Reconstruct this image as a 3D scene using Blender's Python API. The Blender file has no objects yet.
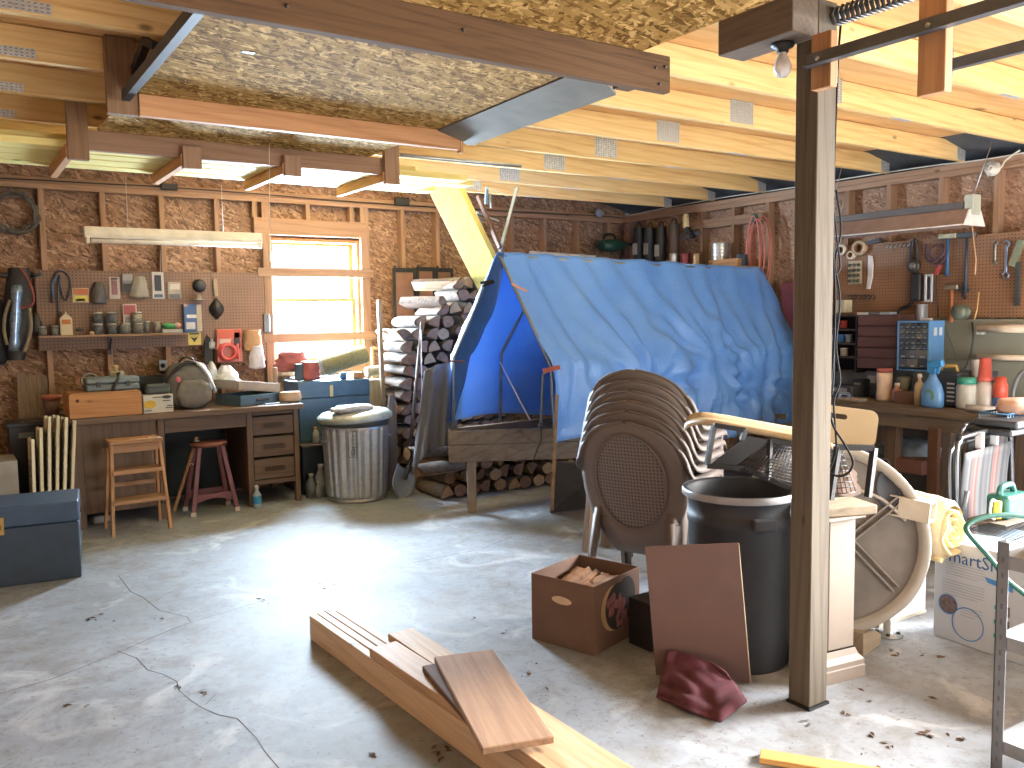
import bpy, bmesh, math, random
from mathutils import Vector, Matrix, Euler, noise
random.seed(7)
PI = math.pi
S = bpy.context.scene
COL = S.collection
# ------------------------------------------------------------------ camera
EYE = Vector((0, 0, 1.5)); FPX = 860.0
_dB = Vector((-572, 62, FPX)).normalized()
_dA = Vector((1290, 89, FPX)); _dA = (_dA - _dB * _dA.dot(_dB)).normalized()
_dZ = _dB.cross(_dA)
if _dZ.y < 0: _dZ = -_dZ
ROT = Matrix((_dA, _dB, _dZ))          # world = ROT @ (right, up, forward)
cam = bpy.data.cameras.new('camera'); cam.sensor_width = 36; cam.lens = FPX / 1024 * 36
cam.clip_start = 0.02; cam.clip_end = 200
co = bpy.data.objects.new('camera', cam); COL.objects.link(co)
m3 = ROT @ Matrix(((1, 0, 0), (0, 1, 0), (0, 0, -1)))
co.matrix_world = Matrix.Translation(EYE) @ m3.to_4x4()
S.camera = co
def ray(px, py): return ROT @ Vector((px - 512, 384 - py, FPX))
def onz(px, py, z=0.0):                 # a point of the photo on a level plane
    d = ray(px, py); return EYE + d * ((z - EYE.z) / d.z)
def ony(px, py, Y):                     # on a plane parallel to the back wall
    d = ray(px, py); return EYE + d * (Y / d.y)
def onx(px, py, X):                     # on a plane parallel to the right wall
    d = ray(px, py); return EYE + d * (X / d.x)
def onf(px, py, f):                     # at a distance f along the view
    return EYE + ray(px, py) * (f / FPX)
# ------------------------------------------------------------------ objects
def tag(o, label=None, cat=None, group=None, kind=None):
    if label: o['label'] = label
    if cat: o['category'] = cat
    if group: o['group'] = group
    if kind: o['kind'] = kind
    return o
def thing(name, label, cat, loc=(0, 0, 0), rz=0.0, group=None, rot=None):
    o = bpy.data.objects.new(name, None); COL.objects.link(o)
    o.empty_display_size = .05
    o.location = loc; o.rotation_euler = rot if rot else (0, 0, rz)
    bpy.context.view_layer.update()
    return tag(o, label, cat, group)
def dup(o, loc=None, rz=None, label=None, group=None, parent=None, rot=None):
    c = o.copy(); COL.objects.link(c)
    if parent: c.parent = parent
    for ch in list(o.children): dup(ch, parent=c)
    if loc is not None: c.location = loc
    if rz is not None: c.rotation_euler = (0, 0, rz)
    if rot is not None: c.rotation_euler = rot
    if label: c['label'] = label
    if group: c['group'] = group
    return c
def basis(x, y=None, z=None):           # rotation matrix from two directions (x kept, z made square)
    x = Vector(x).normalized()
    if z is None: z = x.cross(Vector(y))
    z = Vector(z); z = (z - x * z.dot(x)).normalized()
    y = z.cross(x)
    return Matrix((x, y, z)).transposed().to_4x4()
class MB:
    def __init__(s): s.bm = bmesh.new(); s.mats = []; s.mi = 0
    def mat(s, m):
        if m not in s.mats: s.mats.append(m)
        s.mi = s.mats.index(m); return s
    def _f(s, vs, smooth=False):
        try: f = s.bm.faces.new(vs)
        except ValueError: return None
        f.material_index = s.mi; f.smooth = smooth; return f
    def box(s, x0, x1, y0, y1, z0, z1, M=None, bev=0.0, seg=1):
        vs = []
        for z in (z0, z1):
            for x, y in ((x0, y0), (x1, y0), (x1, y1), (x0, y1)):
                p = Vector((x, y, z)); vs.append(s.bm.verts.new(M @ p if M else p))
        fs = [s._f([vs[i] for i in q]) for q in ((3, 2, 1, 0), (4, 5, 6, 7), (0, 1, 5, 4), (1, 2, 6, 5), (2, 3, 7, 6), (3, 0, 4, 7))]
        if bev > 0:
            es = list({e for f in fs for e in f.edges})
            r = bmesh.ops.bevel(s.bm, geom=es, offset=bev, segments=seg, affect='EDGES', profile=.5)
            for f in r['faces']: f.material_index = s.mi; f.smooth = seg > 1
        return s
    def bar(s, p, q, w, t, up=(0, 0, 1), bev=0.0):   # a square-cut bar from p to q, w wide, t thick along up
        p, q = Vector(p), Vector(q); d = q - p
        if abs(d.normalized().dot(Vector(up))) > .98: up = (0, 1, 0)
        M = Matrix.Translation(p) @ basis(d, z=up)
        return s.box(0, d.length, -w / 2, w / 2, -t / 2, t / 2, M, bev)
    def tube(s, pts, r, n=8, closed=False, caps=True):
        pts = [Vector(p) for p in pts]; N = len(pts); rings = []
        rr = r if isinstance(r, (list, tuple)) else [r] * N
        prev = None
        for i, p in enumerate(pts):
            if closed: t = pts[(i + 1) % N] - pts[i - 1]
            else: t = pts[min(i + 1, N - 1)] - pts[max(i - 1, 0)]
            if t.length < 1e-9: t = Vector((0, 0, 1))
            t.normalize()
            if prev is None:
                u = Vector((0, 0, 1)) if abs(t.z) < .9 else Vector((1, 0, 0))
            else: u = prev
            u = (u - t * u.dot(t))
            if u.length < 1e-6: u = t.orthogonal()
            u.normalize(); prev = u; v = t.cross(u)
            rings.append([s.bm.verts.new(p + (u * math.cos(2 * PI * k / n) + v * math.sin(2 * PI * k / n)) * rr[i]) for k in range(n)])
        for i in range(N if closed else N - 1):
            a, b = rings[i], rings[(i + 1) % N]
            for k in range(n): s._f([a[k], a[(k + 1) % n], b[(k + 1) % n], b[k]], True)
        if caps and not closed:
            s._f(rings[0][::-1]); s._f(rings[-1])
        return s
    def lathe(s, prof, c=(0, 0, 0), n=24, M=None, smooth=True):
        c = Vector(c); rings = []
        for r, z in prof:
            ring = []
            if r < 1e-6:
                p = c + Vector((0, 0, z)); v = s.bm.verts.new(M @ p if M else p); ring = [v] * n
            else:
                for k in range(n):
                    p = c + Vector((r * math.cos(2 * PI * k / n), r * math.sin(2 * PI * k / n), z))
                    ring.append(s.bm.verts.new(M @ p if M else p))
            rings.append(ring)
        for a, b in zip(rings, rings[1:]):
            for k in range(n):
                q = []
                for v in (a[k], a[(k + 1) % n], b[(k + 1) % n], b[k]):
                    if v not in q: q.append(v)
                if len(q) >= 3: s._f(q, smooth)
        return s
    def prism(s, poly, t, M=None, bev=0.0, seg=1):   # poly in local XY, extruded by t along local Z
        a = []; b = []
        for x, y in poly:
            p, q = Vector((x, y, 0)), Vector((x, y, t))
            a.append(s.bm.verts.new(M @ p if M else p)); b.append(s.bm.verts.new(M @ q if M else q))
        n = len(poly)
        fs = [s._f(a[::-1]), s._f(b)] + [s._f([a[i], a[(i + 1) % n], b[(i + 1) % n], b[i]]) for i in range(n)]
        if bev > 0:
            es = [e for e in {e for f in fs[:2] for e in f.edges}]
            r = bmesh.ops.bevel(s.bm, geom=es, offset=bev, segments=seg, affect='EDGES', profile=.5)
            for f in r['faces']: f.material_index = s.mi
        return s
    def grid(s, rows, thick=0.0, smooth=True, wrap=False):   # rows of points
        G = [[s.bm.verts.new(Vector(p)) for p in r] for r in rows]; fs = []
        for i in range(len(G) - 1):
            n = len(G[i]) if wrap else len(G[i]) - 1
            for j in range(n):
                k = (j + 1) % len(G[i])
                fs.append(s._f([G[i][j], G[i][k], G[i + 1][k], G[i + 1][j]], smooth))
        return s
    def ball(s, c, r, sq=(1, 1, 1), n=12, M=None):
        prof = [(max(0.0, math.sin(PI * i / n)) * 1.0, -math.cos(PI * i / n)) for i in range(n + 1)]
        c = Vector(c); T = Matrix.Translation(c) @ (M if M else Matrix()) @ Matrix.Diagonal((r * sq[0], r * sq[1], r * sq[2], 1))
        return s.lathe([(0 if i in (0, n) else a, z) for i, (a, z) in enumerate(prof)], n=max(8, n), M=T)
    def build(s, name, m=None, parent=None, world=False, solid=0.0, sub=0, bev=0.0, off=-1, label=None, cat=None, group=None, kind=None, fix=True):
        if s.bm.faces: bmesh.ops.recalc_face_normals(s.bm, faces=s.bm.faces) if fix else None
        me = bpy.data.meshes.new(name)
        o = bpy.data.objects.new(name, me)
        if parent is not None:
            o.parent = parent
            if world:
                bpy.context.view_layer.update()
                s.bm.transform(parent.matrix_world.inverted())
        elif s.bm.verts:
            xs = [v.co.x for v in s.bm.verts]; ys = [v.co.y for v in s.bm.verts]; zs = [v.co.z for v in s.bm.verts]
            loc = Vector(((min(xs) + max(xs)) / 2, (min(ys) + max(ys)) / 2, min(zs)))
            bmesh.ops.translate(s.bm, verts=s.bm.verts, vec=-loc); o.location = loc
        s.bm.to_mesh(me); s.bm.free()
        for mm in (s.mats if s.mats else ([m] if m else [])): me.materials.append(mm)
        COL.objects.link(o)
        if solid:
            d = o.modifiers.new('solid', 'SOLIDIFY'); d.thickness = solid; d.offset = off
        if bev:
            d = o.modifiers.new('bev', 'BEVEL'); d.width = bev; d.segments = 2; d.limit_method = 'ANGLE'
        if sub:
            d = o.modifiers.new('sub', 'SUBSURF'); d.levels = sub; d.render_levels = sub
        return tag(o, label, cat, group, kind)
def lerp(a, b, t): return a + (b - a) * t
def spline(pts, k=6):                   # Catmull-Rom through points
    pts = [Vector(p) for p in pts]; out = []
    for i in range(len(pts) - 1):
        p0 = pts[max(i - 1, 0)]; p1 = pts[i]; p2 = pts[i + 1]; p3 = pts[min(i + 2, len(pts) - 1)]
        for j in range(k):
            t = j / k
            out.append(.5 * ((2 * p1) + (p2 - p0) * t + (2 * p0 - 5 * p1 + 4 * p2 - p3) * t * t + (3 * p1 - p0 - 3 * p2 + p3) * t ** 3))
    out.append(pts[-1]); return out
def circle(c, r, n=24, ax=(1, 0, 0), ay=(0, 1, 0)):
    c = Vector(c); ax = Vector(ax); ay = Vector(ay)
    return [c + ax * (r * math.cos(2 * PI * k / n)) + ay * (r * math.sin(2 * PI * k / n)) for k in range(n)]
def text(name, body, size, M, m, parent=None, ext=.0006, align='LEFT'):   # lettering as real geometry
    cu = bpy.data.curves.new(name, 'FONT'); cu.body = body; cu.size = size; cu.extrude = ext; cu.align_x = align
    cu.resolution_u = 2
    o = bpy.data.objects.new(name, cu); COL.objects.link(o)
    bpy.context.view_layer.update()
    me = bpy.data.meshes.new_from_object(o.evaluated_get(bpy.context.evaluated_depsgraph_get()))
    bpy.data.objects.remove(o); bpy.data.curves.remove(cu)
    o = bpy.data.objects.new(name, me); COL.objects.link(o)
    me.materials.clear(); me.materials.append(m)
    if parent is not None:
        o.parent = parent; o.matrix_local = parent.matrix_world.inverted() @ M
    else: o.matrix_world = M
    return o
# ------------------------------------------------------------------ materials
def lin(h):
    if isinstance(h, str):
        h = h.lstrip('#'); c = [int(h[i:i + 2], 16) / 255 for i in (0, 2, 4)]
    else: c = h
    return tuple(((x + .055) / 1.055) ** 2.4 if x > .04045 else x / 12.92 for x in c) + (1,)
_M = {}
def nt(name):
    m = bpy.data.materials.new(name); m.use_nodes = True
    t = m.node_tree; b = t.nodes['Principled BSDF']; return m, t, b
def coord(t, scale=(1, 1, 1), rnd=True, rot=(0, 0, 0)):
    tc = t.nodes.new('ShaderNodeTexCoord'); mp = t.nodes.new('ShaderNodeMapping')
    mp.inputs['Scale'].default_value = scale; mp.inputs['Rotation'].default_value = rot
    if rnd:
        oi = t.nodes.new('ShaderNodeObjectInfo'); mul = t.nodes.new('ShaderNodeVectorMath'); mul.operation = 'SCALE'
        cmb = t.nodes.new('ShaderNodeCombineXYZ')
        for k in range(3): t.links.new(oi.outputs['Random'], cmb.inputs[k])
        mul.inputs['Scale'].default_value = 37.0; t.links.new(cmb.outputs[0], mul.inputs[0])
        ad = t.nodes.new('ShaderNodeVectorMath'); t.links.new(tc.outputs['Object'], ad.inputs[0]); t.links.new(mul.outputs[0], ad.inputs[1])
        t.links.new(ad.outputs[0], mp.inputs['Vector'])
    else: t.links.new(tc.outputs['Object'], mp.inputs['Vector'])
    return mp.outputs['Vector']
def ramp(t, src, stops, interp='LINEAR'):
    r = t.nodes.new('ShaderNodeValToRGB'); r.color_ramp.interpolation = interp
    e = r.color_ramp.elements
    while len(e) < len(stops): e.new(.5)
    for k, (p, c) in enumerate(stops): e[k].position = p; e[k].color = lin(c) if isinstance(c, (str, tuple)) and len(c) != 4 else c
    t.links.new(src, r.inputs[0]); return r.outputs['Color']
def noise_(t, v, scale, detail=3, rough=.55, dist=0.0):
    n = t.nodes.new('ShaderNodeTexNoise'); n.inputs['Scale'].default_value = scale; n.inputs['Detail'].default_value = detail
    n.inputs['Roughness'].default_value = rough; n.inputs['Distortion'].default_value = dist
    t.links.new(v, n.inputs['Vector']); return n
def mix(t, fac, a, b, mode='MIX'):
    n = t.nodes.new('ShaderNodeMix'); n.data_type = 'RGBA'; n.blend_type = mode
    for sock, val in ((n.inputs[0], fac), (n.inputs[6], a), (n.inputs[7], b)):
        if hasattr(val, 'is_output'): t.links.new(val, sock)
        elif isinstance(val, (int, float)): sock.default_value = val
        else: sock.default_value = lin(val)
    return n.outputs[2]
def bump(t, b, src, strength=.3, dist=.01):
    n = t.nodes.new('ShaderNodeBump'); n.inputs['Strength'].default_value = strength; n.inputs['Distance'].default_value = dist
    t.links.new(src, n.inputs['Height']); t.links.new(n.outputs[0], b.inputs['Normal'])
def math_(t, op, a, b=None):
    n = t.nodes.new('ShaderNodeMath'); n.operation = op
    for k, v in ((0, a), (1, b)):
        if v is None: continue
        if hasattr(v, 'is_output'): t.links.new(v, n.inputs[k])
        else: n.inputs[k].default_value = v
    return n.outputs[0]
def pm(c, rough=.6, metal=0.0, var=.18, sc=9.0, bmp=0.0, spec=.5, name=None):   # plain stuff with slight mottling
    key = (c, rough, metal, var, sc, bmp, spec)
    if key in _M: return _M[key]
    m, t, b = nt(name or 'plain_' + str(c).strip('#')); v = coord(t)
    n = noise_(t, v, sc, 4)
    a = lin(c)
    lo = tuple(x * (1 - var) for x in a[:3]) + (1,); hi = tuple(min(1, x * (1 + var * .8)) for x in a[:3]) + (1,)
    t.links.new(ramp(t, n.outputs[0], [(.3, lo), (.7, hi)]), b.inputs['Base Color'])
    b.inputs['Roughness'].default_value = rough; b.inputs['Metallic'].default_value = metal
    b.inputs['Specular IOR Level'].default_value = spec
    if bmp: bump(t, b, noise_(t, v, sc * 6, 3).outputs[0], bmp, .004)
    _M[key] = m; return m
def wood(c1, c2, axis='X', rough=.65, knots=True, sc=1.0, dirt=.0):
    key = ('wood', c1, c2, axis, rough, knots, sc, dirt)
    if key in _M: return _M[key]
    m, t, b = nt('wood_' + c1.strip('#') + axis)
    k = [22.0 * sc] * 3; k['XYZ'.index(axis)] = 1.3 * sc
    v = coord(t, tuple(k))
    n = noise_(t, v, 1.0, 4, .6, 1.2)
    w = ramp(t, n.outputs[0], [(.28, c2), (.5, c1), (.72, c1)])
    wv = t.nodes.new('ShaderNodeTexWave'); wv.wave_type = 'BANDS'; wv.bands_direction = 'DIAGONAL'
    kw = [13.0 * sc] * 3; kw['XYZ'.index(axis)] = .9 * sc
    t.links.new(coord(t, tuple(kw)), wv.inputs['Vector']); wv.inputs['Scale'].default_value = .8; wv.inputs['Distortion'].default_value = 5.5
    wv.inputs['Detail'].default_value = 2; wv.inputs['Detail Scale'].default_value = .6
    w = mix(t, .34, w, ramp(t, wv.outputs[0], [(.0, c2), (.35, c1), (1.0, c1)]))
    f = [90.0 * sc] * 3; f['XYZ'.index(axis)] = 3.0
    n2 = noise_(t, coord(t, tuple(f)), 1.0, 2)
    w = mix(t, .30, w, ramp(t, n2.outputs[0], [(.3, c2), (.7, c1)]))
    if knots:
        kk = [9.0 * sc] * 3; kk['XYZ'.index(axis)] = 4.2 * sc
        vo = t.nodes.new('ShaderNodeTexVoronoi'); t.links.new(coord(t, tuple(kk)), vo.inputs['Vector']); vo.inputs['Scale'].default_value = .55
        kf = ramp(t, vo.outputs['Distance'], [(.035, (.25, .25, .25, 1)), (.085, (1, 1, 1, 1))])
        w = mix(t, kf, tuple(x * .45 for x in lin2(c2)), w)
    if dirt:
        n3 = noise_(t, coord(t, (2.2, 2.2, 2.2)), 1.0, 5, .65)
        w = mix(t, ramp(t, n3.outputs[0], [(.42, (0, 0, 0, 1)), (.7, (dirt,) * 3 + (1,))]), w, '#4b443d')
    oi = t.nodes.new('ShaderNodeObjectInfo')
    hs = t.nodes.new('ShaderNodeHueSaturation'); t.links.new(w, hs.inputs['Color'])
    t.links.new(math_(t, 'ADD', math_(t, 'MULTIPLY', oi.outputs['Random'], .22), .89), hs.inputs['Value'])
    t.links.new(hs.outputs[0], b.inputs['Base Color'])
    b.inputs['Roughness'].default_value = rough; b.inputs['Specular IOR Level'].default_value = .3
    bump(t, b, n2.outputs[0], .15, .002)
    _M[key] = m; return m
def lin2(h):
    h = h.lstrip('#'); return tuple(int(h[i:i + 2], 16) / 255 for i in (0, 2, 4))
def osb(c1, c2, c3, plane='XZ', name='osb', sc=1.0):   # strand board: stretched flakes lying at many angles
    key = ('osb', c1, c2, c3, plane, sc)
    if key in _M: return _M[key]
    m, t, b = nt(name)
    out = None
    a = {'XZ': 1, 'YZ': 0, 'XY': 2}[plane]
    for k, (rot, s1, s2) in enumerate(((.45, 52, 10), (-.75, 11, 50), (1.25, 46, 9))):
        scl = [s1 * sc, s1 * sc, s1 * sc]
        o = [i for i in range(3) if i != a]; scl[o[0]] = s1 * sc; scl[o[1]] = s2 * sc; scl[a] = 3
        r = [0, 0, 0]; r[a] = rot
        v0 = coord(t, (1, 1, 1), False, tuple(r))
        mp = t.nodes.new('ShaderNodeMapping'); mp.inputs['Scale'].default_value = scl; t.links.new(v0, mp.inputs['Vector'])
        vo = t.nodes.new('ShaderNodeTexVoronoi'); vo.inputs['Scale'].default_value = 1.0; t.links.new(mp.outputs[0], vo.inputs['Vector'])
        sp = t.nodes.new('ShaderNodeSeparateColor'); t.links.new(vo.outputs['Color'], sp.inputs[0])
        c = ramp(t, sp.outputs[k], [(.0, tuple(x * .82 for x in lin2(c2))), (.22, c2), (.45, c1), (.7, c1), (.86, c3), (1.0, tuple(min(1, x * 1.12) for x in lin2(c3)))])
        if out is None: out = c
        else: out = mix(t, ramp(t, noise_(t, coord(t, (9, 9, 9), False), 1.0 + k, 2).outputs[0], [(.48, (0, 0, 0, 1)), (.52, (1, 1, 1, 1))]), out, c)
    n = noise_(t, coord(t, (1, 1, 1), False), 1.3, 4)
    out = mix(t, ramp(t, n.outputs[0], [(.4, (0, 0, 0, 1)), (.75, (.3, .3, .3, 1))]), out, c2)
    t.links.new(out, b.inputs['Base Color']); b.inputs['Roughness'].default_value = .9; b.inputs['Specular IOR Level'].default_value = .06
    _M[key] = m; return m
def holes(c, plane, hole='#2a1d14', pitch=.0254, r=.14):   # perforated hardboard
    m, t, b = nt('pegboard')
    tc = coord(t, (1, 1, 1), False); sx = t.nodes.new('ShaderNodeSeparateXYZ'); t.links.new(tc, sx.inputs[0])
    fs = []
    for a in plane:
        q = math_(t, 'SUBTRACT', math_(t, 'FRACT', math_(t, 'MULTIPLY', sx.outputs['XYZ'.index(a)], 1 / pitch)), .5)
        fs.append(math_(t, 'MULTIPLY', q, q))
    d = math_(t, 'SQRT', math_(t, 'ADD', fs[0], fs[1]))
    f = ramp(t, d, [(r, (0, 0, 0, 1)), (r + .06, (1, 1, 1, 1))])
    n = noise_(t, tc, 2.2, 5)
    base = ramp(t, n.outputs[0], [(.3, tuple(x * .82 for x in lin2(c))), (.7, c)])
    t.links.new(mix(t, f, hole, base), b.inputs['Base Color']); b.inputs['Roughness'].default_value = .6
    return m
def emit(c, s):
    m, t, b = nt('lit'); b.inputs['Emission Color'].default_value = lin(c); b.inputs['Emission Strength'].default_value = s
    b.inputs['Base Color'].default_value = lin(c); return m
def clear(c='#ffffff', rough=.05, alpha=.25):
    key = ('clear', c, rough, alpha)
    if key in _M: return _M[key]
    m, t, b = nt('clear'); b.inputs['Base Color'].default_value = lin(c); b.inputs['Roughness'].default_value = rough
    b.inputs['Alpha'].default_value = alpha; b.inputs['IOR'].default_value = 1.45
    _M[key] = m; return m
# ================================================================== THE SETTING
TAN, TAN2 = '#a8784f', '#7d5637'
STUDX, STUDY, STUDZ = wood('#a18168', '#7c604b', 'X'), wood('#a18168', '#7c604b', 'Y'), wood('#a18168', '#7c604b', 'Z')
PINEX, PINEY, PINEZ = wood('#e4c78e', '#c0935a', 'X'), wood('#e4c78e', '#c0935a', 'Y'), wood('#e4c78e', '#c0935a', 'Z')
DARKX, DARKY, DARKZ = wood('#84654c', '#573f2e', 'X', .8), wood('#84654c', '#573f2e', 'Y', .8), wood('#7a6353', '#4f3e33', 'Z', .8)
STEEL = pm('#8d9194', .4, .8); GALV = pm('#b4b8ba', .38, .75, .15, 30); BLACK = pm('#1b1b1d', .5); DKGREY = pm('#3a3c40', .55)
OSBB = osb('#957661', '#79604d', '#ab8d75', 'XZ', 'strand_board_back', 1.35); OSBR = osb('#a3846f', '#927562', '#b0937e', 'YZ', 'strand_board_right', 1.35)
OSBC = osb('#ad8a52', '#7d5d33', '#cfad72', 'XY', 'strand_board_loft', 1.0)
YB, XR, ZT = 7.59, 6.59, 2.59           # inner faces of back and right sheathing, top of the wall plates
# --- concrete
m, t, b = nt('concrete'); v = coord(t, (1, 1, 1), False)
n1 = noise_(t, v, .8, 6, .62); n2 = noise_(t, v, 5.0, 6, .7, .4); n3 = noise_(t, v, 38, 3, .6); n4 = noise_(t, v, 2.1, 5, .6, 1.0)
c = ramp(t, n1.outputs[0], [(.3, '#7b8187'), (.5, '#8d939b'), (.72, '#9fa6af')])
c = mix(t, ramp(t, n2.outputs[0], [(.45, (0, 0, 0, 1)), (.68, (.75, .75, .75, 1))]), c, '#75736f')
n6 = noise_(t, v, 17.0, 8, .75, .3)
c = mix(t, ramp(t, n6.outputs[0], [(.50, (0, 0, 0, 1)), (.66, (.55, .55, .55, 1))]), c, '#6e6a65')
c = mix(t, ramp(t, n4.outputs[0], [(.56, (0, 0, 0, 1)), (.70, (.6, .6, .6, 1))]), c, '#c6c8cb')
c = mix(t, ramp(t, n3.outputs[0], [(.63, (0, 0, 0, 1)), (.72, (.65, .65, .65, 1))]), c, '#5c564f')
sx = t.nodes.new('ShaderNodeSeparateXYZ'); t.links.new(v, sx.inputs[0])
dirt = math_(t, 'MULTIPLY', ramp(t, noise_(t, v, 1.7, 5, .7).outputs[0], [(.38, (0, 0, 0, 1)), (.62, (1, 1, 1, 1))]),
             ramp(t, math_(t, 'DIVIDE', sx.outputs[0], 4.0), [(.45, (0, 0, 0, 1)), (.75, (.85, .85, .85, 1))]))
c = mix(t, dirt, c, '#80684f')
t.links.new(c, b.inputs['Base Color']); b.inputs['Roughness'].default_value = .62; b.inputs['Specular IOR Level'].default_value = .35
bump(t, b, n6.outputs[0], .35, .005); CONC = m
floor = MB().box(-2.6, 6.75, -1.9, 7.75, -.12, 0).build('floor', CONC, kind='structure')
floor_top = 0.0
CRK = pm('#4a443e', .9)
for pts in (((0, 693), (50, 679), (110, 656), (145, 641), (180, 626), (215, 615), (256, 603), (310, 589), (373, 576), (406, 564), (440, 557), (481, 549), (512, 536)),
            ((117, 651), (137, 658), (147, 670), (162, 674), (176, 682), (180, 691), (192, 700), (200, 707), (217, 714), (237, 719), (256, 738), (266, 752), (280, 770)),
            ((120, 576), (131, 591), (145, 598), (160, 610), (187, 617), (192, 622)), ((206, 705), (215, 693))):
    mb = MB(); P = [onz(x, y, .0006) for x, y in pts]
    for i in range(len(P)): P[i] += Vector((random.uniform(-.006, .006), random.uniform(-.006, .006), 0))
    rows = []
    for i, p in enumerate(P):
        d = (P[min(i + 1, len(P) - 1)] - P[max(i - 1, 0)]).normalized(); nrm = Vector((-d.y, d.x, 0)) * random.uniform(.0012, .0028)
        rows.append([p + nrm, p - nrm])
    mb.grid(rows).build('crack', CRK, floor, world=True)
# --- ground outside
MB().box(-30, 40, -40, 40, -.4, -.121).build('ground', pm('#e4e4de', .9), kind='structure')
# --- back wall with the window hole
WX0, WX1, WZ0, WZ1 = 2.45, 3.30, 1.06, 2.20
w = MB()
for x0, x1, z0, z1 in ((-2.6, WX0, 0, ZT), (WX1, XR + .1, 0, ZT), (WX0, WX1, 0, WZ0), (WX0, WX1, WZ1, ZT)):
    w.box(x0, x1, YB, YB + .014, z0, z1)
w.box(-2.6, XR, YB - .03, YB + .014, ZT, 2.735)
wall_b = w.build('wall_back', OSBB, kind='structure')
def struct_part(name, parent, m, *a, bev=.002, M=None):
    return MB().box(*a, M=M, bev=bev).build(name, m, parent, world=True)
YS = 7.5
for x in (-2.4, -1.9, -1.42, -.94, -.5, -.06, .25, .673, 1.10, 1.54, 1.98, 3.72, 4.10, 4.55, 4.975, 5.396, 5.84, 6.27):
    struct_part('stud', wall_b, STUDZ, x, x + .04, YS, YB - .001, .04, 2.5)
for x0, x1, z0, z1 in ((2.38, WX0, .04, 2.5), (WX1, WX1 + .085, .04, 2.5)):
    struct_part('stud', wall_b, STUDZ, x0, x1, YS - .004, YB - .001, z0, z1)
struct_part('top_plate', wall_b, STUDX, -2.6, 6.5, YS - .002, YB - .001, 2.5, 2.543)
struct_part('top_plate', wall_b, STUDX, -2.6, 6.5, YS - .002, YB - .001, 2.545, 2.588)
struct_part('sill_plate', wall_b, STUDX, -2.6, 6.5, YS - .002, YB - .001, .0, .04)
struct_part('window_header', wall_b, STUDX, WX0 - .14, WX1 + .06, YS - .006, YB - .001, WZ1 + .02, WZ1 + .165)
for x in (2.30, 2.78, 3.2): struct_part('cripple_stud', wall_b, STUDZ, x, x + .04, YS, YB - .001, WZ1 + .166, 2.5)
for x in (2.66, 3.0): struct_part('cripple_stud', wall_b, STUDZ, x, x + .04, YS, YB - .001, .04, WZ0 - .09)
struct_part('window_sill', wall_b, STUDX, WX0, WX1, YS - .004, YB - .001, WZ0 - .085, WZ0 - .0)
# --- window
WOODW = wood('#c58f5f', '#96623c', 'Z', .5)
win = MB()
for x0, x1, z0, z1 in ((WX0, WX0 + .03, WZ0, WZ1), (WX1 - .03, WX1, WZ0, WZ1), (WX0 + .03, WX1 - .03, WZ0, WZ0 + .03), (WX0 + .03, WX1 - .03, WZ1 - .03, WZ1)):
    win.box(x0, x1, YB - .05, YB + .1, z0, z1, bev=.002)
window = win.build('window_1', WOODW, kind='structure')
zm = 1.645
for nm, yy, z0, z1 in (('upper_sash', YB + .055, zm - .02, WZ1 - .03), ('lower_sash', YB + .01, WZ0 + .03, zm + .02)):
    s_ = MB(); x0, x1 = WX0 + .03, WX1 - .03
    for a in ((x0, x0 + .035, z0, z1), (x1 - .035, x1, z0, z1), (x0 + .035, x1 - .035, z0, z0 + .035), (x0 + .035, x1 - .035, z1 - .028, z1)):
        s_.box(a[0], a[1], yy, yy + .035, a[2], a[3], bev=.002)
    so = s_.build(nm, WOODW, window, world=True)
    MB().box(x0 + .035, x1 - .035, yy + .015, yy + .019, z0 + .035, z1 - .028).build('pane', clear('#f4fbff', .02, .06), so, world=True)
MB().box((WX0 + WX1) / 2 - .035, (WX0 + WX1) / 2 + .035, YB - .01, YB + .0095, zm + .02, zm + .034, bev=.003).build('sash_lock', STEEL, window, world=True)
for p0, p1 in (((258, 272), (374, 272)), ((264, 336), (376, 336))):
    a, c_ = ony(*p0, YS - .03), ony(*p1, YS - .03)
    MB().box(a.x, c_.x, YS - .028, YS - .006, (a.z + c_.z) / 2 - .045, (a.z + c_.z) / 2 + .03, bev=.003).build('cross_board', STUDX, window, world=True)
# --- right wall, daylight doorway nearer than the camera can see
DY0, DY1, DZ = -.7, 1.5, 2.25
w = MB()
for y0, y1, z0, z1 in ((-1.9, DY0, 0, ZT), (DY1, YB + .014, 0, ZT), (DY0, DY1, DZ, ZT)):
    w.box(XR, XR + .014, y0, y1, z0, z1)
wall_r = w.build('wall_right', OSBR, kind='structure')
XS = 6.5
RY = [1.55, 2.0, 2.5, 2.9, 3.36, 3.78, 4.22, 4.61, 5.0, 5.46, 5.88, 6.3, 6.72, 7.1, 7.4]
for y in RY: struct_part('stud', wall_r, STUDZ, XS, XR - .001, y - .02, y + .02, .04, 2.5)
struct_part('top_plate', wall_r, STUDY, XS - .002, XR - .001, -1.9, YB - .001, 2.5, 2.543)
struct_part('top_plate', wall_r, STUDY, XS - .002, XR - .001, -1.9, YB - .001, 2.545, 2.588)
struct_part('sill_plate', wall_r, STUDY, XS - .002, XR - .001, 1.52, YB - .001, 0, .04)
struct_part('blocking', wall_r, STUDY, XS + .002, XR - .001, 5.48, 6.7, 2.33, 2.42)
# --- left and front walls, behind the camera and out of sight
MB().box(-2.614, -2.6, -1.9, YB, 0, ZT).build('wall_left', OSBR, kind='structure')
w = MB()
GX0, GX1, GZ = 2.2, 5.6, 2.2
for x0, x1, z0, z1 in ((-2.6, GX0, 0, ZT), (GX1, XR, 0, ZT), (GX0, GX1, GZ, ZT)): w.box(x0, x1, -1.914, -1.9, z0, z1)
w.build('wall_front', OSBB, kind='structure')
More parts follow.
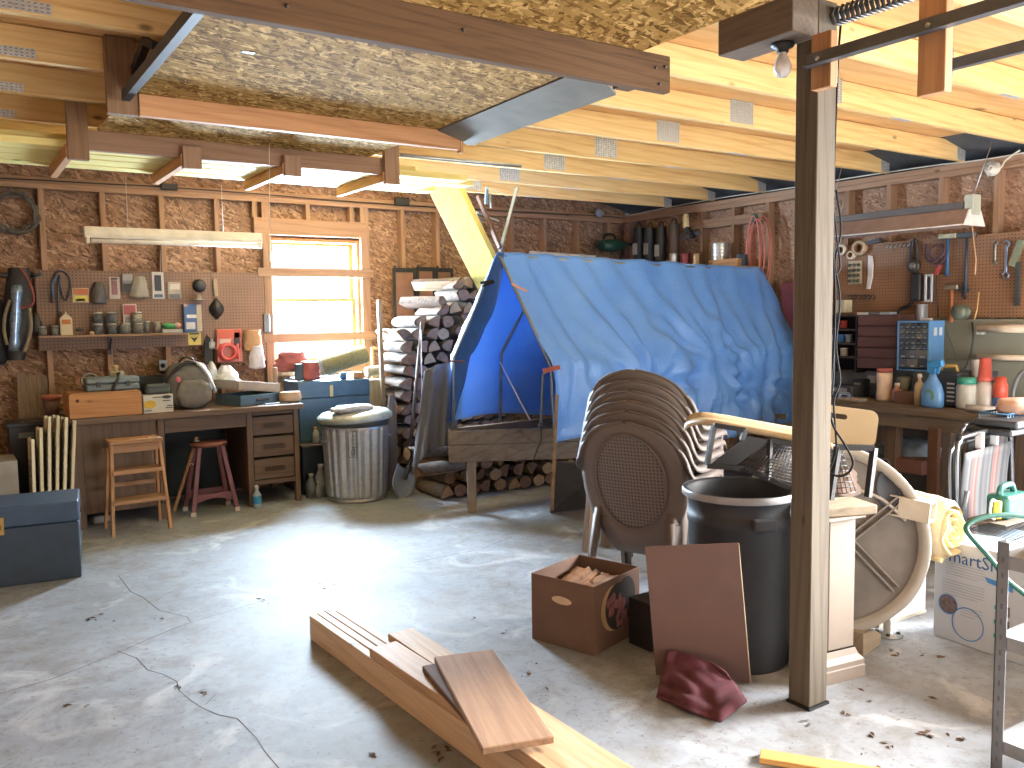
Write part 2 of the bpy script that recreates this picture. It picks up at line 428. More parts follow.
# --- ceiling: boards laid on the truss chords, roof slope past the chord ends
DECK = wood('#e2bd88', '#c08d57', 'X', .7, True, .45)
ceil = MB()
for k in range(13):
    y0 = -1.9 + k * .75; ceil.box(-2.6, 6.15, y0, min(y0 + .745, YB), 2.735, 2.75)
ceiling = ceil.build('ceiling', DECK, kind='structure')
NAVY = pm('#50565e', .9)
MB().prism([(6.15, 2.735), (7.15, 2.52), (7.15, 2.55), (6.15, 2.79)], 9.6, Matrix.Translation((0, YB + .1, 0)) @ Matrix.Rotation(PI / 2, 4, 'X')).build('roof_slope', NAVY, ceiling, world=True)
MB().box(6.62, 7.15, -1.9, YB + .1, 2.45, 2.47).build('soffit', NAVY, ceiling, world=True)
MB().box(7.13, 7.15, -1.9, YB + .1, 2.47, 2.55).build('fascia', NAVY, ceiling, world=True)
TY = [-1.33, -.72, -.105, .51, 1.125, 1.74, 2.355, 2.97, 3.58, 4.20, 4.83, 5.45, 6.08, 6.69]
PLATE = pm('#c9ccce', .45, .55, .25, 60)
NIB = pm('#8e9296', .5, .6)
def nail_plate(x0, x1, z0, z1, y, parent):
    p = MB().mat(PLATE).box(x0, x1, y - .0015, y, z0, z1).mat(NIB)
    nz = max(1, int((z1 - z0) / .0125)); nx = max(1, int((x1 - x0) / .02))
    for i in range(nz):
        for j in range(nx):
            xx = x0 + (j + .5) * (x1 - x0) / nx; zz = z0 + (i + .5) * (z1 - z0) / nz
            p.box(xx - .006, xx + .004, y - .003, y - .0016, zz - .002, zz + .0025)
    return p.build('nail_plate', None, parent, world=True)
for y in TY:
    h = .138
    ch = MB().prism([(-2.6, 2.59), (6.47, 2.59), (6.47, 2.70), (6.42, 2.59 + h), (-2.6, 2.59 + h)], .04, Matrix.Translation((0, y + .04, 0)) @ Matrix.Rotation(PI / 2, 4, 'X'), bev=.002).build('joist', PINEX, ceiling, world=True)
    nail_plate(3.93, 4.13, 2.605, 2.74, y, ch) if y > 1 else None
    if y > 1:
        nail_plate(.12, .40, 2.597, 2.637, y, ch)
        nail_plate(6.36, 6.469, 2.595, 2.69, y, ch)
        # plates on the underside further along
        MB().box(4.62, 4.80, y + .004, y + .036, 2.5885, 2.5898).build('tie_plate', PLATE, ch, world=True)
# --- lights: the overcast sky, and the daylight that comes in by the window, the side doorway and the garage door
W = bpy.data.worlds.new('sky'); S.world = W; W.use_nodes = True
bg = W.node_tree.nodes['Background']; bg.inputs[0].default_value = (.86, .93, 1, 1); bg.inputs[1].default_value = 1.15
def area(name, loc, rot, sx_, sy_, power, col=(1, 1, 1)):
    l = bpy.data.lights.new(name, 'AREA'); l.shape = 'RECTANGLE'; l.size = sx_; l.size_y = sy_; l.energy = power; l.color = col
    o = bpy.data.objects.new(name, l); COL.objects.link(o); o.location = loc; o.rotation_euler = rot; return o
LW = area('window_daylight', ((WX0 + WX1) / 2, YB + .30, 1.5), (-PI / 2, 0, 0), 1.5, 2.2, 3900, (.64, .82, 1.0))
LD = area('doorway_daylight', (XR + .3, (DY0 + DY1) / 2, 1.45), (0, PI / 2 - .5, 0), 2.2, 2.2, 1050, (1, .99, .97))
LG = area('garage_door_daylight', ((GX0 + GX1) / 2, -2.1, 1.2), (PI / 2 + .06, 0, -.12), 3.2, 2.1, 185, (1, .97, .92))
LD.data.spread = 1.75
S.view_settings.view_transform = 'Standard'; S.view_settings.look = 'None'; S.view_settings.gamma = 1.0
S.view_settings.use_curve_mapping = False; S.view_settings.exposure = .3
S.cycles.max_bounces = 7; S.cycles.diffuse_bounces = 5; S.cycles.transparent_max_bounces = 12
S.cycles.use_denoising = True; S.cycles.use_adaptive_sampling = False
S.cycles.sample_clamp_indirect = 6; S.cycles.caustics_reflective = False; S.cycles.caustics_refractive = False
# ================================================================== OVERHEAD: loft, lumber rack, post, tracks
ROUGHX, ROUGHZ, ROUGHY = wood('#624830', '#3d2b1b', 'X', .9, False, 1.6), wood('#8b6d52', '#5d4533', 'Z', .8, True, 1.3), wood('#7d7064', '#574c43', 'Y', .8, False, 1.6)
ORX, ORY, ORZ = wood('#c9986c', '#a26e45', 'X', .7), wood('#c9986c', '#a26e45', 'Y', .7), wood('#c2966e', '#966843', 'Z', .7)
YELX, YELZ = wood('#e6d78e', '#cdb66c', 'X', .6), wood('#e3cf86', '#c9ad64', 'Z', .6, True, .6)
ZO = 2.495
loft = thing('loft_platform', 'low strand-board storage loft hung under the joists at upper left', 'loft', (1.5, 3.6, 2.35))
MB().box(.75, 2.3, 1.0, 3.6, ZO, ZO + .012).build('deck_panel', OSBC, loft, world=True)
MB().box(.75, 2.3, 3.604, 5.07, ZO, ZO + .012).build('deck_panel', OSBC, loft, world=True)
MB().box(.3, 2.44, 2.53, 2.57, 2.355, ZO - .001, bev=.003).build('front_beam', ROUGHX, loft, world=True, label='dark rough-sawn beam')
MB().box(.79, 2.43, 4.15, 4.19, 2.4, ZO - .001, bev=.002).build('joist', ORX, loft, world=True)
MB().box(2.432, 2.45, 4.15, 4.19, 2.385, ZO + .05, bev=.002).build('end_block', ORX, loft, world=True)
MB().box(.66, .785, 4.155, 4.195, 2.398, 2.73, bev=.002).build('hanger', ROUGHZ, loft, world=True)
MB().box(2.22, 2.3, 2.58, 2.62, 2.36, ZO - .001, bev=.002).build('corner_block', ROUGHX, loft, world=True)
MB().box(.715, .72, 2.6, 4.13, 2.45, ZO).box(.72, .748, 2.6, 4.13, 2.45, 2.455).build('angle_iron', DKGREY, loft, world=True, label='dark steel angle along the edge')
for x, z in ((.9, 2.41), (1.5, 2.44), (2.38, 2.38), (2.41, 2.45), (2.36, 2.44)):
    MB().lathe([(0, 0), (.006, 0), (.006, .004), (0, .005)], n=8, M=Matrix.Translation((x, 2.53, z)) @ Matrix.Rotation(PI / 2, 4, 'X')).build('bolt', BLACK, loft, world=True)
MB().box(1.0, 1.05, 3.3, 3.33, ZO - .002, ZO - .0005).build('grade_stamp', DKGREY, loft, world=True)
# loose grey flap of board on the loft's right edge
P = [onz(437, 131, 2.487), onz(566, 77, 2.487), onz(603, 79, 2.47), onz(616, 95, 2.44), onz(470, 146, 2.43)]
c = sum(P, Vector()) / 5; nrm = (P[1] - P[0]).cross(P[4] - P[0]).normalized()
if nrm.z > 0: nrm = -nrm
mb = MB(); a = [mb.bm.verts.new(p) for p in P]; b_ = [mb.bm.verts.new(p - nrm * .012) for p in P]
mb._f(a); mb._f(b_[::-1])
for i in range(5): mb._f([a[i], b_[i], b_[(i + 1) % 5], a[(i + 1) % 5]])
mb.build('board_offcut', pm('#77746b', .8, 0, .2, 6, .3), label='grey weathered board offcut sticking out from the loft edge', cat='board')
# black bracket beside the loft
mb = MB().bar(onf(128, 88, 4.0), onf(146, 42, 3.5), .03, .04).bar(onf(146, 42, 3.5), onf(156, 46, 3.4), .03, .03)
mb.build('bracket', BLACK, label='black metal bracket tucked beside the loft edge', cat='bracket')
# --- lumber rack hung along the back wall, with pale boards lying on its arms
rk = thing('lumber_rack', 'hanging wooden lumber rack with short arms under the ceiling', 'rack', (1.5, 5.1, 2.3))
RYK = 5.06
MB().box(.70, 2.43, RYK, RYK + .04, 2.39, ZO - .001, bev=.002).build('rail', STUDX, rk, world=True)
bx = [.80, 1.55, 2.22, 2.87]
zb = ony(80, 161, RYK).z
bxs = [ony(78, 160, RYK).x, ony(191, 168, RYK).x, ony(291, 178, RYK).x, ony(390, 186, RYK).x]
for i, x in enumerate(bxs):
    top = 2.74 if i in (0, 3) else 2.388
    w_ = .05
    MB().box(x - w_, x + w_, RYK - (.004 if i < 3 else .002) - .04, RYK - .002 - .001, zb - .0, top if i in (0, 3) else 2.45, bev=.002).build('hanger', ROUGHZ if i == 0 else STUDZ, rk, world=True)
    MB().box(x - .06, x - .022, RYK - .0 + .045 if False else RYK - .03, RYK + .74, zb + .012, zb + .076, bev=.002).build('arm', ORY, rk, world=True)
for k, (y0, w_, x0, x1, zz) in enumerate(((5.12, .14, -1.0, 3.05, 0), (5.29, .14, -.6, 3.2, 0), (5.46, .18, -1.2, 2.95, 0), (5.67, .14, -.4, 3.1, 0), (5.2, .18, -.9, 2.7, 1), (5.42, .2, -1.1, 2.9, 1))):
    MB().box(x0, x1, y0, y0 + w_, zb + .077 + zz * .042, zb + .115 + zz * .042, bev=.002).build('board', YELX, label='pale yellow plank lying on the hanging lumber rack', cat='plank', group='pale planks on the hanging rack')
tag(MB().tube([(x, 5.0 + .02 * math.sin(x * 3), 2.515) for x in (2.5, 2.8, 3.1, 3.4)], .012, 8).build('pipe', GALV, label='thin pale pipe lying above the lumber rack end', cat='pipe'))
# --- leaning yellow board
T, Bt = ony(441, 178, 6.35), ony(545, 392, 6.55)
d = (Bt - T).normalized(); nrm = Vector((-.86, -.5, 0)); nrm = (nrm - d * nrm.dot(d)).normalized()
M = Matrix.Translation(T) @ basis(d, z=nrm)
MB().box(0, (Bt - T).length, -.135, .135, -.045, .045, M, .003).build('plank', YELZ if False else wood('#e0c96a', '#cdb150', 'X', .6, False, .5), label='wide yellow plank leaning diagonally from the ceiling behind the tarp', cat='plank')
# --- square post with its stub boards and the overhead door track
GREYZ = wood('#635b50', '#423b33', 'Z', .9, True, 1.1)
post = thing('support_post', 'rough square timber post standing on the floor in front of the tarp', 'post', (2.685, 2.04, 0))
MB().box(2.63, 2.735, 1.99, 2.085, .012, 2.588, bev=.003).build('shaft', GREYZ, post, world=True)
MB().box(2.625, 2.742, 1.984, 2.09, .0, .0115).build('footing_pad', BLACK, post, world=True)
MB().box(2.736, 2.74, 1.99, 2.05, 2.31, 2.42).build('strap_plate', GALV, post, world=True)
MB().box(2.49, 2.628, 1.99, 2.33, 2.452, 2.588, bev=.003).build('beam', ROUGHY, label='dark heavy timber beam ending at the top of the square post', cat='beam')
tr = thing('door_track', 'grey steel overhead door track bolted to two hanging boards', 'track', (2.6, 1.4, 2.2))
MB().box(2.585, 2.622, 1.905, 1.985, 2.262, 2.45, bev=.002).build('hanging_board', ORZ, tr, world=True)
hb = onx(915, 97, 2.6); hb2 = onx(943, 93, 2.6)
MB().box(2.585, 2.625, 1.50, 1.59, hb.z - .005, 2.588, bev=.002).build('hanging_board', ORZ, tr, world=True)
tz = onx(808, 68, 2.58).z
MB().box(2.576, 2.5835, .2, 2.0, tz - .002, tz + .045).box(2.545, 2.576, .2, 1.99, tz - .003, tz + .001).build('angle_rail', STEEL if False else pm('#6a6e75', .45, .6), tr, world=True)
t2 = onz(947, 72, 2.36)
MB().box(t2.x, t2.x + .006, .2, t2.y, 2.36, 2.405).box(t2.x - .03, t2.x, .2, t2.y, 2.358, 2.362).build('angle_rail', pm('#6a6e75', .45, .6), tr, world=True)
for y in (1.95, 1.55):
    MB().lathe([(0, 0), (.009, 0), (.009, .006), (0, .008)], n=6, M=Matrix.Translation((2.575, y, tz + .02)) @ Matrix.Rotation(-PI / 2, 4, 'Y')).build('bolt', GALV, tr, world=True)
# coil spring
a, e = onz(832, 17, 2.535), onz(832, 17, 2.535) + Vector((.0, -1.3, 0)); mb = MB(); n = 400
a.x = e.x = 2.715
mb.tube([a.lerp(e, i / n) + Vector((.03 * math.cos(i * PI / 3), 0, .03 * math.sin(i * PI / 3))) for i in range(n + 1)], .0062, 5)
mb.build('coil_spring', DKGREY, label='dark coil spring stretched above the steel door track', cat='spring')
# bare bulb under the beam
bl = thing('light_bulb', 'bare white bulb in a black socket under the timber beam', 'bulb', (2.575, 2.10, 2.331))
MB().lathe([(0, 0), (.018, .004), (.03, .022), (.032, .04), (.024, .062), (.015, .08), (.014, .09)], n=20).build('bulb', pm('#e9eaee', .15, 0, .02), bl)
MB().lathe([(.0, .088), (.02, .088), (.022, .1), (.04, .108), (.042, .12), (0, .12)], n=20).build('socket', BLACK, bl)
# cables hanging beside the post
def cable(name, pts, r, m, label, cat='cable', group=None, n=6, k=6):
    return MB().tube(spline(pts, k), r, n).build(name, m, label=label, cat=cat, group=group)
F_ = 3.30
cab = [(842, 10), (838, 60), (836, 110), (834, 170), (833, 240), (835, 300), (833, 360), (829, 400), (833, 425), (845, 445), (853, 462), (848, 473), (838, 476), (828, 472)]
cable('extension_cable', [onf(x, y, F_) for x, y in cab], 0.0045, pm('#161617', .85, 0, .1, 9, 0, .2), 'long black power cord hanging beside the post with a low loop')
cable('extension_cable', [onf(x, y, F_ + .03) for x, y in ((836, 190), (841, 230), (835, 262), (840, 300), (836, 345), (840, 380), (834, 400), (835, 424), (836, 450), (829, 471))], .004, pm('#1f2023', .85, 0, .1, 9, 0, .2), 'thin dark cord bunched against the post')
cable('extension_cable', [onf(x, y, F_ + .015) for x, y in ((833, 200), (837, 240), (840, 268), (832, 280), (830, 320), (834, 360), (832, 395))], .0035, pm('#2f3033', .85, 0, .1, 9, 0, .2), 'short grey cord tied against the post')
# --- wiring along the back wall
cable('wall_wire', [ony(x, y, YS - .02) for x, y in ((0, 178), (90, 183), (165, 187), (260, 194), (330, 200), (400, 205), (470, 209), (540, 213), (600, 216), (622, 218))], .005, BLACK, 'black wire stapled along the back wall top plate')
cable('wall_wire', [onx(x, y, XS - .02) for x, y in ((628, 216), (660, 209), (720, 198), (790, 188), (850, 178), (930, 166), (980, 160), (1040, 150))], .005, pm('#d7d2c8', .5), 'white wire stapled along the right wall top plate')
for p0, p1, lb in (((161, 183), (178, 190), 'black wiring box above the long tube lamp'), ((396, 197), (410, 206), 'black wiring box near the leaning yellow plank')):
    a, c_ = ony(*p0, YS - .05), ony(*p1, YS - .05)
    MB().box(a.x, c_.x, YS - .05, YS - .003, c_.z, a.z, bev=.004).build('junction_box', BLACK, label=lb, cat='box')
c_ = ony(600, 213, YS - .05)
jb = thing('junction_box', 'round grey wiring box at the top of the back wall', 'box', (c_.x, YS - .003, c_.z))
MB().lathe([(0, .045), (.035, .045), (.045, .04), (.048, .0), (0, 0)], n=20, M=Matrix.Rotation(PI / 2, 4, 'X')).build('cover', pm('#8f979e', .5), jb)
MB().box(.045, .075, -.03, -.005, -.015, .015).build('conduit_stub', pm('#8f979e', .5), jb)
cable('pull_string', [ony(269, 120, 5.0), ony(269.5, 190, 5.0), ony(270, 262, 5.0)], .0022, pm('#d8cfbb', .8), 'thin pale string hanging in front of the window', 'string')
cable('wall_wire', [ony(x, y, YS + .02) for x, y in ((157, 190), (160, 215), (160.5, 300))], .004, pm('#c9c4b8', .6), 'pale wire running down a stud beside the tube lamp')
cable('wall_wire', [ony(x, y, YS + .04) for x, y in ((173, 190), (180, 210), (188, 230))], .003, pm('#6b4a33', .6), 'thin brown wire slanting down to the tube lamp')
# ================================================================== LEFT: desk, pegboard, trunk
YP = 7.478                               # face of the perforated board
PEG = holes('#8a6a55', 'XZ')
def quadbox(px0, py0, px1, py1, Y, t):   # a box on a plane parallel to the back wall, its face at Y
    a, c_ = ony(px0, (py0 + py1) / 2, Y), ony(px1, (py0 + py1) / 2, Y); xm = (px0 + px1) / 2
    return a.x, c_.x, Y, Y + t, ony(xm, py1, Y).z, ony(xm, py0, Y).z
peg = thing('pegboard', 'brown perforated hardboard panel with a narrow shelf on the back wall', 'pegboard', (1.5, YP, 1.25))
z0, z1 = 1.27, 1.885
MB().box(.62, 1.93, YP, YP + .006, z0, z1).build('panel', PEG, peg, world=True)
MB().box(1.933, 2.37, YP, YP + .006, 1.12, z1).build('panel', PEG, peg, world=True)
a, c_ = ony(38, 332, 7.36), ony(187, 336, 7.36)
SHZ = (a.z + c_.z) / 2 - .002; SX0, SX1 = a.x, c_.x
MB().box(SX0, SX1, 7.34, YP - .001, SHZ - .016, SHZ, bev=.002).build('shelf', STUDX, peg, world=True)
xb = ony(110, 345, 7.45).x
MB().box(xb - .012, xb + .012, YP - .006, YP - .001, SHZ - .16, SHZ - .017).box(xb - .012, xb + .012, 7.36, YP - .006, SHZ - .022, SHZ - .017).bar((xb, 7.38, SHZ - .03), (xb, YP - .01, SHZ - .12), .012, .006).build('bracket', BLACK, peg, world=True)
def card(name, px0, py0, px1, py1, c, label, cat, t=.02, bits=(), Y=None, rough=.5):
    Y = Y or YP - t - .001
    x0, x1, y0, y1, za, zb_ = quadbox(px0, py0, px1, py1, Y, t)
    r = thing(name, label, cat, ((x0 + x1) / 2, y1, za))
    MB().box(x0, x1, y0, y1, za, zb_, bev=min(.003, t * .3)).build('backing', pm(c, rough), r, world=True)
    for nm, bx0, by0, bx1, by1, bc in bits:
        p = (lerp(x0, x1, bx0), lerp(x0, x1, bx1), lerp(za, zb_, by0), lerp(za, zb_, by1))
        MB().box(p[0], p[1], y0 - .006, y0 - .0005, p[2], p[3], bev=.0015).build(nm, pm(bc, rough), r, world=True)
    return r
card('seed_packet', 72, 288, 89, 303, '#b9a58a', 'orange and yellow packet hanging on the brown pegboard', 'packet', .012, (('printed_panel', .1, .55, .95, .95, '#b5673f'), ('printed_panel', .12, .1, .9, .5, '#cdbf52'), ('printed_panel', .2, .12, .75, .3, '#d9d3c0')))
# dark crumpled bag
def sack(name, px0, py0, px1, py1, Y, depth, c, label, cat, seed=1, rough=.35, parent=None, top=.55, amp=.18):
    x0, x1, y0, y1, za, zb_ = quadbox(px0, py0, px1, py1, Y, depth)
    rnd = random.Random(seed); rows = []
    n = 30; off = rnd.random() * 50
    for i in range(19):
        t_ = i / 18; w = (1 - (1 - top) * t_ ** 2) * (math.sin(min(1, t_ * 6 + .45) * PI / 2)); row = []
        for k in range(n):
            an = 2 * PI * k / n
            q = noise.noise(Vector((math.cos(an) * 1.6 + off, math.sin(an) * 1.6, t_ * 3.2))) * amp + 1 + noise.noise(Vector((math.cos(an) * 4.5, math.sin(an) * 4.5 + off, t_ * 8))) * amp * .6 + abs(noise.noise(Vector((an * 2.2, off, t_ * 5)))) * amp * .5
            row.append(((x0 + x1) / 2 + (x1 - x0) / 2 * w * q * math.cos(an), (y0 + y1) / 2 + depth / 2 * w * q * math.sin(an), za + (zb_ - za) * (t_ + .04 * noise.noise(Vector((an, off, t_))))))
        rows.append(row)
    mb = MB().grid(rows, wrap=True)
    for r_ in (rows[0], rows[-1]): mb._f([mb.bm.verts.new(Vector(p)) for p in r_])
    bmesh.ops.remove_doubles(mb.bm, verts=mb.bm.verts, dist=1e-5)
    return mb.build(name, pm(c, rough), parent, world=parent is not None, label=label, cat=cat)
sack('parts_bag', 91, 282, 108, 304, 7.425, .05, '#4b4641', 'dark crumpled plastic bag hanging between two packets on the pegboard', 'bag', 3)
card('blister_pack', 109, 277, 120, 299, '#b4a79a', 'pink tool in a white blister pack on the pegboard', 'packet', .012, (('insert', .25, .2, .75, .85, '#7b5054'), ('hang_tab', .2, .88, .8, .97, '#4a3a3c')))
card('hardware_bag', 122, 274, 133, 293, '#76746f', 'clear bag of small black parts with grey card header on the pegboard', 'packet', .016, (('header', .05, .65, .95, .98, '#93908c'), ('contents', .1, .05, .9, .5, '#2f2d2d')))
sack('hardware_bag', 131, 276, 149, 298, 7.43, .045, '#8f877a', 'crinkled clear bag of pale fittings hanging on the pegboard', 'bag', 5, .2)
card('blister_pack', 152, 272, 164, 299, '#c6c3bd', 'tall white packet with a black tool on the pegboard', 'packet', .014, (('insert', .22, .3, .78, .88, '#26272b'), ('printed_panel', .15, .06, .85, .18, '#4a5a72')))
card('small_packet', 168, 282, 181, 299, '#a89a8b', 'small clear packet with white label hanging left of the lamp on the pegboard', 'packet', .014, (('label_card', .15, .55, .9, .9, '#cfc6bb'), ('contents', .1, .05, .9, .3, '#5a5f63')))
# round black work lamp on a stub
c_ = ony(198, 286, YP - .05)
wl = thing('work_lamp', 'round black lamp head with a pale base on the pegboard', 'lamp', (c_.x, YP, c_.z - .1))
MB().lathe([(0, .0), (.045, .0), (.056, -.02), (.05, -.05), (.02, -.065), (0, -.065)], n=22, M=Matrix.Translation((0, -.07, .1)) @ Matrix.Rotation(PI / 2, 4, 'X') @ Matrix.Rotation(PI, 4, 'X')).build('head', BLACK, wl)
MB().lathe([(0, 0), (.047, 0), (.047, .004), (0, .004)], n=22, M=Matrix.Translation((0, -.0715, .1)) @ Matrix.Rotation(PI / 2, 4, 'X')).build('lens', pm('#39464f', .15), wl)
MB().lathe([(0, 0), (.06, 0), (.06, .008), (.02, .012), (.018, .05), (0, .05)], n=20, M=Matrix.Translation((0, -.065, -.02))).build('base', pm('#a59a8e', .5), wl)
# painter's mask / ladle-like scoop
c_ = ony(215, 286, YP - .02); e = ony(217, 309, YP - .03)
sc = thing('scoop', 'black scoop with a pale handle hanging at the right of the pegboard', 'scoop', (e.x, YP, e.z - .08))
MB().bar((c_.x, YP - .02, c_.z + .06), (c_.x + .005, YP - .025, c_.z - .085), .034, .014, (0, 1, 0), .004).build('handle', pm('#a08a72', .6), sc, world=True)
mb = MB(); rows = []
for i in range(9):
    v_ = i / 8; row = []
    for k in range(13):
        u_ = k / 12 - .5; th = v_ * PI
        row.append((e.x + u_ * .12 * math.sin(max(.12, min(PI - .12, th))), YP - .012 - .05 * math.sin(th) * math.cos(u_ * PI), e.z + .085 - v_ * .17))
    rows.append(row)
mb.grid(rows).build('bowl', BLACK, sc, world=True, solid=.004)
# shelf contents
GLASS = clear('#aab2b4', .08, .22)
jar0 = None
def jar(px, py, label, c='#3b3631', fill='#2f2b27', r=.042, h=.085, group='glass jars on the narrow shelf', Y=7.41, z=None):
    p = ony(px, py, Y); z = z if z is not None else SHZ + .001
    t_ = thing('jar', label, 'jar', (p.x, Y, z), group=group)
    MB().lathe([(0, 0), (r, 0), (r, h * .82), (r * .8, h * .88), (r * .8, h * .9)], n=18).build('glass', GLASS, t_)
    MB().lathe([(0, .004), (r * .9, .004), (r * .9, h * .8), (0, h * .82)], n=14).build('contents', pm(fill, .5, .2, .6, 90), t_)
    MB().lathe([(0, h * .87), (r * .86, h * .87), (r * .86, h), (0, h + .002)], n=18).build('lid', pm('#a8a49a', .4, .4), t_)
    return t_
o4 = ['second', 'third', 'fourth']
jar(98, 331, 'leftmost jar in the lower row of jars on the narrow shelf')
jar(112, 331, 'second jar from left in the lower row on the narrow shelf')
jar(125, 331, 'third jar from left in the lower row on the narrow shelf', fill='#6a6256')
jar(138, 331, 'fourth jar from left in the lower row on the narrow shelf', fill='#5e5a50')
jar(98, 318, 'dark jar stacked on the leftmost jar of the narrow shelf', z=SHZ + .09)
jar(111, 318, 'dark jar stacked on the second jar of the narrow shelf', z=SHZ + .09)
jar(137, 318, 'pale jar stacked on the fourth jar of the narrow shelf', fill='#b0a583', z=SHZ + .09)
for px, r, h, fc, lb in ((42, .034, .07, '#4d453c', 'small glass jar near the left end of the narrow shelf'), (55, .03, .075, '#6c6a62', 'small clear jar left of the carton on the narrow shelf'),
                     (147, .026, .1, '#4c4743', 'slim dark jar right of the jar rows on the narrow shelf'), (157, .032, .092, '#6b5548', 'brown jar standing before the green tool on the narrow shelf')):
    jar(px, 331, lb, fill=fc, r=r, h=h)
p = ony(37, 325, 7.42)
sack('glove', 32, 314, 42, 333, 7.40, .05, '#322e2b', 'dark crumpled glove at the left end of the narrow shelf', 'glove', 8, .7)
# milk carton
p = ony(66, 331, 7.41); ct = thing('carton', 'cream gable-top carton standing on the narrow shelf', 'carton', (p.x, 7.41, SHZ + .001))
MB().box(-.042, .042, -.042, .042, 0, .13, bev=.002).prism([(-.042, .13), (.042, .13), (.006, .165), (.006, .18), (-.006, .18), (-.006, .165)], .084, Matrix.Translation((0, .042, 0)) @ Matrix.Rotation(PI / 2, 4, 'X')).build('body', pm('#bdb092', .6), ct)
MB().box(-.03, .03, -.045, -.0425, .085, .12).build('label_patch', pm('#b3683c', .6), ct)
MB().tube([ony(x, y, 7.41) for x, y in ((76, 330), (84, 330))], .012, 8).build('putty_knife_handle' if False else 'file', pm('#3a332d', .5), label='short dark file lying on the narrow shelf', cat='file')
p = ony(88, 330, 7.40); MB().lathe([(0, 0), (.012, .0), (.014, .02), (.012, .04), (0, .042)], n=12, M=Matrix.Translation((p.x + .012, p.y, SHZ + .0135)) @ Matrix.Rotation(PI / 2, 4, 'Y')).build('cork', pm('#c7a684', .7), label='pale cork lying beside the first jar on the narrow shelf', cat='cork')
card('instruction_card', 123, 304, 137, 330, '#c1aaa2', 'white and red card standing behind the jars on the narrow shelf', 'card', .006, (('printed_panel', .08, .6, .92, .95, '#9c4b4a'), ('printed_panel', .15, .1, .8, .5, '#7f7f78')), Y=7.455)
p = ony(171, 325, 7.40); gt = thing('hand_sander', 'green and white hand tool lying at the right end of the narrow shelf', 'tool', (p.x, 7.40, SHZ + .001))
MB().box(-.075, .085, -.03, .03, 0, .03, bev=.006, seg=2).build('base', pm('#a9a79f', .5), gt)
MB().ball((-.015, 0, .055), .045, (1.2, .7, .6), 12).build('body', pm('#2f7a45', .4), gt)
MB().ball((.05, 0, .062), .028, (1.1, .8, .8), 10).build('grip', pm('#b98d86', .5), gt)
a = card('product_box', 184, 304, 202, 332, '#3f5f8c', 'blue and white upright box at the right end of the narrow shelf', 'box', .05, (('printed_stripe', .1, .1, .6, .35, '#c8ccd0'), ('printed_stripe', .15, .5, .7, .62, '#d5d8da'), ('side_strip', .7, .02, .98, .98, '#bfae95'), ('corner_tab', .0, .9, .2, 1.0, '#c9a090')))
a = card('hook_sign', 188, 332, 201, 345, '#cdb95c', 'small yellow card with a dark arrow mark under the shelf end', 'sign', .004)
x0, x1, y0, y1, za, zb_ = quadbox(188, 332, 201, 345, YP - .012, .002)
xm, w_ = (x0 + x1) / 2, (x1 - x0)
MB().prism([(-.3 * w_, .15 * w_), (0, 0.02 * w_), (.3 * w_, .15 * w_), (0, -.3 * w_)], .002, Matrix.Translation((xm, YP - .0055, (za + zb_) / 2)) @ Matrix.Rotation(PI / 2, 4, 'X')).build('arrow_mark', BLACK, a, world=True)
MB().box(xm - .38 * w_, xm + .38 * w_, YP - .0075, YP - .0052, zb_ - .2 * w_, zb_ - .08 * w_).build('printed_line', pm('#5c5348', .6), a, world=True)
# red hose pack
a = card('hose_pack', 217, 329, 242, 362, '#c4756a', 'red coiled hose in a clear retail pack hanging below the pegboard', 'packet', .03, (('header_card', .04, .72, .96, .97, '#b9563f'), ('printed_panel', .1, .55, .55, .7, '#cfc0b4'), ('spray_nozzle', .68, .4, .92, .9, '#3a3538')))
x0, x1, y0, y1, za, zb_ = quadbox(217, 329, 242, 362, YP - .05, .002)
for k in range(3):
    MB().tube(circle((lerp(x0, x1, .42), YP - .045 - .011 * k, lerp(za, zb_, .3)), .072 - .006 * k, 28, (1, 0, 0), (0, 0, 1)), .0115, 8, True).build('hose_coil', pm('#cf5b55', .3), a, world=True)
MB().tube([(lerp(x0, x1, .82), YP - .045, lerp(za, zb_, t_)) for t_ in (.08, .3, .55)], .012, 8).build('hose_end', pm('#cf5b55', .3), a, world=True)
# dark narrow thing hanging beside it with a clear bottle
MB().prism([(0, 0), (.05, -.03), (.075, .03), (.06, .19), (.03, .23), (.005, .17)], .02, Matrix.Translation((ony(204, 362, YP).x, YP - .002, ony(204, 362, YP).z)) @ Matrix.Rotation(PI / 2, 4, 'X'), bev=.003).build('saw_sheath', pm('#1f2122', .6), label='black narrow sheath hanging left of the red hose pack', cat='sheath')
p = ony(212, 345, YP - .06)
MB().lathe([(0, -.03), (.026, -.03), (.026, .02), (.01, .035), (.012, .05), (0, .05)], p, 14).build('bottle', clear('#dfe6ea', .1, .45), label='small clear bottle hanging against the black sheath', cat='bottle')
# brown paper bag and clear bag near the window
sack('paper_bag', 245, 330, 263, 352, 7.38, .07, '#a7825f', 'brown paper bag hooked on the board beside the window', 'bag', 11, .8, top=.9)
sack('clear_bag', 250, 346, 266, 369, 7.36, .06, '#b9b6b6', 'clear plastic bag of red and blue bits under the brown paper bag', 'bag', 13, .15)
MB().box(*quadbox(264, 314, 270, 332, YS - .045, .04), bev=.004).build('thermometer', pm('#6f7379', .5), label='slim grey gauge on the window frame side', cat='gauge')
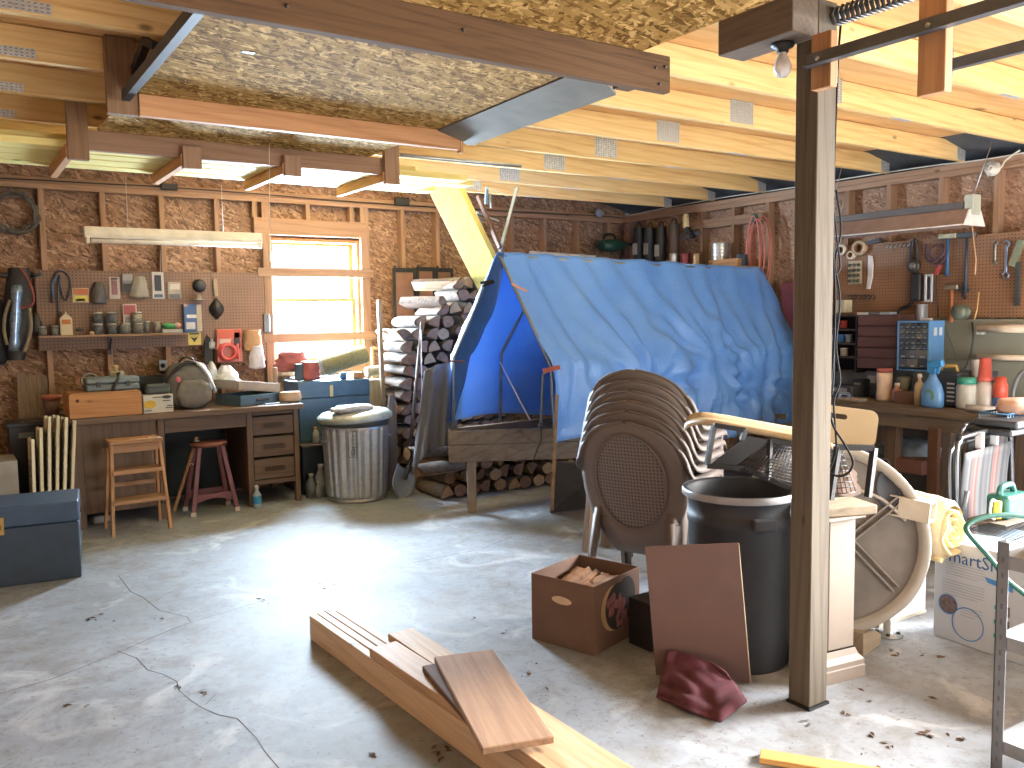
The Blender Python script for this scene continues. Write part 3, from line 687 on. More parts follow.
# --- cable loop and battery leads on the pegboard
MB().tube(spline([ony(x, y, YP - .03) for x, y in ((52, 303), (52, 285), (56, 274), (62, 271), (69, 277), (70, 290), (65, 300), (60, 285), (60, 275), (58, 290), (58, 310), (60, 320))]), .008, 7).build('cable_coil', pm('#33363c', .5), label='dark cable looped on the pegboard with its end hanging to the shelf', cat='cable')
MB().tube(spline([ony(x, y, YP - .045) for x, y in ((53, 297), (52, 284), (57, 275))]), .009, 7).build('cable_coil', pm('#3b5a7c', .5), label='blue length of cable at the left of the pegboard coil', cat='cable')
c_ = ony(15, 213, YS - .04); mb = MB()
for k in range(5):
    mb.tube([p + Vector((random.uniform(-.012, .012), random.uniform(-.02, .02), random.uniform(-.012, .012))) for p in circle(c_, .13 + .006 * k, 26, (1, 0, 0), (0, 0, 1))], .013, 7, True)
mb.build('rope_coil', pm('#56504a', .8), label='thick grey rope coil hanging high on the left wall boards', cat='rope')
# --- hanging bag at the far left
gb = thing('equipment_bag', 'long dark bag with shiny blue-silver sleeve hanging at the far left', 'bag', (.5, 7.4, 1.2))
mb = MB(); rows = []
for i in range(12):
    t_ = i / 11; y_ = 268 + t_ * 92; cx_ = 19 - 4 * t_; w = 11 + 4 * math.sin(t_ * PI) + random.uniform(-.6, .6); row = []
    for k in range(14):
        an = 2 * PI * k / 14
        p = ony(cx_ + w * math.cos(an), y_, 7.35); row.append((p.x, 7.37 + .085 * math.sin(an) * (1 + .15 * math.sin(i * 2 + k)), p.z))
    rows.append(row)
mb.grid(rows, wrap=True).build('body', pm('#2b2a2c', .6, bmp=.4), gb, world=True, sub=1)
mb = MB(); rows = []
for i in range(10):
    t_ = i / 9; y_ = 285 + t_ * 66; w = 5.2 + .8 * math.sin(i * 1.7); cx_ = 17 - 3 * t_; row = []
    for k in range(9):
        an = PI + PI * k / 8
        p = ony(cx_ + w * math.cos(an), y_, 7.28); row.append((p.x, 7.285 + .045 * math.sin(an) + .006 * math.sin(i * 3 + k * 2), p.z))
    rows.append(row)
mb.grid(rows).build('sleeve', pm('#7d93ab', .15, .5, .4, 40), gb, world=True, solid=.004)
MB().tube(spline([ony(x, y, 7.26) for x, y in ((20, 268), (27, 278), (33, 293), (33, 303), (26, 307), (14, 309))]), .009, 7).build('strap', pm('#7e3a36', .6), gb, world=True, label='dull red strap')
MB().tube(spline([ony(x, y, 7.27) for x, y in ((10, 300), (5, 315), (4, 330), (7, 345))]), .013, 7).build('strap', pm('#7f735d', .8), gb, world=True)
MB().tube(spline([ony(x, y, 7.27) for x, y in ((29, 308), (31, 325), (29, 338), (24, 352))]), .014, 7).build('strap', pm('#7f735d', .8), gb, world=True)
a, c_ = ony(-6, 277, 7.44), ony(42, 273, 7.4)
MB().tube([ony(28, 277, 7.38), ony(41, 274, 7.33)], [.016, .013], 9).build('hook_handle', pm('#26322c', .5), gb, world=True)
MB().tube([ony(-8, 272, 7.3), ony(2, 275, 7.28), ony(8, 276, 7.28)], .02, 8).build('umbrella', BLACK, label='black folded umbrella end at the far left wall', cat='umbrella')
sack('jacket', -10, 300, 6, 365, 7.28, .19, '#232224', 'dark jacket hanging at the left picture edge', 'jacket', 21, .8, top=.8)
# --- tube lamp on the back wall
a, c_ = ony(84, 229, 6.95), ony(262, 237, 6.95)
lz = (a.z + c_.z) / 2
tl = thing('tube_lamp', 'long white unlit tube lamp hung across the studs left of the window', 'lamp', ((a.x + c_.x) / 2, 6.97, lz - .06))
hl = (c_.x - a.x) / 2; WHT = pm('#cfcabb', .45); TUBE = pm('#e8e6e0', .2)
MB().prism([(-.03, .005), (.03, .005), (.035, .03), (.03, .085), (-.03, .085), (-.035, .03)], 2 * hl, Matrix.Translation((-hl, 0, 0)) @ Matrix(((0, 0, 1, 0), (1, 0, 0, 0), (0, 1, 0, 0), (0, 0, 0, 1))), bev=.003).build('housing', WHT, tl)
for y in (-.018,): MB().tube([(-hl + .04, y - .01, -.018), (hl - .03, y - .01, -.018)], .017, 12).build('tube', TUBE, tl)
for x in (-hl + .02, hl - .02): MB().box(x - .012, x + .012, -.045, .02, -.038, .01, bev=.004).build('socket', WHT, tl)
for x in (-hl + .3, hl - .3): MB().tube([(x, 0, .085), (x, .0, .45)], .002, 5).build('hanger_wire', GALV, tl)
# --- desk
DX0, DX1, DYF, DYB, DZT = .71, 2.395, 6.76, 7.44, .80
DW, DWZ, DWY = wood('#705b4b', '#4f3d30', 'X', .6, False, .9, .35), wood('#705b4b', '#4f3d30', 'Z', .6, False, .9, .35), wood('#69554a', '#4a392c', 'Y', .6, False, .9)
dk = thing('desk', 'old brown wooden pedestal desk under the pegboard', 'desk', ((DX0 + DX1) / 2, (DYF + DYB) / 2, 0))
def dbox(name, m_, *a_, bev=.003, par=None, label=None): return MB().box(*a_, bev=bev).build(name, m_, par or dk, world=True, label=label)
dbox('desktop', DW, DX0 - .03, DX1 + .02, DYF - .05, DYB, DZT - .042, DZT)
ZL = .16
for x0, x1 in ((.725, .80), (1.305, 1.35), (1.965, 2.01), (2.345, 2.385)):
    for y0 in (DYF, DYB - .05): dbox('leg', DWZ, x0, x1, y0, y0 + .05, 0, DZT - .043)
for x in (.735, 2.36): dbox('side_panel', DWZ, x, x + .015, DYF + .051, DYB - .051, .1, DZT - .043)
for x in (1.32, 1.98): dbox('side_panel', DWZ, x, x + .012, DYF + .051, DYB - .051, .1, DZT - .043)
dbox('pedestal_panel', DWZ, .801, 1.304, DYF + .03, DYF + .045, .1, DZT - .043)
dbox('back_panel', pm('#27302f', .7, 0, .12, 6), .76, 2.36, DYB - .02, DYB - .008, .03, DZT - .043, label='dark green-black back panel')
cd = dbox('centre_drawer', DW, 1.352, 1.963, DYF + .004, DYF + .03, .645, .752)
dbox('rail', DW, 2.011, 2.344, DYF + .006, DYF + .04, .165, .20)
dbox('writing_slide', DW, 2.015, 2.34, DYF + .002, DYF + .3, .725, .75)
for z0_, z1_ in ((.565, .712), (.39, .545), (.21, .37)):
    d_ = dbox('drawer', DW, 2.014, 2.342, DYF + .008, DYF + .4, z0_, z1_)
    cx_ = 2.178; cz_ = (z0_ + z1_) / 2
    rim = [(cx_ + .075 * (1 if math.cos(q) > 0 else -1) + .022 * math.cos(q), DYF + .004, cz_ + .022 * math.sin(q)) for q in [2 * PI * k / 24 + .01 for k in range(24)]]
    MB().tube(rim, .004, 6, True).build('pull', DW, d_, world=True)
    MB().box(cx_ - .08, cx_ + .08, DYF + .005, DYF + .0075, cz_ - .018, cz_ + .018).build('pull_recess', pm('#43332a', .8), d_, world=True)
# --- on the desk
zt = DZT + .001
CARDB = pm('#a97a53', .8, 0, .12, 14)
b0, b1 = ony(69, 405, 6.78), ony(142, 403, 6.78)
cb = thing('shallow_crate', 'long shallow tan wooden box on the left end of the desk', 'box', ((b0.x + b1.x) / 2, 6.95, zt))
hw = (b1.x - b0.x) / 2
WT = wood('#bd8a5c', '#966840', 'X', .7)
for nm, a_ in (('front_panel', (-hw, hw, -.17, -.155, 0, .165)), ('back_panel', (-hw, hw, .155, .17, 0, .165)), ('end_panel', (-hw, -hw + .015, -.154, .154, 0, .165)), ('end_panel', (hw - .015, hw, -.154, .154, 0, .165)), ('bottom', (-hw + .016, hw - .016, -.154, .154, 0, .012)), ('lid', (-hw + .01, hw - .01, -.168, .168, .166, .176))):
    MB().box(*a_, bev=.002).build(nm, WT if nm != 'lid' else CARDB, cb)
MB().lathe([(0, 0), (.012, 0), (.012, .003), (0, .003)], n=12, M=Matrix.Translation((-hw + .055, -.171, .125)) @ Matrix.Rotation(PI / 2, 4, 'X')).build('knot_hole', pm('#4d2c1d', .9), cb)
zc = zt + .178
# grey case, jug, strap coil, pot
p0, p1 = ony(86, 383, 6.85), ony(140, 383, 6.85)
gc = thing('tool_case', 'grey-blue plastic case lying on the shallow tan box', 'case', ((p0.x + p1.x) / 2, 6.95, zc)); hw = (p1.x - p0.x) / 2
MB().box(-hw, hw, -.09, .09, 0, .05, bev=.012, seg=2).build('tray', pm('#5f6a6c', .45), gc)
MB().box(-hw, hw, -.09, .09, .052, .1, bev=.014, seg=2).build('lid', pm('#6d797a', .45), gc)
for x in (-.1, .1): MB().box(x - .015, x + .015, -.096, -.0905, .03, .07, bev=.003).build('latch', DKGREY, gc)
MB().tube(spline([(-.01, -.1, .005), (.02, -.1, .06), (.05, -.06, .115), (.06, .0, .12), (.06, .08, .11)]), .012, 7).build('belt', pm('#2e2c2b', .6), gc)
p = ony(117, 372, 7.06); jg = thing('oil_jug', 'yellowish plastic jug standing behind the grey case', 'jug', (p.x, 7.12, zt + .001 if False else zc))
MB().box(-.055, .055, -.035, .035, 0, .13, bev=.014, seg=2).build('body', pm('#9a9070', .4), jg)
MB().lathe([(.02, .13), (.018, .15), (0, .15)], n=14).build('neck', pm('#9a9070', .4), jg)
MB().lathe([(0, .15), (.021, .15), (.021, .172), (0, .174)], n=14).build('cap', pm('#c0b27e', .5), jg)
p = ony(91, 376, 7.0); st = MB()
for k in range(4): st.tube([q + Vector((0, .012 * k, .0)) for q in circle((p.x, 7.08, zc + .062), .058 - .004 * k, 22, (1, 0, .0), (0, .25, 1))], .007, 6, True)
st.build('strap_coil', pm('#8f8577', .7), label='pale webbing strap coiled behind the grey case', cat='strap')
p = ony(73, 388, 6.9); fp = thing('plant_pot', 'small terracotta rimmed pot at the left end of the desk', 'pot', (.66, 7.22, zt))
MB().lathe([(0, 0), (.045, 0), (.06, .11), (.052, .11), (.04, .012), (0, .012)], n=22).build('body', pm('#6f5648', .7), fp)
MB().lathe([(.0605, .11), (.068, .11), (.07, .145), (.061, .145), (.053, .11)], n=22).build('rim', pm('#9a5a4a', .7), fp)
p0, p1 = ony(114, 374, 7.3), ony(166, 372, 7.3)
MB().bar((p0.x, 7.36, zt + .12), (p1.x, 7.36, zt + .13), .02, .24, (0, 0, 1), .004).build('black_tray', pm('#1d1d1f', .5), label='black flat tray standing behind the grey case', cat='tray')
# bulb carton
p0, p1 = ony(143, 403, 6.79), ony(173, 402, 6.79); hw = (p1.x - p0.x) / 2
bc = thing('bulb_carton', 'white light-bulb carton with a yellow picture on the desk', 'carton', ((p0.x + p1.x) / 2, 6.86, zt), .03)
MB().box(-hw, hw, -.07, .07, 0, .135, bev=.002).build('body', pm('#bcb9ae', .7, 0, .06), bc)
MB().ball((-.06, -.0705, .065), .045, (1, .03, .7), 14).build('printed_sun', pm('#c8a53d', .7), bc)
MB().ball((hw - .045, -.0705, .115), .022, (1.5, .05, .55), 14).build('printed_oval', BLACK, bc)
for x0, x1, z0_ in ((-.04, .03, .112), (.03, .085, .083), (-.1, -.05, .016), (.06, .1, .045), (.05, .1, .03)):
    MB().box(x0, x1, -.0712, -.0703, z0_, z0_ + .008).build('printed_line', pm('#5d5a52', .7), bc)
p = ony(158, 388, 6.85); pc = thing('pouch', 'small grey-green padded pouch on the bulb carton', 'pouch', (p.x, 6.87, zt + .136))
MB().box(-.085, .085, -.05, .05, 0, .075, bev=.022, seg=3).build('body', pm('#4d5551', .7), pc)
MB().box(-.08, .08, -.0515, -.0505, .05, .055).build('zip', BLACK, pc)
sack('magazine_wrap', 165, 372, 177, 392, 6.99, .05, '#b6a8b0', 'pink and white printed wrapper leaning beside the backpack', 'wrapper', 31, .4, top=.4)
# outlet box on the wall
x0, x1, y0, y1, za, zb_ = quadbox(159, 360, 167, 371, YS - .04, .04)
ob = thing('outlet_box', 'small grey wall outlet box between studs above the desk', 'outlet', ((x0 + x1) / 2, YS, za))
MB().box(x0, x1, y0, y1, za, zb_, bev=.003).build('box', STEEL, ob, world=True)
MB().lathe([(0, 0), (.018, 0), (.018, .003), (0, .003)], n=14, M=Matrix.Translation(((x0 + x1) / 2, y0 - .0005, (za + zb_) / 2)) @ Matrix.Rotation(PI / 2, 4, 'X')).build('socket', BLACK, ob, world=True)
# backpack
p = ony(193, 408, 6.85); bp = thing('backpack', 'grey-green backpack with dark trim slumped on the desk', 'backpack', (p.x, 6.98, zt))
def blob(cx_, cy_, cz_, sx_, sy_, sz_, seed, amp=.08, nn=16, flat=True):
    rows = []; rnd = Vector((seed * 3.1, seed * 1.7, 0))
    for i in range(nn + 1):
        th = PI * i / nn; row = []
        for k in range(nn * 2):
            an = PI * k / nn; d_ = Vector((math.sin(th) * math.cos(an), math.sin(th) * math.sin(an), -math.cos(th)))
            e_ = Vector([math.copysign(abs(q) ** .75, q) for q in d_])
            q = 1 + amp * noise.noise(d_ * 2.2 + rnd) + amp * .5 * noise.noise(d_ * 5 + rnd)
            pt = Vector((cx_ + e_.x * sx_ * q, cy_ + e_.y * sy_ * q, cz_ + e_.z * sz_ * q))
            if flat and pt.z < .001: pt.z = .001
            row.append(pt)
        rows.append(row)
    mb = MB().grid(rows, wrap=True); bmesh.ops.remove_doubles(mb.bm, verts=mb.bm.verts, dist=1e-5); return mb
BPK = pm('#67635c', .8, 0, .2, 18, .3); BPD = pm('#2e2b29', .7)
blob(0, 0, .18, .175, .115, .18, 2, .1).build('body', BPK, bp)
blob(.02, -.1, .12, .13, .045, .11, 4, .1).build('front_pocket', pm('#6f6a62', .8, 0, .2, 18), bp)
MB().tube(spline([(-.165, -.03, .05), (-.17, -.06, .2), (-.1, -.08, .31), (0, -.085, .365), (.1, -.07, .315), (.15, -.06, .2)]), .016, 8).build('trim', BPD, bp, label='dark piping')
MB().tube(spline([(.02, -.02, .36), (.06, -.09, .35), (.12, -.1, .27), (.17, -.1, .16), (.19, -.06, .12)]), .013, 8).build('strap', pm('#b8b4ac', .6), bp, label='pale strap')
MB().tube(spline([(-.06, .0, .36), (-.03, -.03, .395), (.03, -.03, .39), (.05, 0, .35)]), .009, 7).build('handle', BPD, bp)
MB().ball((-.095, -.112, .235), .02, (1, .4, 1.2)).build('patch', pm('#c4696a', .6), bp, label='pink patch')
# plastic bags behind
sack('plastic_bag', 206, 362, 222, 385, 7.2, .16, '#c9cdd0', 'crumpled white plastic bag peaking behind the backpack', 'bag', 41, .3, top=.15, amp=.3)
sack('plastic_bag', 216, 366, 242, 386, 7.15, .18, '#d3d6da', 'white plastic bag bunched behind the open suitcase', 'bag', 43, .3, top=.3, amp=.3)
# open case: tan lid tray over blue base
p0 = ony(222, 405, 6.82); cs = thing('suitcase', 'low open case with blue-grey base and pale lid on the desk', 'case', (2.07, 7.02, zt), -.02)
def tray(w, d, h, t, m_, name, par, M):
    mb = MB()
    mb.box(-w / 2, w / 2, -d / 2, d / 2, 0, t, M, .003)
    for a_ in ((-w / 2, w / 2, -d / 2, -d / 2 + t, t, h), (-w / 2, w / 2, d / 2 - t, d / 2, t, h), (-w / 2, -w / 2 + t, -d / 2 + t, d / 2 - t, t, h), (w / 2 - t, w / 2, -d / 2 + t, d / 2 - t, t, h)): mb.box(*a_, M, .002)
    return mb.build(name, m_, par)
MT = Matrix.Rotation(.35, 4, 'Z')
tray(.40, .34, .085, .006, pm('#4d626c', .4, .1), 'base', cs, MT)
tray(.40, .34, .075, .006, pm('#958877', .5), 'lid', cs, Matrix.Translation((-.01, .03, .105)) @ MT @ Matrix.Rotation(.12, 4, 'Y'))
MB().box(-.06, .06, -.012, .0, .03, .05, MT @ Matrix.Translation((0, -.172, 0)), .003).build('handle', DKGREY, cs)
# bits on the desk's right corner
sack('sponge_cloth', 281, 392, 304, 402, 6.82, .12, '#b09578', 'tan folded cloth on the right corner of the desk', 'cloth', 51, .9, top=.85, amp=.1)
p = ony(272, 400, 6.8); MB().box(-.07, .07, -.012, .012, 0, .012, Matrix.Translation((p.x, 6.8, zt)) @ Matrix.Rotation(.3, 4, 'Z'), .003).build('chisel', STEEL, label='steel chisel lying beside the tan folded cloth', cat='chisel')
p = ony(294, 400, 7.2); MB().lathe([(0, 0), (.022, 0), (.022, .27), (.015, .275), (0, .275)], (2.35, 7.2, zt), 16).build('cardboard_tube', pm('#8f7460', .8), label='short brown tube standing at the right end of the desk', cat='tube')
# --- things under and before the desk
STW, STWX = wood('#b48a63', '#876243', 'Z', .7), wood('#a88160', '#7a5a40', 'X', .7)
ss = thing('step_stool', 'wooden three-step stool standing before the desk', 'stool', (1.10, 6.56, 0), .02)
hw0, hw1, H_ = .158, .19, .63
for s_ in (-1, 1):
    MB().bar((s_ * hw1, -.15, 0), (s_ * hw0, -.06, H_), .022, .05, (0, 1, .1), .003).build('front_leg', STW, ss)
    MB().bar((s_ * (hw1 - .005), .16, 0), (s_ * (hw0 - .0), .05, H_ - .03), .02, .035, (0, 1, -.1), .003).build('back_leg', STW, ss)
MB().box(-.175, .175, -.11, .09, H_, H_ + .028, bev=.006, seg=2).build('top_step', STWX, ss)
for z_, w_, y_ in ((.215, .178, -.125), (.42, .167, -.095)):
    MB().box(-w_, w_, y_ - .03, y_ + .12, z_, z_ + .03, bev=.004).build('step', STWX, ss)
MB().box(-.15, .15, .1, .115, .3, .33, bev=.002).build('back_rail', STWX, ss)
MB().box(-.165, .165, -.085, -.065, H_ - .06, H_ - .005, bev=.002).build('front_rail', STWX, ss)
MB().tube([(.18, -.12, .18), (.18, .02, .16), (.175, .13, .2)], .004, 6).build('spreader', STEEL, ss)
MAR = pm('#6e3f43', .5, 0, .25)
rs = thing('wooden_stool', 'dark red round stool in the desk kneehole', 'stool', (1.68, 6.82, 0))
MB().lathe([(0, .515), (.13, .515), (.138, .525), (.138, .54), (.13, .548), (0, .548)], n=28).build('seat', wood('#7c5045', '#583630', 'X', .5, False), rs)
for sx_, sy_ in ((-1, -1), (1, -1), (-1, 1), (1, 1)):
    l_ = MB().bar((sx_ * .165, sy_ * .13, .02), (sx_ * .085, sy_ * .075, .516), .034, .026, (0, 1, 0), .004).build('leg', MAR, rs)
    MB().box(sx_ * .165 - .02, sx_ * .165 + .02, sy_ * .13 - .016, sy_ * .13 + .016, 0, .035, bev=.003).build('foot', pm('#b3a79a', .6), l_)
for y_ in (-.118, .118):
    pts = [(-.14, .16), (.14, .16), (.145, .09)] + [(.145 - .29 * k / 10, .09 + .035 * math.sin(PI * k / 10)) for k in range(1, 10)] + [(-.145, .09)]
    MB().prism(pts, .014, Matrix.Translation((0, y_ + .007, 0)) @ Matrix.Rotation(PI / 2, 4, 'X')).build('stretcher', MAR, rs)
a, c_ = onz(174, 511, 0.008), ony(197, 437, 6.86)
wd = thing('stick', 'thin pale wooden stick leaning beside the red stool', 'stick', a)
MB().bar(a, c_, .024, .012, (0, 1, 0), .002).build('shaft', STW, wd, world=True)
for t_, dx in ((.93, .012), (.62, .02)):
    p = a.lerp(c_, t_); MB().tube(circle((p.x + dx, p.y - .015, p.z), .012, 12, (1, 0, 0), (0, 0, 1))[:8], .003, 5).build('hook', pm('#d8d5cd', .4), wd, world=True)
p = onz(254, 507); cbt = thing('spray_bottle', 'small blue-labelled bottle on the floor by the desk leg', 'bottle', (p.x + .02, p.y - .02, 0))
MB().lathe([(0, 0), (.032, 0), (.034, .01), (.034, .1), (.015, .13), (.013, .15)], n=18).build('body', pm('#9fb4c2', .3), cbt)
MB().lathe([(.0345, .03), (.0348, .032), (.0348, .09), (.0345, .092)], n=18).build('label_band', pm('#3f8fc0', .4), cbt)
MB().lathe([(0, .15), (.016, .15), (.016, .175), (0, .177)], n=14).build('cap', pm('#d8dadb', .4), cbt)
MB().prism([(0, 0), (.12, .02), (.15, .06), (.06, .08), (-.02, .05)], .05, Matrix.Translation((.86, 6.9, .0)), bev=.01).build('rag', pm('#8f8a84', .9), label='pale crumpled rag on the floor under the desk', cat='rag')
# --- trunk at the left edge
NAVYT = pm('#2c3b49', .45, 0, .15, 14, .1)
tk = thing('footlocker', 'dark navy footlocker on the floor at the left picture edge', 'trunk', (.605, 5.505, 0), -.14)
Lk = .86
MB().box(-Lk, 0, 0, .41, 0, .335, bev=.006).build('body', NAVYT, tk)
MB().box(-Lk - .004, .004, -.004, .414, .338, .455, bev=.008, seg=2).build('lid', pm('#34465a', .4, 0, .15, 14), tk)
lt = MB().box(-Lk * .46 - .022, -Lk * .46 + .022, -.012, -.0045, .30, .40, bev=.003).build('latch', pm('#b89a5c', .35, .7), tk)
MB().box(-Lk * .46 - .008, -Lk * .46 + .008, -.02, -.0125, .33, .36, bev=.002).build('keeper', pm('#8a713f', .35, .7), lt)
for z_ in (.05, .18, .30): MB().box(-.001, .0035, .02, .4, z_, z_ + .006).build('edge_rivets', pm('#8a8f94', .4, .6), tk)
# pale louvre panels standing behind the trunk, leaning on the desk
LV = wood('#cfc6ab', '#a89e82', 'Z', .6, False)
tops = ((37, 438), (42, 427), (47, 416), (54, 415), (60, 417), (64, 420)); 
for k, (px, py) in enumerate(tops):
    Yk = 6.62; tp = ony(px, py, Yk); bt = ony(px - 2 + k * .6, 488, Yk - .1); xk = bt.x
    r = thing('shutter_panel', ['leftmost pale shutter panel behind the navy footlocker', 'second pale shutter panel from left behind the navy footlocker', 'third pale shutter panel from left behind the navy footlocker', 'fourth pale shutter panel from left behind the navy footlocker', 'fifth pale shutter panel from left behind the navy footlocker', 'pale shutter panel nearest the desk leg'][k], 'panel', (.455 + k * .042, Yk - .08, 0), group='pale shutter panels behind the footlocker', rot=(-.07, .03 + .012 * k, 0))
    hh = tp.z
    MB().box(-.010, .010, 0, .05, .004, hh, bev=.002).build('front_stile', LV, r)
    MB().box(-.010, .010, .24, .29, .004, hh, bev=.002).build('rear_stile', LV, r)
    mb = MB()
    for q in range(int((hh - .1) / .045)): mb.box(-.012, .012, .05, .24, .06 + q * .045, .066 + q * .045, Matrix.Translation((0, 0, 0)))
    mb.box(-.004, .004, .05, .24, .03, hh - .02)
    mb.build('slats', LV, r)
# dark bin and white carton behind, stakes against the wall
p0, p1 = ony(17, 425, 6.95), ony(41, 425, 6.95)
db = thing('storage_tub', 'black plastic tub standing against the wall left of the desk', 'tub', ((p0.x + p1.x) / 2 - .02, 7.1, 0))
tz_ = p0.z
mb = MB(); w_ = .11
mb.prism([(-.08, 0), (.08, 0), (w_, tz_), (-w_, tz_)], .26, Matrix.Translation((0, .13, 0)) @ Matrix.Rotation(PI / 2, 4, 'X'), bev=.006); mb.build('body', pm('#1c1e22', .4), db)
MB().box(-w_ - .012, w_ + .012, -.145, .145, tz_ - .02, tz_ + .012, bev=.006).build('rim', pm('#23262b', .35), db)
MB().box(-.05, .05, -.138, -.1315, tz_ - .1, tz_ - .06, bev=.003).build('sticker', pm('#5b6268', .4), db)
p0, p1 = ony(-4, 475, 6.6), ony(18, 472, 6.6)
MB().box(p0.x - .2, p1.x, 6.6, 6.95, .001, ony(10, 461, 6.6).z, bev=.004).build('carton', pm('#8d8880', .8), label='pale carton on the floor behind the navy footlocker', cat='carton')
sack('work_boot', -2, 478, 14, 529, 6.30, .2, '#2b2724', 'dark boot lying beside the pale carton at left', 'boot', 61, .7, top=.6).location.z = 0
STK = wood('#7d6a58', '#55463a', 'Z', .8, True, 1.2)
for k, px in enumerate((19, 23, 27, 31, 35, 39, 43, 46)):
    tp = ony(px, 373 + (k * 37 % 5), 7.40); xk = ony(px - 1, 430, 7.36).x
    MB().bar((xk + .01, 7.33 - .004 * (k % 2), .004), (tp.x, 7.45, tp.z), .026, .018, (0, 1, 0), .002).build('stake', STK, label='weathered wooden stake leaning on the wall in the bundle behind the black tub', cat='stake', group='weathered stakes leaning on the back wall')
# ================================================================== MIDDLE: blue trunk, trash can, firewood, tarp shelter
BLU = pm('#3d5a70', .45, 0, .14, 10, .1)
# lower dark chest and the blue trunk on it
XA, XB = 2.47, 3.12
lc = thing('low_chest', 'dark navy low chest under the blue trunk beside the desk', 'chest', ((XA + XB) / 2, 7.17, 0))
MB().box(XA, XB, 6.93, 7.42, .0, .40, bev=.004).build('body', pm('#27343d', .5), lc, world=True)
MB().box(XA - .01, XB + .01, 6.91, 7.43, .4005, .425, bev=.004).build('top', pm('#4b3f3c', .6), lc, world=True)
tk2 = thing('footlocker', 'blue trunk with brass latch stacked on the low chest by the window', 'trunk', (2.83, 7.25, .426))
MB().box(2.5, 3.15, 7.06, 7.43, .426, .80, bev=.005).build('body', BLU, tk2, world=True)
MB().box(2.497, 3.153, 7.056, 7.434, .803, .945, bev=.007, seg=2).build('lid', BLU, tk2, world=True)
p = ony(331, 391, 7.06); MB().box(p.x - .016, p.x + .016, 7.045, 7.0555, p.z - .05, p.z + .05, bev=.003).build('latch', pm('#b9a06a', .35, .6), tk2, world=True)
ZT2 = .946
# things on the blue trunk
a, c_ = ony(321, 379, 7.14), ony(365, 360, 7.14); r_ = .082
a.z = ZT2 + r_ + .035; c_.z = max(c_.z, a.z + .1)
bl_ = thing('blanket_roll', 'olive rolled blanket lying slanted on the blue trunk', 'blanket', (3.0, 7.2, ZT2))
n_ = 22; pts = [a.lerp(c_, i / n_) for i in range(n_ + 1)]
rows = []; ax = (c_ - a).normalized(); u = ax.cross(Vector((0, 1, 0))).normalized(); v = u.cross(ax)
for i, p in enumerate(pts):
    rows.append([p + (u * math.cos(t_) + v * math.sin(t_)) * r_ * (1 + .03 * noise.noise(Vector((i * .9, k * .8, 0)))) for k, t_ in enumerate([2 * PI * k / 20 for k in range(20)])])
mb = MB().grid(rows, wrap=True)
for rr in (rows[0], rows[-1]): mb._f([mb.bm.verts.new(Vector(q)) for q in rr])
bmesh.ops.remove_doubles(mb.bm, verts=mb.bm.verts, dist=1e-5)
mb.build('roll', pm('#77714f', .9, 0, .25, 60, .5), bl_, world=True)
sp = [c_ + ax * .001 + (u * math.cos(t_ * .55) + v * math.sin(t_ * .55)) * (.012 + .0028 * t_) for t_ in range(24)]
MB().tube(sp, .004, 5).build('spiral_edge', pm('#4e4a36', .9), bl_, world=True)
MB().box(3.02, 3.12, 7.1, 7.25, ZT2, ZT2 + .055, bev=.006).build('small_box', pm('#a8794f', .7), label='small tan box under the olive blanket roll', cat='box')
sack('red_bag', 303, 362, 322, 381, 7.10, .14, '#9a4f48', 'red cloth bag under the low end of the olive blanket roll', 'bag', 61, .7, top=.8)
sack('dark_jar', 296, 364, 305, 381, 7.12, .06, '#37434a', 'dark blue-grey pot on the blue trunk beside the red bag', 'pot', 62, .5, top=.95, amp=.02)
sack('red_cloth', 278, 352, 312, 372, 7.24, .12, '#8c4d49', 'faded red cloth heaped at the window sill behind the red bag', 'cloth', 63, .8, top=.6, amp=.3)
sack('green_cloth', 286, 356, 305, 368, 7.34, .08, '#4c5a4a', 'dark green cloth heaped at the window sill', 'cloth', 64, .8, top=.6, amp=.3)
MB().box(2.55, 3.08, 7.36, 7.425, ZT2, ZT2 + .02).bar((2.6, 7.38, ZT2 + .02), (2.63, 7.38, ZT2 + .18), .05, .03).build('tool_tray', pm('#c9c6bf', .5), label='pale narrow tray at the back of the blue trunk lid', cat='tray')
MB().lathe([(0, 0), (.03, 0), (.03, .05), (.02, .06), (0, .06)], (2.93, 7.12, ZT2), 14).build('tin', pm('#3f5f78', .4, .3), label='small blue tin on the blue trunk beside the blanket roll', cat='tin')
# grey pot and pale boards right of the trunk
pr = thing('wood_bin', 'pale open wooden frame box standing by the window beside the woodpile', 'frame', (3.3, 7.3, 0))
fx0, fx1 = ony(371, 360, 7.3).x, ony(384, 360, 7.3).x; fz0, fz1 = .0, ony(376, 347, 7.3).z
PFZ = wood('#cdae79', '#a5814f', 'Z', .7, False)
for x in (fx0, fx1 - .025):
    MB().box(x, x + .025, 7.28, 7.30, 0, fz1, bev=.002).build('upright', PFZ, pr, world=True)
MB().box(fx0 + .026, fx1 - .026, 7.28, 7.30, fz1 - .025, fz1, bev=.002).build('rail', PFZ, pr, world=True)
MB().box(fx0 + .026, fx1 - .026, 7.29, 7.296, .1, fz1 - .2).build('panel', pm('#c9bd9c', .8), pr, world=True)
p = ony(373, 376, 7.13)
wb = thing('paint_can', 'pale grey can lying on its side on a post right of the blue trunk', 'can', (p.x, 7.13, p.z))
MB().tube([ony(366, 372, 7.13), ony(381, 370, 7.13)], .045, 16).build('body', pm('#aaa491', .5), wb, world=True)
MB().box(p.x - .07, p.x + .08, 7.06, 7.2, 0, p.z - .03, bev=.004).build('stand', wood('#b5ab8f', '#8c8268', 'Z', .8), wb, world=True)
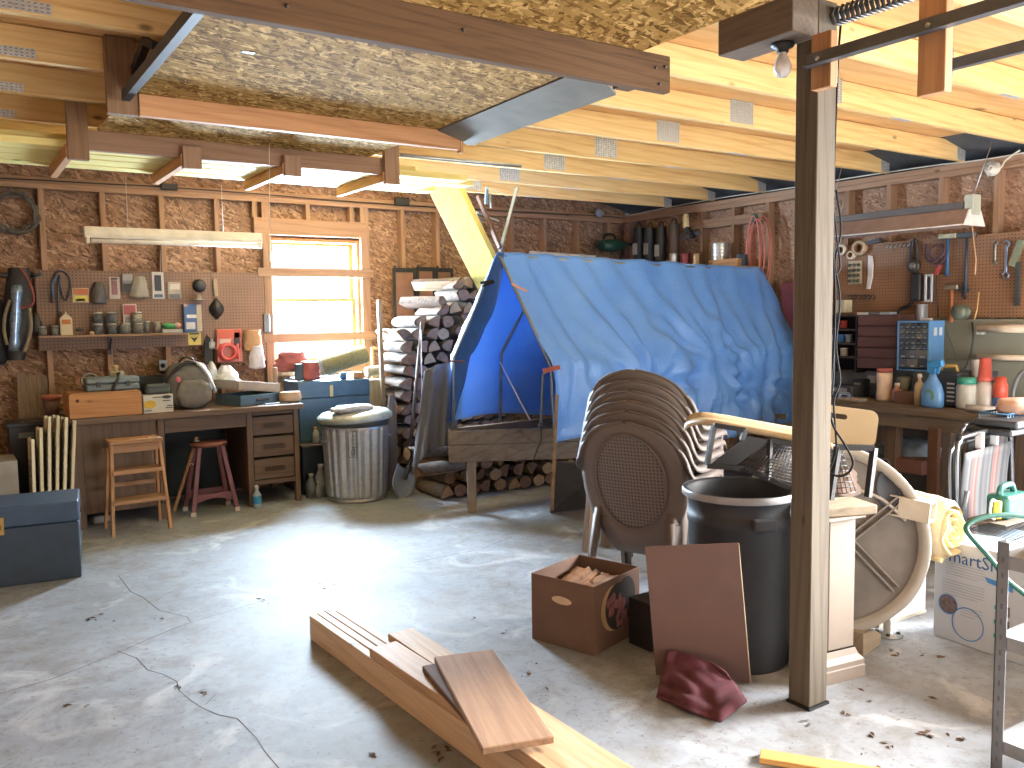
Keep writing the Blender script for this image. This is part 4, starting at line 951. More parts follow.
# clutter under and by the chest
for px, py, r, h, c, lb in ((316, 440, .03, .14, '#9aa7ad', 'clear bottle with orange cap on the low chest ledge'),):
    p = ony(px, py, 6.98); b_ = thing('bottle', lb, 'bottle', (p.x, 6.985, .426))
    MB().lathe([(0, 0), (r, 0), (r, h * .65), (r * .5, h * .82), (r * .45, h * .86), (0, h * .86)], n=16).build('body', pm('#a9adaa', .25), b_)
    MB().lathe([(0, h * .865), (r * .6, h * .865), (r * .6, h), (0, h)], n=14).build('cap', pm('#c78a4a', .4), b_)
for k, (px, py, r, h, c, lb) in enumerate(((305, 494, .05, .2, '#5a5f60', 'dull grey jug on the floor left of the trash can'), (313, 492, .055, .27, '#75797b', 'clear plastic bottle on the floor behind the trash can'), (319, 497, .04, .14, '#8a8d8c', 'small pale bottle lying at the foot of the low chest'))):
    p = onz(px, py); b_ = thing('bottle', lb, 'bottle', (p.x, min(p.y, 6.82), 0))
    MB().lathe([(0, 0), (r, 0), (r * 1.03, h * .3), (r, h * .6), (r * .4, h * .82), (r * .4, h * .9), (0, h * .9)], n=16).build('body', pm(c, .3), b_)
    MB().lathe([(0, h * .905), (r * .45, h * .905), (r * .45, h), (0, h)], n=12).build('cap', pm('#a5a29c', .4), b_)
# --- galvanized trash can
tc_ = thing('trash_can', 'ribbed galvanized steel trash can with tilted lid on the floor', 'trash can', (2.80, 6.58, 0))
n = 96; rows = []
prof = [(.225, .0), (.235, .0), (.242, .012), (.235, .03), (.238, .05), (.262, .585), (.268, .6), (.262, .615), (.268, .63)]
for r, z in prof:
    row = []
    for k in range(n):
        an = 2 * PI * k / n; q = (an * 22 / (2 * PI)) % 1
        f_ = 1 if .28 < q < .72 else (0 if q < .18 or q > .82 else .5)
        rr = r + (.011 * f_ if .03 < z < .59 else 0)
        row.append((rr * math.cos(an), rr * math.sin(an), z))
    rows.append(row)
mb = MB().grid(rows, smooth=False, wrap=True); mb._f([mb.bm.verts.new(Vector(q)) for q in rows[0]])
mb.build('body', GALV, tc_, solid=.003)
MB().lathe([(.2, .012), (.0, .012)], n=32).build('bottom', GALV, tc_)
ML = Matrix.Translation((.0, 0, .69)) @ Matrix.Rotation(-.055, 4, 'Y')
MB().lathe([(.30, -.035), (.305, -.03), (.305, .0), (.27, .028), (.18, .047), (.06, .053), (0, .054)], n=48, M=ML).build('lid', pm('#a3aaa6', .45, .45, .15, 20), tc_, solid=.003)
MB().tube(spline([ML @ Vector(q) for q in ((-.06, .0, .05), (-.05, 0, .08), (.05, 0, .08), (.06, 0, .05))]), .007, 7).build('lid_handle', STEEL, tc_)
MB().lathe([(.262, .612), (.272, .614), (.28, .65), (.26, .668)], n=48).build('lid_gap_shade', pm('#3a3f40', .5), tc_)  # dark band: shade of the gap under the lid put into its colour
for sx_ in (-1, 1):
    MB().tube(spline([(sx_ * .262, -.06, .52), (sx_ * .29, -.06, .5), (sx_ * .29, .06, .5), (sx_ * .262, .06, .52)]), .006, 7).build('side_handle', STEEL, tc_)
# printed mark on the can's front
vd = Vector((2.80, 6.58, 0)).normalized(); fa = math.atan2(-vd.y, -vd.x) - .06
INK = pm('#4a4d50', .6); mk = MB()
def oncan(da, z, r=.268): return Vector((r * math.cos(fa + da), r * math.sin(fa + da), z))
for (a0, z0_), (a1, z1_) in (((-.16, .585), (.08, .585)), ((.08, .585), (.08, .38)), ((.08, .38), (-.16, .38)), ((-.16, .38), (-.16, .585)), ((-.02, .585), (-.02, .46)), ((-.14, .46), (.06, .46)), ((.0, .55), (.05, .55)), ((.0, .52), (.05, .52)), ((.0, .49), (.05, .49))):
    mk.tube([oncan(lerp(a0, a1, t_ / 4), lerp(z0_, z1_, t_ / 4), .2525 + .0205 * lerp(z0_, z1_, t_ / 4) + .003) for t_ in range(5)], .0022, 5)
for rr_ in (.045, .028): mk.tube([oncan(-.03 + rr_ * 1.2 * math.cos(q), .425 + rr_ * .8 * math.sin(q), .2525 + .0205 * .425 + .003) for q in [2 * PI * k / 22 for k in range(22)]], .0025, 5, True)
mk.build('stamped_mark', INK, tc_)
mb = blob(0, 0, .02, .17, .10, .028, 7, .25); mb.bm.transform(Matrix.Translation((2.74, 6.5, .735)) @ Matrix.Rotation(.1, 4, 'Z') @ Matrix.Rotation(-.03, 4, 'Y')); mb.build('rag', pm('#b7b5b0', .9, 0, .15, 20), label='pale crumpled rag on the trash can lid', cat='rag')
# --- shovel, poles
sh = thing('shovel', 'long-handled steel shovel leaning on the woodpile beside the trash can', 'shovel', (3.14, 6.36, 0))
t0, t1 = ony(422, 322, 6.52), ony(408, 468, 6.40)
MB().tube([t0, t1], .014, 10).build('handle', wood('#5c4a3d', '#3b2f27', 'Z', .6, False), sh, world=True)
tip = ony(399, 498, 6.33); tip.z = .004
ax = (t1 - tip).normalized(); sd_ = ax.cross(Vector((.25, -1, .25))).normalized(); nn = sd_.cross(ax).normalized()
rows = []; Lb = (t1 - tip).length * 1.0
for i in range(11):
    q = i / 10; w = .115 * min(1, math.sqrt(max(0.0, q) * 2.6)) if q < .45 else .118
    if q < .02: w = .008
    rows.append([tip + ax * (Lb * .98 * q) + sd_ * (w * s_ / 5) - nn * (.03 * (1 - (s_ / 5) ** 2)) * (.4 + .6 * q) for s_ in range(-5, 6)])
MB().grid(rows).build('blade', pm('#a9b2bb', .35, .6, .2, 14), sh, world=True, solid=.003)
MB().tube([t1 + ax * .12, t1 - ax * .1], [.017, .022], 10).build('socket', DKGREY, sh, world=True)
a, c_ = onz(380, 470), ony(384.5, 300, 6.95)
a.y = 6.9; a.z = .0; a.x = ony(386, 470, 6.9).x
MB().box(-.018, .018, -.018, .018, 0, (c_ - a).length, Matrix.Translation(a) @ basis((1, 0, 0), z=(c_ - a)), .003).build('pole', wood('#8d7c69', '#675746', 'Z', .7, False), label='square grey wooden pole standing at the left of the woodpile', cat='pole')
a = Vector((ony(394, 490, 6.66).x, 6.66, 0)); c_ = ony(393, 394, 6.72)
MB().prism([(-.045, 0), (.045, 0), (.05, c_.z * .9), (.03, c_.z), (-.015, c_.z), (-.035, c_.z * .8)], .022, Matrix.Translation(a + Vector((0, .03, 0))) @ Matrix.Rotation(PI / 2, 4, 'X'), bev=.003).build('plank_offcut', wood('#75675b', '#51463d', 'Z', .7), label='short grey plank with rounded top standing behind the trash can', cat='plank')
a = Vector((ony(399, 485, 6.75).x, 6.78, 0)); c_ = ony(399, 428, 6.78)
MB().bar(a, c_, .03, .03, (0, 1, 0), .003).build('stick', wood('#a88b6d', '#7d644b', 'Z', .7, False), label='short square stick standing beside the grey plank offcut', cat='stick')
MB().tube([ony(422, 400, 6.45), ony(421, 330, 6.5)], .006, 6).build('rod', pm('#c9c9c4', .4), label='thin pale rod upright before the woodpile', cat='rod')
# --- black framed screens behind the woodpile
for k, (x0, y0, x1, y1, lb) in enumerate(((394, 268, 417, 350, 'leftmost black-framed brown screen behind the woodpile'), (417.5, 267, 436, 345, 'middle black-framed screen behind the woodpile'), (436.5, 268, 454, 345, 'right black-framed screen behind the woodpile'))):
    a0, a1, b0, b1, za, zb_ = quadbox(x0, y0, x1, y1, 7.40, .02); za = .0
    r = thing('framed_screen', lb, 'screen', ((a0 + a1) / 2, 7.41, 0))
    for q in ((a0, a0 + .028, za, zb_), (a1 - .028, a1, za, zb_), (a0 + .028, a1 - .028, zb_ - .04, zb_), (a0 + .028, a1 - .028, za, za + .03)):
        MB().box(q[0], q[1], 7.40, 7.42, q[2], q[3], bev=.002).build('frame_bar', BLACK, r, world=True)
    MB().box(a0 + .028, a1 - .028, 7.408, 7.412, za + .03, zb_ - .04).build('panel', pm('#7d5d50', .7), r, world=True)
    MB().box(a0 + .005, a0 + .03, 7.395, 7.4, zb_, zb_ + .02, bev=.002).build('clip', BLACK, r, world=True)
# --- firewood: split logs, each its own thing
def bark(c1, c2):
    m, t, b = nt('bark'); v = coord(t, (1, 1, 1)); n_ = noise_(t, v, 26, 5, .7, .6)
    t.links.new(ramp(t, n_.outputs[0], [(.3, c2), (.65, c1)]), b.inputs['Base Color']); b.inputs['Roughness'].default_value = .9
    bump(t, b, n_.outputs[0], .7, .01); return m
BARK = bark('#6f5f52', '#3d332c')
ENDS = [pm('#7d6250', .85, 0, .3, 30), pm('#6d5546', .85, 0, .3, 30), pm('#7f6352', .85, 0, .3, 26), pm('#9c8062', .85, 0, .2, 30)]
SPLIT = [wood('#8c6f58', '#5b4635', 'Y', .85, False, 1.2), wood('#a99274', '#75604a', 'Y', .85, False, 1.2), wood('#6f5848', '#4b3b30', 'Y', .85, False, 1.2)]
LOGS = []
def log_proto(seed, L=.42):
    rnd = random.Random(seed); kind = seed % 3; pts = []
    if kind == 0:                         # round
        n = 12; r0 = .068
        pts = [(r0 * (1 + .12 * rnd.uniform(-1, 1)) * math.cos(2 * PI * k / n), r0 * (1 + .1 * rnd.uniform(-1, 1)) * math.sin(2 * PI * k / n)) for k in range(n)]
        nb = n
    elif kind == 1:                       # quarter wedge: bark arc, two split faces
        a0 = rnd.uniform(0, 2 * PI); R = .125; sp = 1.35
        pts = [(R * math.cos(a0 + sp * k / 6), R * math.sin(a0 + sp * k / 6)) for k in range(7)] + [(0.008 * rnd.uniform(-1, 1), .008 * rnd.uniform(-1, 1))]
        cx_ = sum(p[0] for p in pts) / 8; cy_ = sum(p[1] for p in pts) / 8; pts = [(p[0] - cx_, p[1] - cy_) for p in pts]; nb = 6
    else:                                 # half or slab
        a0 = rnd.uniform(0, 2 * PI); R = .088
        pts = [(R * math.cos(a0 + PI * k / 8), R * .85 * math.sin(a0 + PI * k / 8)) for k in range(9)]
        cx_ = sum(p[0] for p in pts) / 9; cy_ = sum(p[1] for p in pts) / 9; pts = [(p[0] - cx_, p[1] - cy_) for p in pts]; nb = 8
    if sum(pts[i][0] * pts[(i + 1) % len(pts)][1] - pts[(i + 1) % len(pts)][0] * pts[i][1] for i in range(len(pts))) < 0: pts = pts[::-1]
    wx = max(p[0] for p in pts) - min(p[0] for p in pts); wz = max(p[1] for p in pts) - min(p[1] for p in pts)
    pts = [(p[0] * min(1.15, .122 / wx), p[1] * min(1.15, .106 / wz)) for p in pts]
    mb = MB(); rows = []; nseg = 5
    for i in range(nseg + 1):
        y = L * i / nseg; sx_ = 1 + .05 * rnd.uniform(-1, 1)
        rows.append([mb.bm.verts.new(Vector((p[0] * sx_ + .006 * rnd.uniform(-1, 1), y + (.01 * rnd.uniform(-1, 1) if i in (0, nseg) else 0), p[1] * sx_))) for p in pts])
    n = len(pts)
    for i in range(nseg):
        for k in range(n):
            mb.mat(BARK if k < nb else SPLIT[seed % 3]); mb._f([rows[i][k], rows[i][(k + 1) % n], rows[i + 1][(k + 1) % n], rows[i + 1][k]], kind != 1 or k < nb)
    mb.mat(BARK)
    bb = mb
    me_root = bb.build('firewood_log', None)
    me_root.location = (0, 0, -50)
    e = MB().mat(ENDS[seed % 4]); e3 = MB().mat(ENDS[seed % 4])
    e._f([e.bm.verts.new(Vector((p[0] * .97, -.012, p[1] * .97))) for p in pts]); e3._f([e3.bm.verts.new(Vector((p[0] * .97, L + .012, p[1] * .97))) for p in pts][::-1])
    o2 = (e.build('cut_end', None, me_root), e3.build('cut_end', None, me_root))
    d = me_root.data; mnx = min(v.co.x for v in d.vertices); 
    # bring body back to be centred on its axis
    return me_root, o2
PROT = []
for s_ in range(9):
    rnd = random.Random(s_)
    body, end = log_proto(s_)
    # body origin was moved to its bottom centre: shift the end caps to match
    bx0 = [v.co for v in body.data.vertices]; 
    PROT.append((body, end))
def fix_proto(body, end):
    ex = [v.co for q in end for v in q.data.vertices]; b_ = [v.co for v in body.data.vertices]
    off = Vector(((min(v.x for v in b_) + max(v.x for v in b_) - min(v.x for v in ex) - max(v.x for v in ex)) / 2, (min(v.y for v in b_) + max(v.y for v in b_) - min(v.y for v in ex) - max(v.y for v in ex)) / 2, (min(v.z for v in b_) + max(v.z for v in b_) - min(v.z for v in ex) - max(v.z for v in ex)) / 2))
    off = off.copy()
    for q in end:
        for v in q.data.vertices: v.co += off
for b_, e_ in PROT: fix_proto(b_, e_)
USED = [False] * len(PROT)
def put_log(k, loc, rz, label, group, tilt=0.0):
    b_, e_ = PROT[k % 9]
    if not USED[k % 9]: o = b_; USED[k % 9] = True
    else: o = dup(b_)
    o.location = loc; o.rotation_euler = (0, tilt, rz); tag(o, label, 'firewood', group); return o
rl = random.Random(5)
GU, GL, GC = 'stacked firewood rising behind the grey cloth', 'low firewood row under the tarp shelter', 'firewood at the sunlit left end of the stack'
YF = 6.62
# sunlit left end of the stack
PICK = [1, 2, 4, 5, 7, 8, 1, 2, 4, 5, 7, 8, 0, 3]
z = .0; k = 0
while z < 1.52:
    for j in range(4):
        if z < 1.36 + .05 * j: put_log(rl.choice(PICK), (3.30 + (.03 if k % 2 else 0) + j * .126 + rl.uniform(-.008, .008), YF + rl.uniform(.20, .27), z), rl.uniform(-.04, .04), 'firewood log end-on at the sunlit left end of the stack', GC)
    z += .1065; k += 1
# body of the stack
def top_at(x): return 1.48 + .34 * min(1, max(0, (x - 3.55) / .3)) - .9 * max(0, (x - 4.25))
row = 0; z = 0.0
while z < 1.80:
    x = 3.82 + (.062 if row % 2 else 0)
    while x < 4.7:
        if z < top_at(x) and not (x > 4.35 and z > .5):
            low = z < .62
            put_log(rl.choice(PICK), (x + rl.uniform(-.012, .012), YF + rl.uniform(.18, .26), z + rl.uniform(0, .012)), rl.uniform(-.02, .02), 'firewood log end-on in the tall stack behind the grey cloth', GU)
        x += .125
    z += .1075; row += 1
for j, (px, py, rz) in enumerate(((438, 285, .7), (424, 303, .5))):
    p = ony(px, py, YF + .2); put_log(PICK[j], (p.x, YF + .24, p.z - .05), rz, 'loose split log lying across the top of the firewood stack', 'loose logs across the firewood stack top', rl.uniform(-.15, .15))
# low row further forward under the tarp shelter
row = 0; z = 0.0
while z < .52:
    x = 3.36 + (.062 if row % 2 else 0)
    while x < 5.15:
        if not (z > .26 and x > 4.9):
            put_log(rl.randrange(9), (x + rl.uniform(-.015, .015), 6.30 + rl.uniform(-.04, .04) - .10 * (x - 3.4), z + rl.uniform(0, .01)), rl.uniform(-.02, .02), 'firewood log end-on in the low row under the tarp shelter', GL)
        x += .125
    z += .1075; row += 1
for j, (px, py) in enumerate(((430, 452), (440, 470))):
    p = ony(px, py, 6.0); put_log(j + 3, (p.x + .02, 6.02, max(.0, p.z - .05)), PI / 2 + .06, 'split log laid sideways across the front of the low firewood row', 'sideways logs before the low row')
# --- tarp shelter
TARP = None
m, t, b = nt('blue_tarp'); v = coord(t, (1, 1, 1), False)
n1 = noise_(t, v, 14, 5, .6, .8); n2 = noise_(t, v, 60, 3, .6)
t.links.new(ramp(t, noise_(t, v, 2.5, 4).outputs[0], [(.3, '#66a5fb'), (.7, '#7db6ff')]), b.inputs['Base Color'])
b.inputs['Roughness'].default_value = .27; b.inputs['Specular IOR Level'].default_value = .6
bump(t, b, mix(t, .5, n1.outputs[0], n2.outputs[0]), .6, .02)
try: b.inputs['Sheen Weight'].default_value = .15
except Exception: pass
tl_ = t.nodes.new('ShaderNodeBsdfTranslucent'); tl_.inputs[0].default_value = lin('#86bcea')
ms_ = t.nodes.new('ShaderNodeMixShader'); ms_.inputs[0].default_value = .2
t.links.new(b.outputs[0], ms_.inputs[1]); t.links.new(tl_.outputs[0], ms_.inputs[2]); t.links.new(ms_.outputs[0], t.nodes['Material Output'].inputs['Surface'])
TARP = m
tp = thing('tarp_shelter', 'blue tarp shelter draped over pipe hoops on a low wooden frame', 'tent', (4.6, 5.2, 0))
L0 = onz(450, 428, .64); R0 = onz(556, 437, .64); A0 = (L0 + R0) / 2; ra = Vector((.998, .06, 0)); LEN = 3.02
A0.z = ony(500, 252, A0.y).z
DIP = .055
def ridge(s): return A0 + ra * (LEN * s) - Vector((0, 0, DIP * s))
KN = onf(553, 364, (R0 - EYE).dot(ROT @ Vector((0, 0, 1))))   # near eave kink
KNz = KN.z
Lk_ = L0 + Vector((0, 0, KNz - .64)) + (A0 - L0) * .04
rt = random.Random(3)
FOLD = [(.10, .05, .16), (.22, .09, .3), (.36, .06, .5), (.52, .1, .62), (.66, .07, .66), (.8, .05, .74), (.93, .04, .86)]
def near_pt(s, q):                        # s along the ridge 0..1, q from ridge 0 to hem 1
    r = ridge(s); k_ = Vector((KN.x, KN.y, KNz)) + ra * (LEN * s); h_ = R0 + ra * (LEN * s)
    drop = .02 + .0 * s
    h_ = Vector((h_.x, h_.y, .60 - .12 * min(1, max(0, (s - .2) * 3)) + .025 * math.sin(s * 9)))
    qk = .60
    p = r.lerp(k_, q / qk) if q < qk else k_.lerp(h_, (q - qk) / (1 - qk))
    nrm = Vector((.05, -.88, .47)) if q < qk else Vector((.05, -1, .05))
    f_ = 0
    for s0, s1, w in ((.06, .10, .018), (.15, .30, .022), (.25, .33, .02), (.33, .46, .03), (.47, .44, .03), (.50, .58, .026), (.60, .62, .03), (.72, .62, .02), (.85, .72, .024), (.97, .78, .02)):
        c_ = lerp(s0, s1, q ** .8); d_ = (s - c_) / w
        f_ += math.exp(-d_ * d_) * (.012 + .034 * q) - .6 * math.exp(-((s - c_ - w * 1.7) / (w * .9)) ** 2) * (.008 + .03 * q)
    for s0, q0, a0, ph in ((.30, .82, .05, .4), (.575, .66, .055, 1.1), (.745, .74, .05, 2.0), (.03, .95, .03, .2)):
        ds, dq = (s - s0) * 3.0, (q - q0) * 1.25
        r_ = math.hypot(ds, dq) + 1e-4; th = math.atan2(ds, -dq)
        f_ += a0 * (math.sin(9 * th + ph + 1.5 * math.sin(3 * th)) * .5 + .35 * math.sin(17 * th + ph * 3)) * min(1, r_ * 3.2) * math.exp(-(r_ / .62) ** 2)
        f_ -= .03 * math.exp(-(r_ / .07) ** 2)
    f_ += .012 * noise.noise(Vector((s * 9, q * 4, 1))) + .006 * noise.noise(Vector((s * 24, q * 14, 2)))
    f_ -= .05 * math.sin(PI * min(1, q / qk)) * (.55 + .45 * math.sin(PI * ((s * 3.2) % 1)))   # sag between hoops
    return p + nrm * f_
rows = [[near_pt(s / 120, q / 46) for s in range(121)] for q in range(47)]
# round the far top corner
mb = MB().grid(rows); mb.build('near_sheet', TARP, tp, world=True, solid=.003)
def far_pt(s, q):
    r = ridge(s); k_ = Lk_ + ra * (LEN * s); h_ = L0 + ra * (LEN * s); h_ = Vector((h_.x, h_.y, .68 + .03 * math.sin(s * 11)))
    qk = .62; p = r.lerp(k_, q / qk) if q < qk else k_.lerp(h_, (q - qk) / (1 - qk))
    nrm = Vector((0, .88, .47)); f_ = .015 * noise.noise(Vector((s * 8, q * 5, 7))) + .02 * math.sin(q * 7 + s * 12) * q - .03 * math.sin(PI * min(1, q / qk)) * math.sin(PI * ((s * 4) % 1))
    return p + nrm * f_
mb = MB().grid([[far_pt(s / 60, q / 30) for s in range(61)] for q in range(31)]); mb.build('far_sheet', TARP, tp, world=True, solid=.003)
# gable flap folded back along the left edge, and the far gable
rows = []
for q in range(25):
    t_ = q / 24; e_ = far_pt(0, t_); ins = e_ + (ra * .10 + (A0 - e_).normalized() * 0) ; inw = Vector((R0.x - L0.x, R0.y - L0.y, 0)).normalized()
    w = .03 + .20 * math.sin(PI * min(1, t_ * 1.05)) * (1 - .4 * t_)
    rows.append([e_ + inw * (w * k / 6) + ra * (-.012 * math.sin(k / 6 * PI) + .004 * k) + Vector((0, 0, .01 * math.sin(q * 1.3 + k))) for k in range(7)])
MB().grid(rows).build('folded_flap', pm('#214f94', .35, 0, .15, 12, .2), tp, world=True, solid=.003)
rows = []
for q in range(21):
    t_ = q / 20; a_, c2 = near_pt(1, t_), far_pt(1, t_)
    rows.append([a_.lerp(c2, k / 12) + ra * (.03 * math.sin(k * 1.4 + q * .4)) for k in range(13)])
MB().grid(rows).build('far_gable', TARP, tp, world=True, solid=.003)
# hoops
PIPE = pm('#8f979e', .35, .7)
for s in (.004, .15, .985):
    r = ridge(s) - Vector((0, 0, .018 if s < .1 else .06)); kn = near_pt(s, .6) + Vector((0, .03 if s < .1 else .12, -.02)); hn = R0 + ra * (LEN * s); kf = far_pt(s, .62) - Vector((0, .03, .01)); hf = L0 + ra * (LEN * s)
    hn.z = hf.z = .645; hn.y += .03; hf.y -= .03
    MB().tube([hf, kf, kf.lerp(r, .96), r, r.lerp(kn, .04), kn, hn], .0125, 8).build('hoop', PIPE, tp, world=True)
MB().tube([ridge(0) - Vector((0, 0, .03)), ridge(1) - Vector((0, 0, .03))], .0125, 8).build('ridge_pipe', PIPE, tp, world=True)
k1 = onf(543, 375, (R0 - EYE).dot(ROT @ Vector((0, 0, 1))) + .12); f1 = onf(541, 424, (R0 - EYE).dot(ROT @ Vector((0, 0, 1))) + .12)
MB().tube([f1, k1, KN + Vector((0, 0, -.02))], .010, 8).build('brace_pipe', PIPE, tp, world=True)
MB().tube([onf(500, 362, 6.6), onf(530, 420, 6.4)], .006, 6).build('guy_line', pm('#dfe6ea', .5), tp, world=True)
# clothes pegs and ties that hold the sheet
PEGW = pm('#c48f7c', .7)
for px, py, fz, lb in ((512, 284, 6.05, None), (518, 287, 6.0, None)):
    a = onf(px, py, fz); MB().bar(a, a + Vector((.06, -.02, -.03)), .018, .014).build('peg', PEGW, tp, world=True)
a = onf(481, 283, 6.25); MB().bar(a, onf(493, 281, 6.2), .02, .02).bar(onf(483, 286, 6.25), onf(494, 282, 6.2), .016, .016).build('clamp', BLACK, tp, world=True)
a = onf(543, 371, 5.85); MB().bar(a, onf(560, 367, 5.85), .022, .03).build('clamp', pm('#8c4433', .5), tp, world=True)
MB().bar(onf(448, 361, 6.35), onf(464, 362, 6.3), .012, .014).build('clamp', pm('#5c3a33', .5), tp, world=True)
# wooden frame under it
GW, GWZ, GWY = wood('#847b72', '#5a524b', 'X', .85, True, .8), wood('#8c8378', '#625a51', 'Z', .85, False), wood('#847b72', '#5a524b', 'Y', .85)
B0, B1 = onz(448, 430.5, .636), onz(600, 426, .636); B0.z = B1.z = 0
d = (B1 - B0).normalized(); Mf = Matrix.Translation(B0) @ basis(d, z=(0, 0, 1)); Lb = (B1 - B0).length
MB().box(0, Lb, -.02, .02, .395, .525, Mf, .003).build('front_board', GW, tp, world=True)
MB().box(0, Lb, -.02, .02, .53, .632, Mf, .003).build('front_board', GW, tp, world=True)
lg = onz(472, 511); lb_ = Mf.inverted() @ Vector((lg.x, lg.y, 0))
MB().box(lb_.x - .035, lb_.x + .035, .021, .06, 0, .56, Mf, .003).build('leg', GWZ, tp, world=True)
MB().box(Lb - .15, Lb - .08, .021, .06, 0, .56, Mf, .003).build('leg', GWZ, tp, world=True)
e1 = B0 + ra * LEN + Vector((0, 0, 0)); Mb = Matrix.Translation(L0 * 1.0 - Vector((0, 0, L0.z)) + Vector((0, .02, 0))) @ basis(ra, z=(0, 0, 1))
MB().box(.0, LEN, -.02, .02, .45, .632, Mb, .003).build('rear_board', GW, tp, world=True)
for x in (LEN - .1,): MB().box(x, x + .07, -.06, -.021, 0, .55, Mb, .003).build('leg', GWZ, tp, world=True)
Mn = Matrix.Translation(Vector((R0.x, R0.y + .03, 0))) @ basis(ra, z=(0, 0, 1))
MB().box(.55, LEN, -.02, .02, .45, .59, Mn, .003).build('side_board', GW, tp, world=True)
MB().box(LEN - .1, LEN - .03, .021, .06, 0, .55, Mn, .003).build('leg', GWZ, tp, world=True)
MB().tube(spline([onf(541, 424, 6.0), onf(541, 440, 5.97), onf(537, 450, 5.97), onf(533, 461, 5.97)]), .006, 6).build('tie_cord', pm('#20302a', .6), tp, world=True)
MB().ball(onf(541, 426, 5.96), .022).build('cord_knot', BLACK, tp, world=True)
# sheet of dark board leaning at the frame's right end
P = [onz(550, 512, .01), onz(612, 504, .01)]; Q = [onf(556, 461, 6.0), onf(612, 463, 5.95)]
mb = MB(); q4 = [P[0], P[1], Q[1], Q[0]]; nr = (P[1] - P[0]).cross(Q[0] - P[0]).normalized() * .012
va = [mb.bm.verts.new(p) for p in q4]; vb = [mb.bm.verts.new(p + nr) for p in q4]; mb._f(va); mb._f(vb[::-1])
for i in range(4): mb._f([va[i], vb[i], vb[(i + 1) % 4], va[(i + 1) % 4]])
mb.build('dark_board', pm('#4a4440', .8, 0, .2, 8), label='dark square board leaning under the shelter frame behind the chairs', cat='board')
MB().bar(onf(557, 395, 5.93), onf(552, 510, 5.62), .02, .02).build('lath', wood('#8f7a63', '#665341', 'Z', .7, False), label='thin wooden lath standing at the corner of the tarp shelter', cat='lath')
# --- grey cloth hung beside the shelter
rows = []
for i in range(25):
    t_ = i / 24; row = []
    for k in range(31):
        u_ = k / 30; px = lerp(424 - 6 * t_, 455 + 3 * t_, u_) - (6 * (1 - u_) * t_); yb = 447 + 28 * (1 - u_) ** 3 - 2 * u_
        py = lerp(362 + 10 * (1 - u_) ** 2 , yb, t_)
        p = onf(px, py, 6.62 + .032 * math.sin(u_ * 13 + .6 + t_) * (.3 + t_) + .02 * math.sin(u_ * 31 + t_ * 3) * t_); row.append(p)
    rows.append(row)
MB().grid(rows).build('grey_cloth', pm('#5c5d66', .95, 0, .15, 9), solid=.006, label='grey cloth hanging in folds between woodpile and tarp shelter', cat='cloth')
# --- clamps, level and lath hanging at the ceiling behind the ridge
mb = MB().bar(onf(517, 188, 7.4), onf(499, 255, 7.2), .03, .012); mb.build('clamp_bar', pm('#8f99a2', .4, .6), label='long grey metal bar slanting down behind the tarp ridge', cat='bar')
MB().bar(onf(478, 196, 7.35), onf(500, 248, 7.2), .03, .03).build('brown_lath', pm('#5d4030', .7), label='thin dark brown lath leaning behind the tarp ridge', cat='lath')
for px, py, lb in ((487, 190, 'grey bar clamp hanging under the joists'), (478, 215, 'grey bar clamp hanging lower beside the yellow plank')):
    r = thing('bar_clamp', lb, 'clamp', onf(px, py + 10, 7.4))
    MB().bar(onf(px, py - 2, 7.4), onf(px + 21, py + 6, 7.35), .02, .012).build('bar', pm('#9aa4ab', .4, .6), r, world=True)
    MB().bar(onf(px, py - 3, 7.4), onf(px - 1, py + 14, 7.4), .025, .02).build('jaw', pm('#7c93a5', .4, .5), r, world=True)
    MB().bar(onf(px + 3, py + 3, 7.39), onf(px + 4, py + 18, 7.39), .015, .015).build('screw', STEEL, r, world=True)
MB().bar(ony(530, 253.5, 7.3), ony(595, 258, 7.3), .04, .05).build('white_gutter', pm('#cfd0cc', .5), label='long white length of trim lying behind the tarp ridge', cat='trim')
# ================================================================== FOREGROUND: lumber, boxes, bin, chairs, table
# --- lumber stack
LUMY = [wood('#d6c1a4', '#b39873', 'X', .6), wood('#cfb491', '#a37f55', 'X', .6), wood('#bfa486', '#9b7c5c', 'X', .6)]
P0, P1 = Vector((1.352, 3.782, 0)), Vector((1.412, 2.2, 0)); d = (P1 - P0).normalized(); n_ = Vector((-d.y, d.x, 0))
if n_.x < 0: n_ = -n_
ang = math.atan2(d.y, d.x)
LL = 2.1
wd_ = .038
ends = (0, .01, .025, -.01)
for k in range(4):
    o = thing('lumber_board', ['board on edge nearest the left of the floor lumber stack', 'second board on edge from left in the floor lumber stack', 'third board on edge from left in the floor lumber stack', 'rightmost board on edge in the floor lumber stack'][k], 'board', P0 + n_ * (.02 + k * .042) - d * ends[k], ang, 'boards on edge in the floor lumber stack')
    MB().box(0, LL, -wd_ / 2, wd_ / 2, .001, .115, bev=.003).build('stock', LUMY[k % 3], o)
    MB().box(-.0015, -.0005, -wd_ / 2 + .002, wd_ / 2 - .002, .004, .112).build('end_grain', wood('#c8a273', '#9b7345', 'Z', .8, False, 2.0), o)
def flat(name, p, a_, L, w, z, t, m_, label, tilt=(0, 0), cat='board'):
    o = thing(name, label, cat, (p[0], p[1], z), rot=(tilt[0], tilt[1], a_))
    MB().box(0, L, -w / 2, w / 2, 0, t, bev=.003).build('stock', m_, o)
    return o
q = P0 + d * .62 + n_ * .065
flat('lumber_board', q, ang, 1.5, .125, .1165, .038, LUMY[2], 'wide pale board lying flat along the left top of the floor stack')
q = P0 + d * .52 + n_ * .2
flat('lumber_board', q, ang - .03, 1.55, .12, .1165, .036, LUMY[1], 'second flat board on the right top of the floor stack, its end set further back')
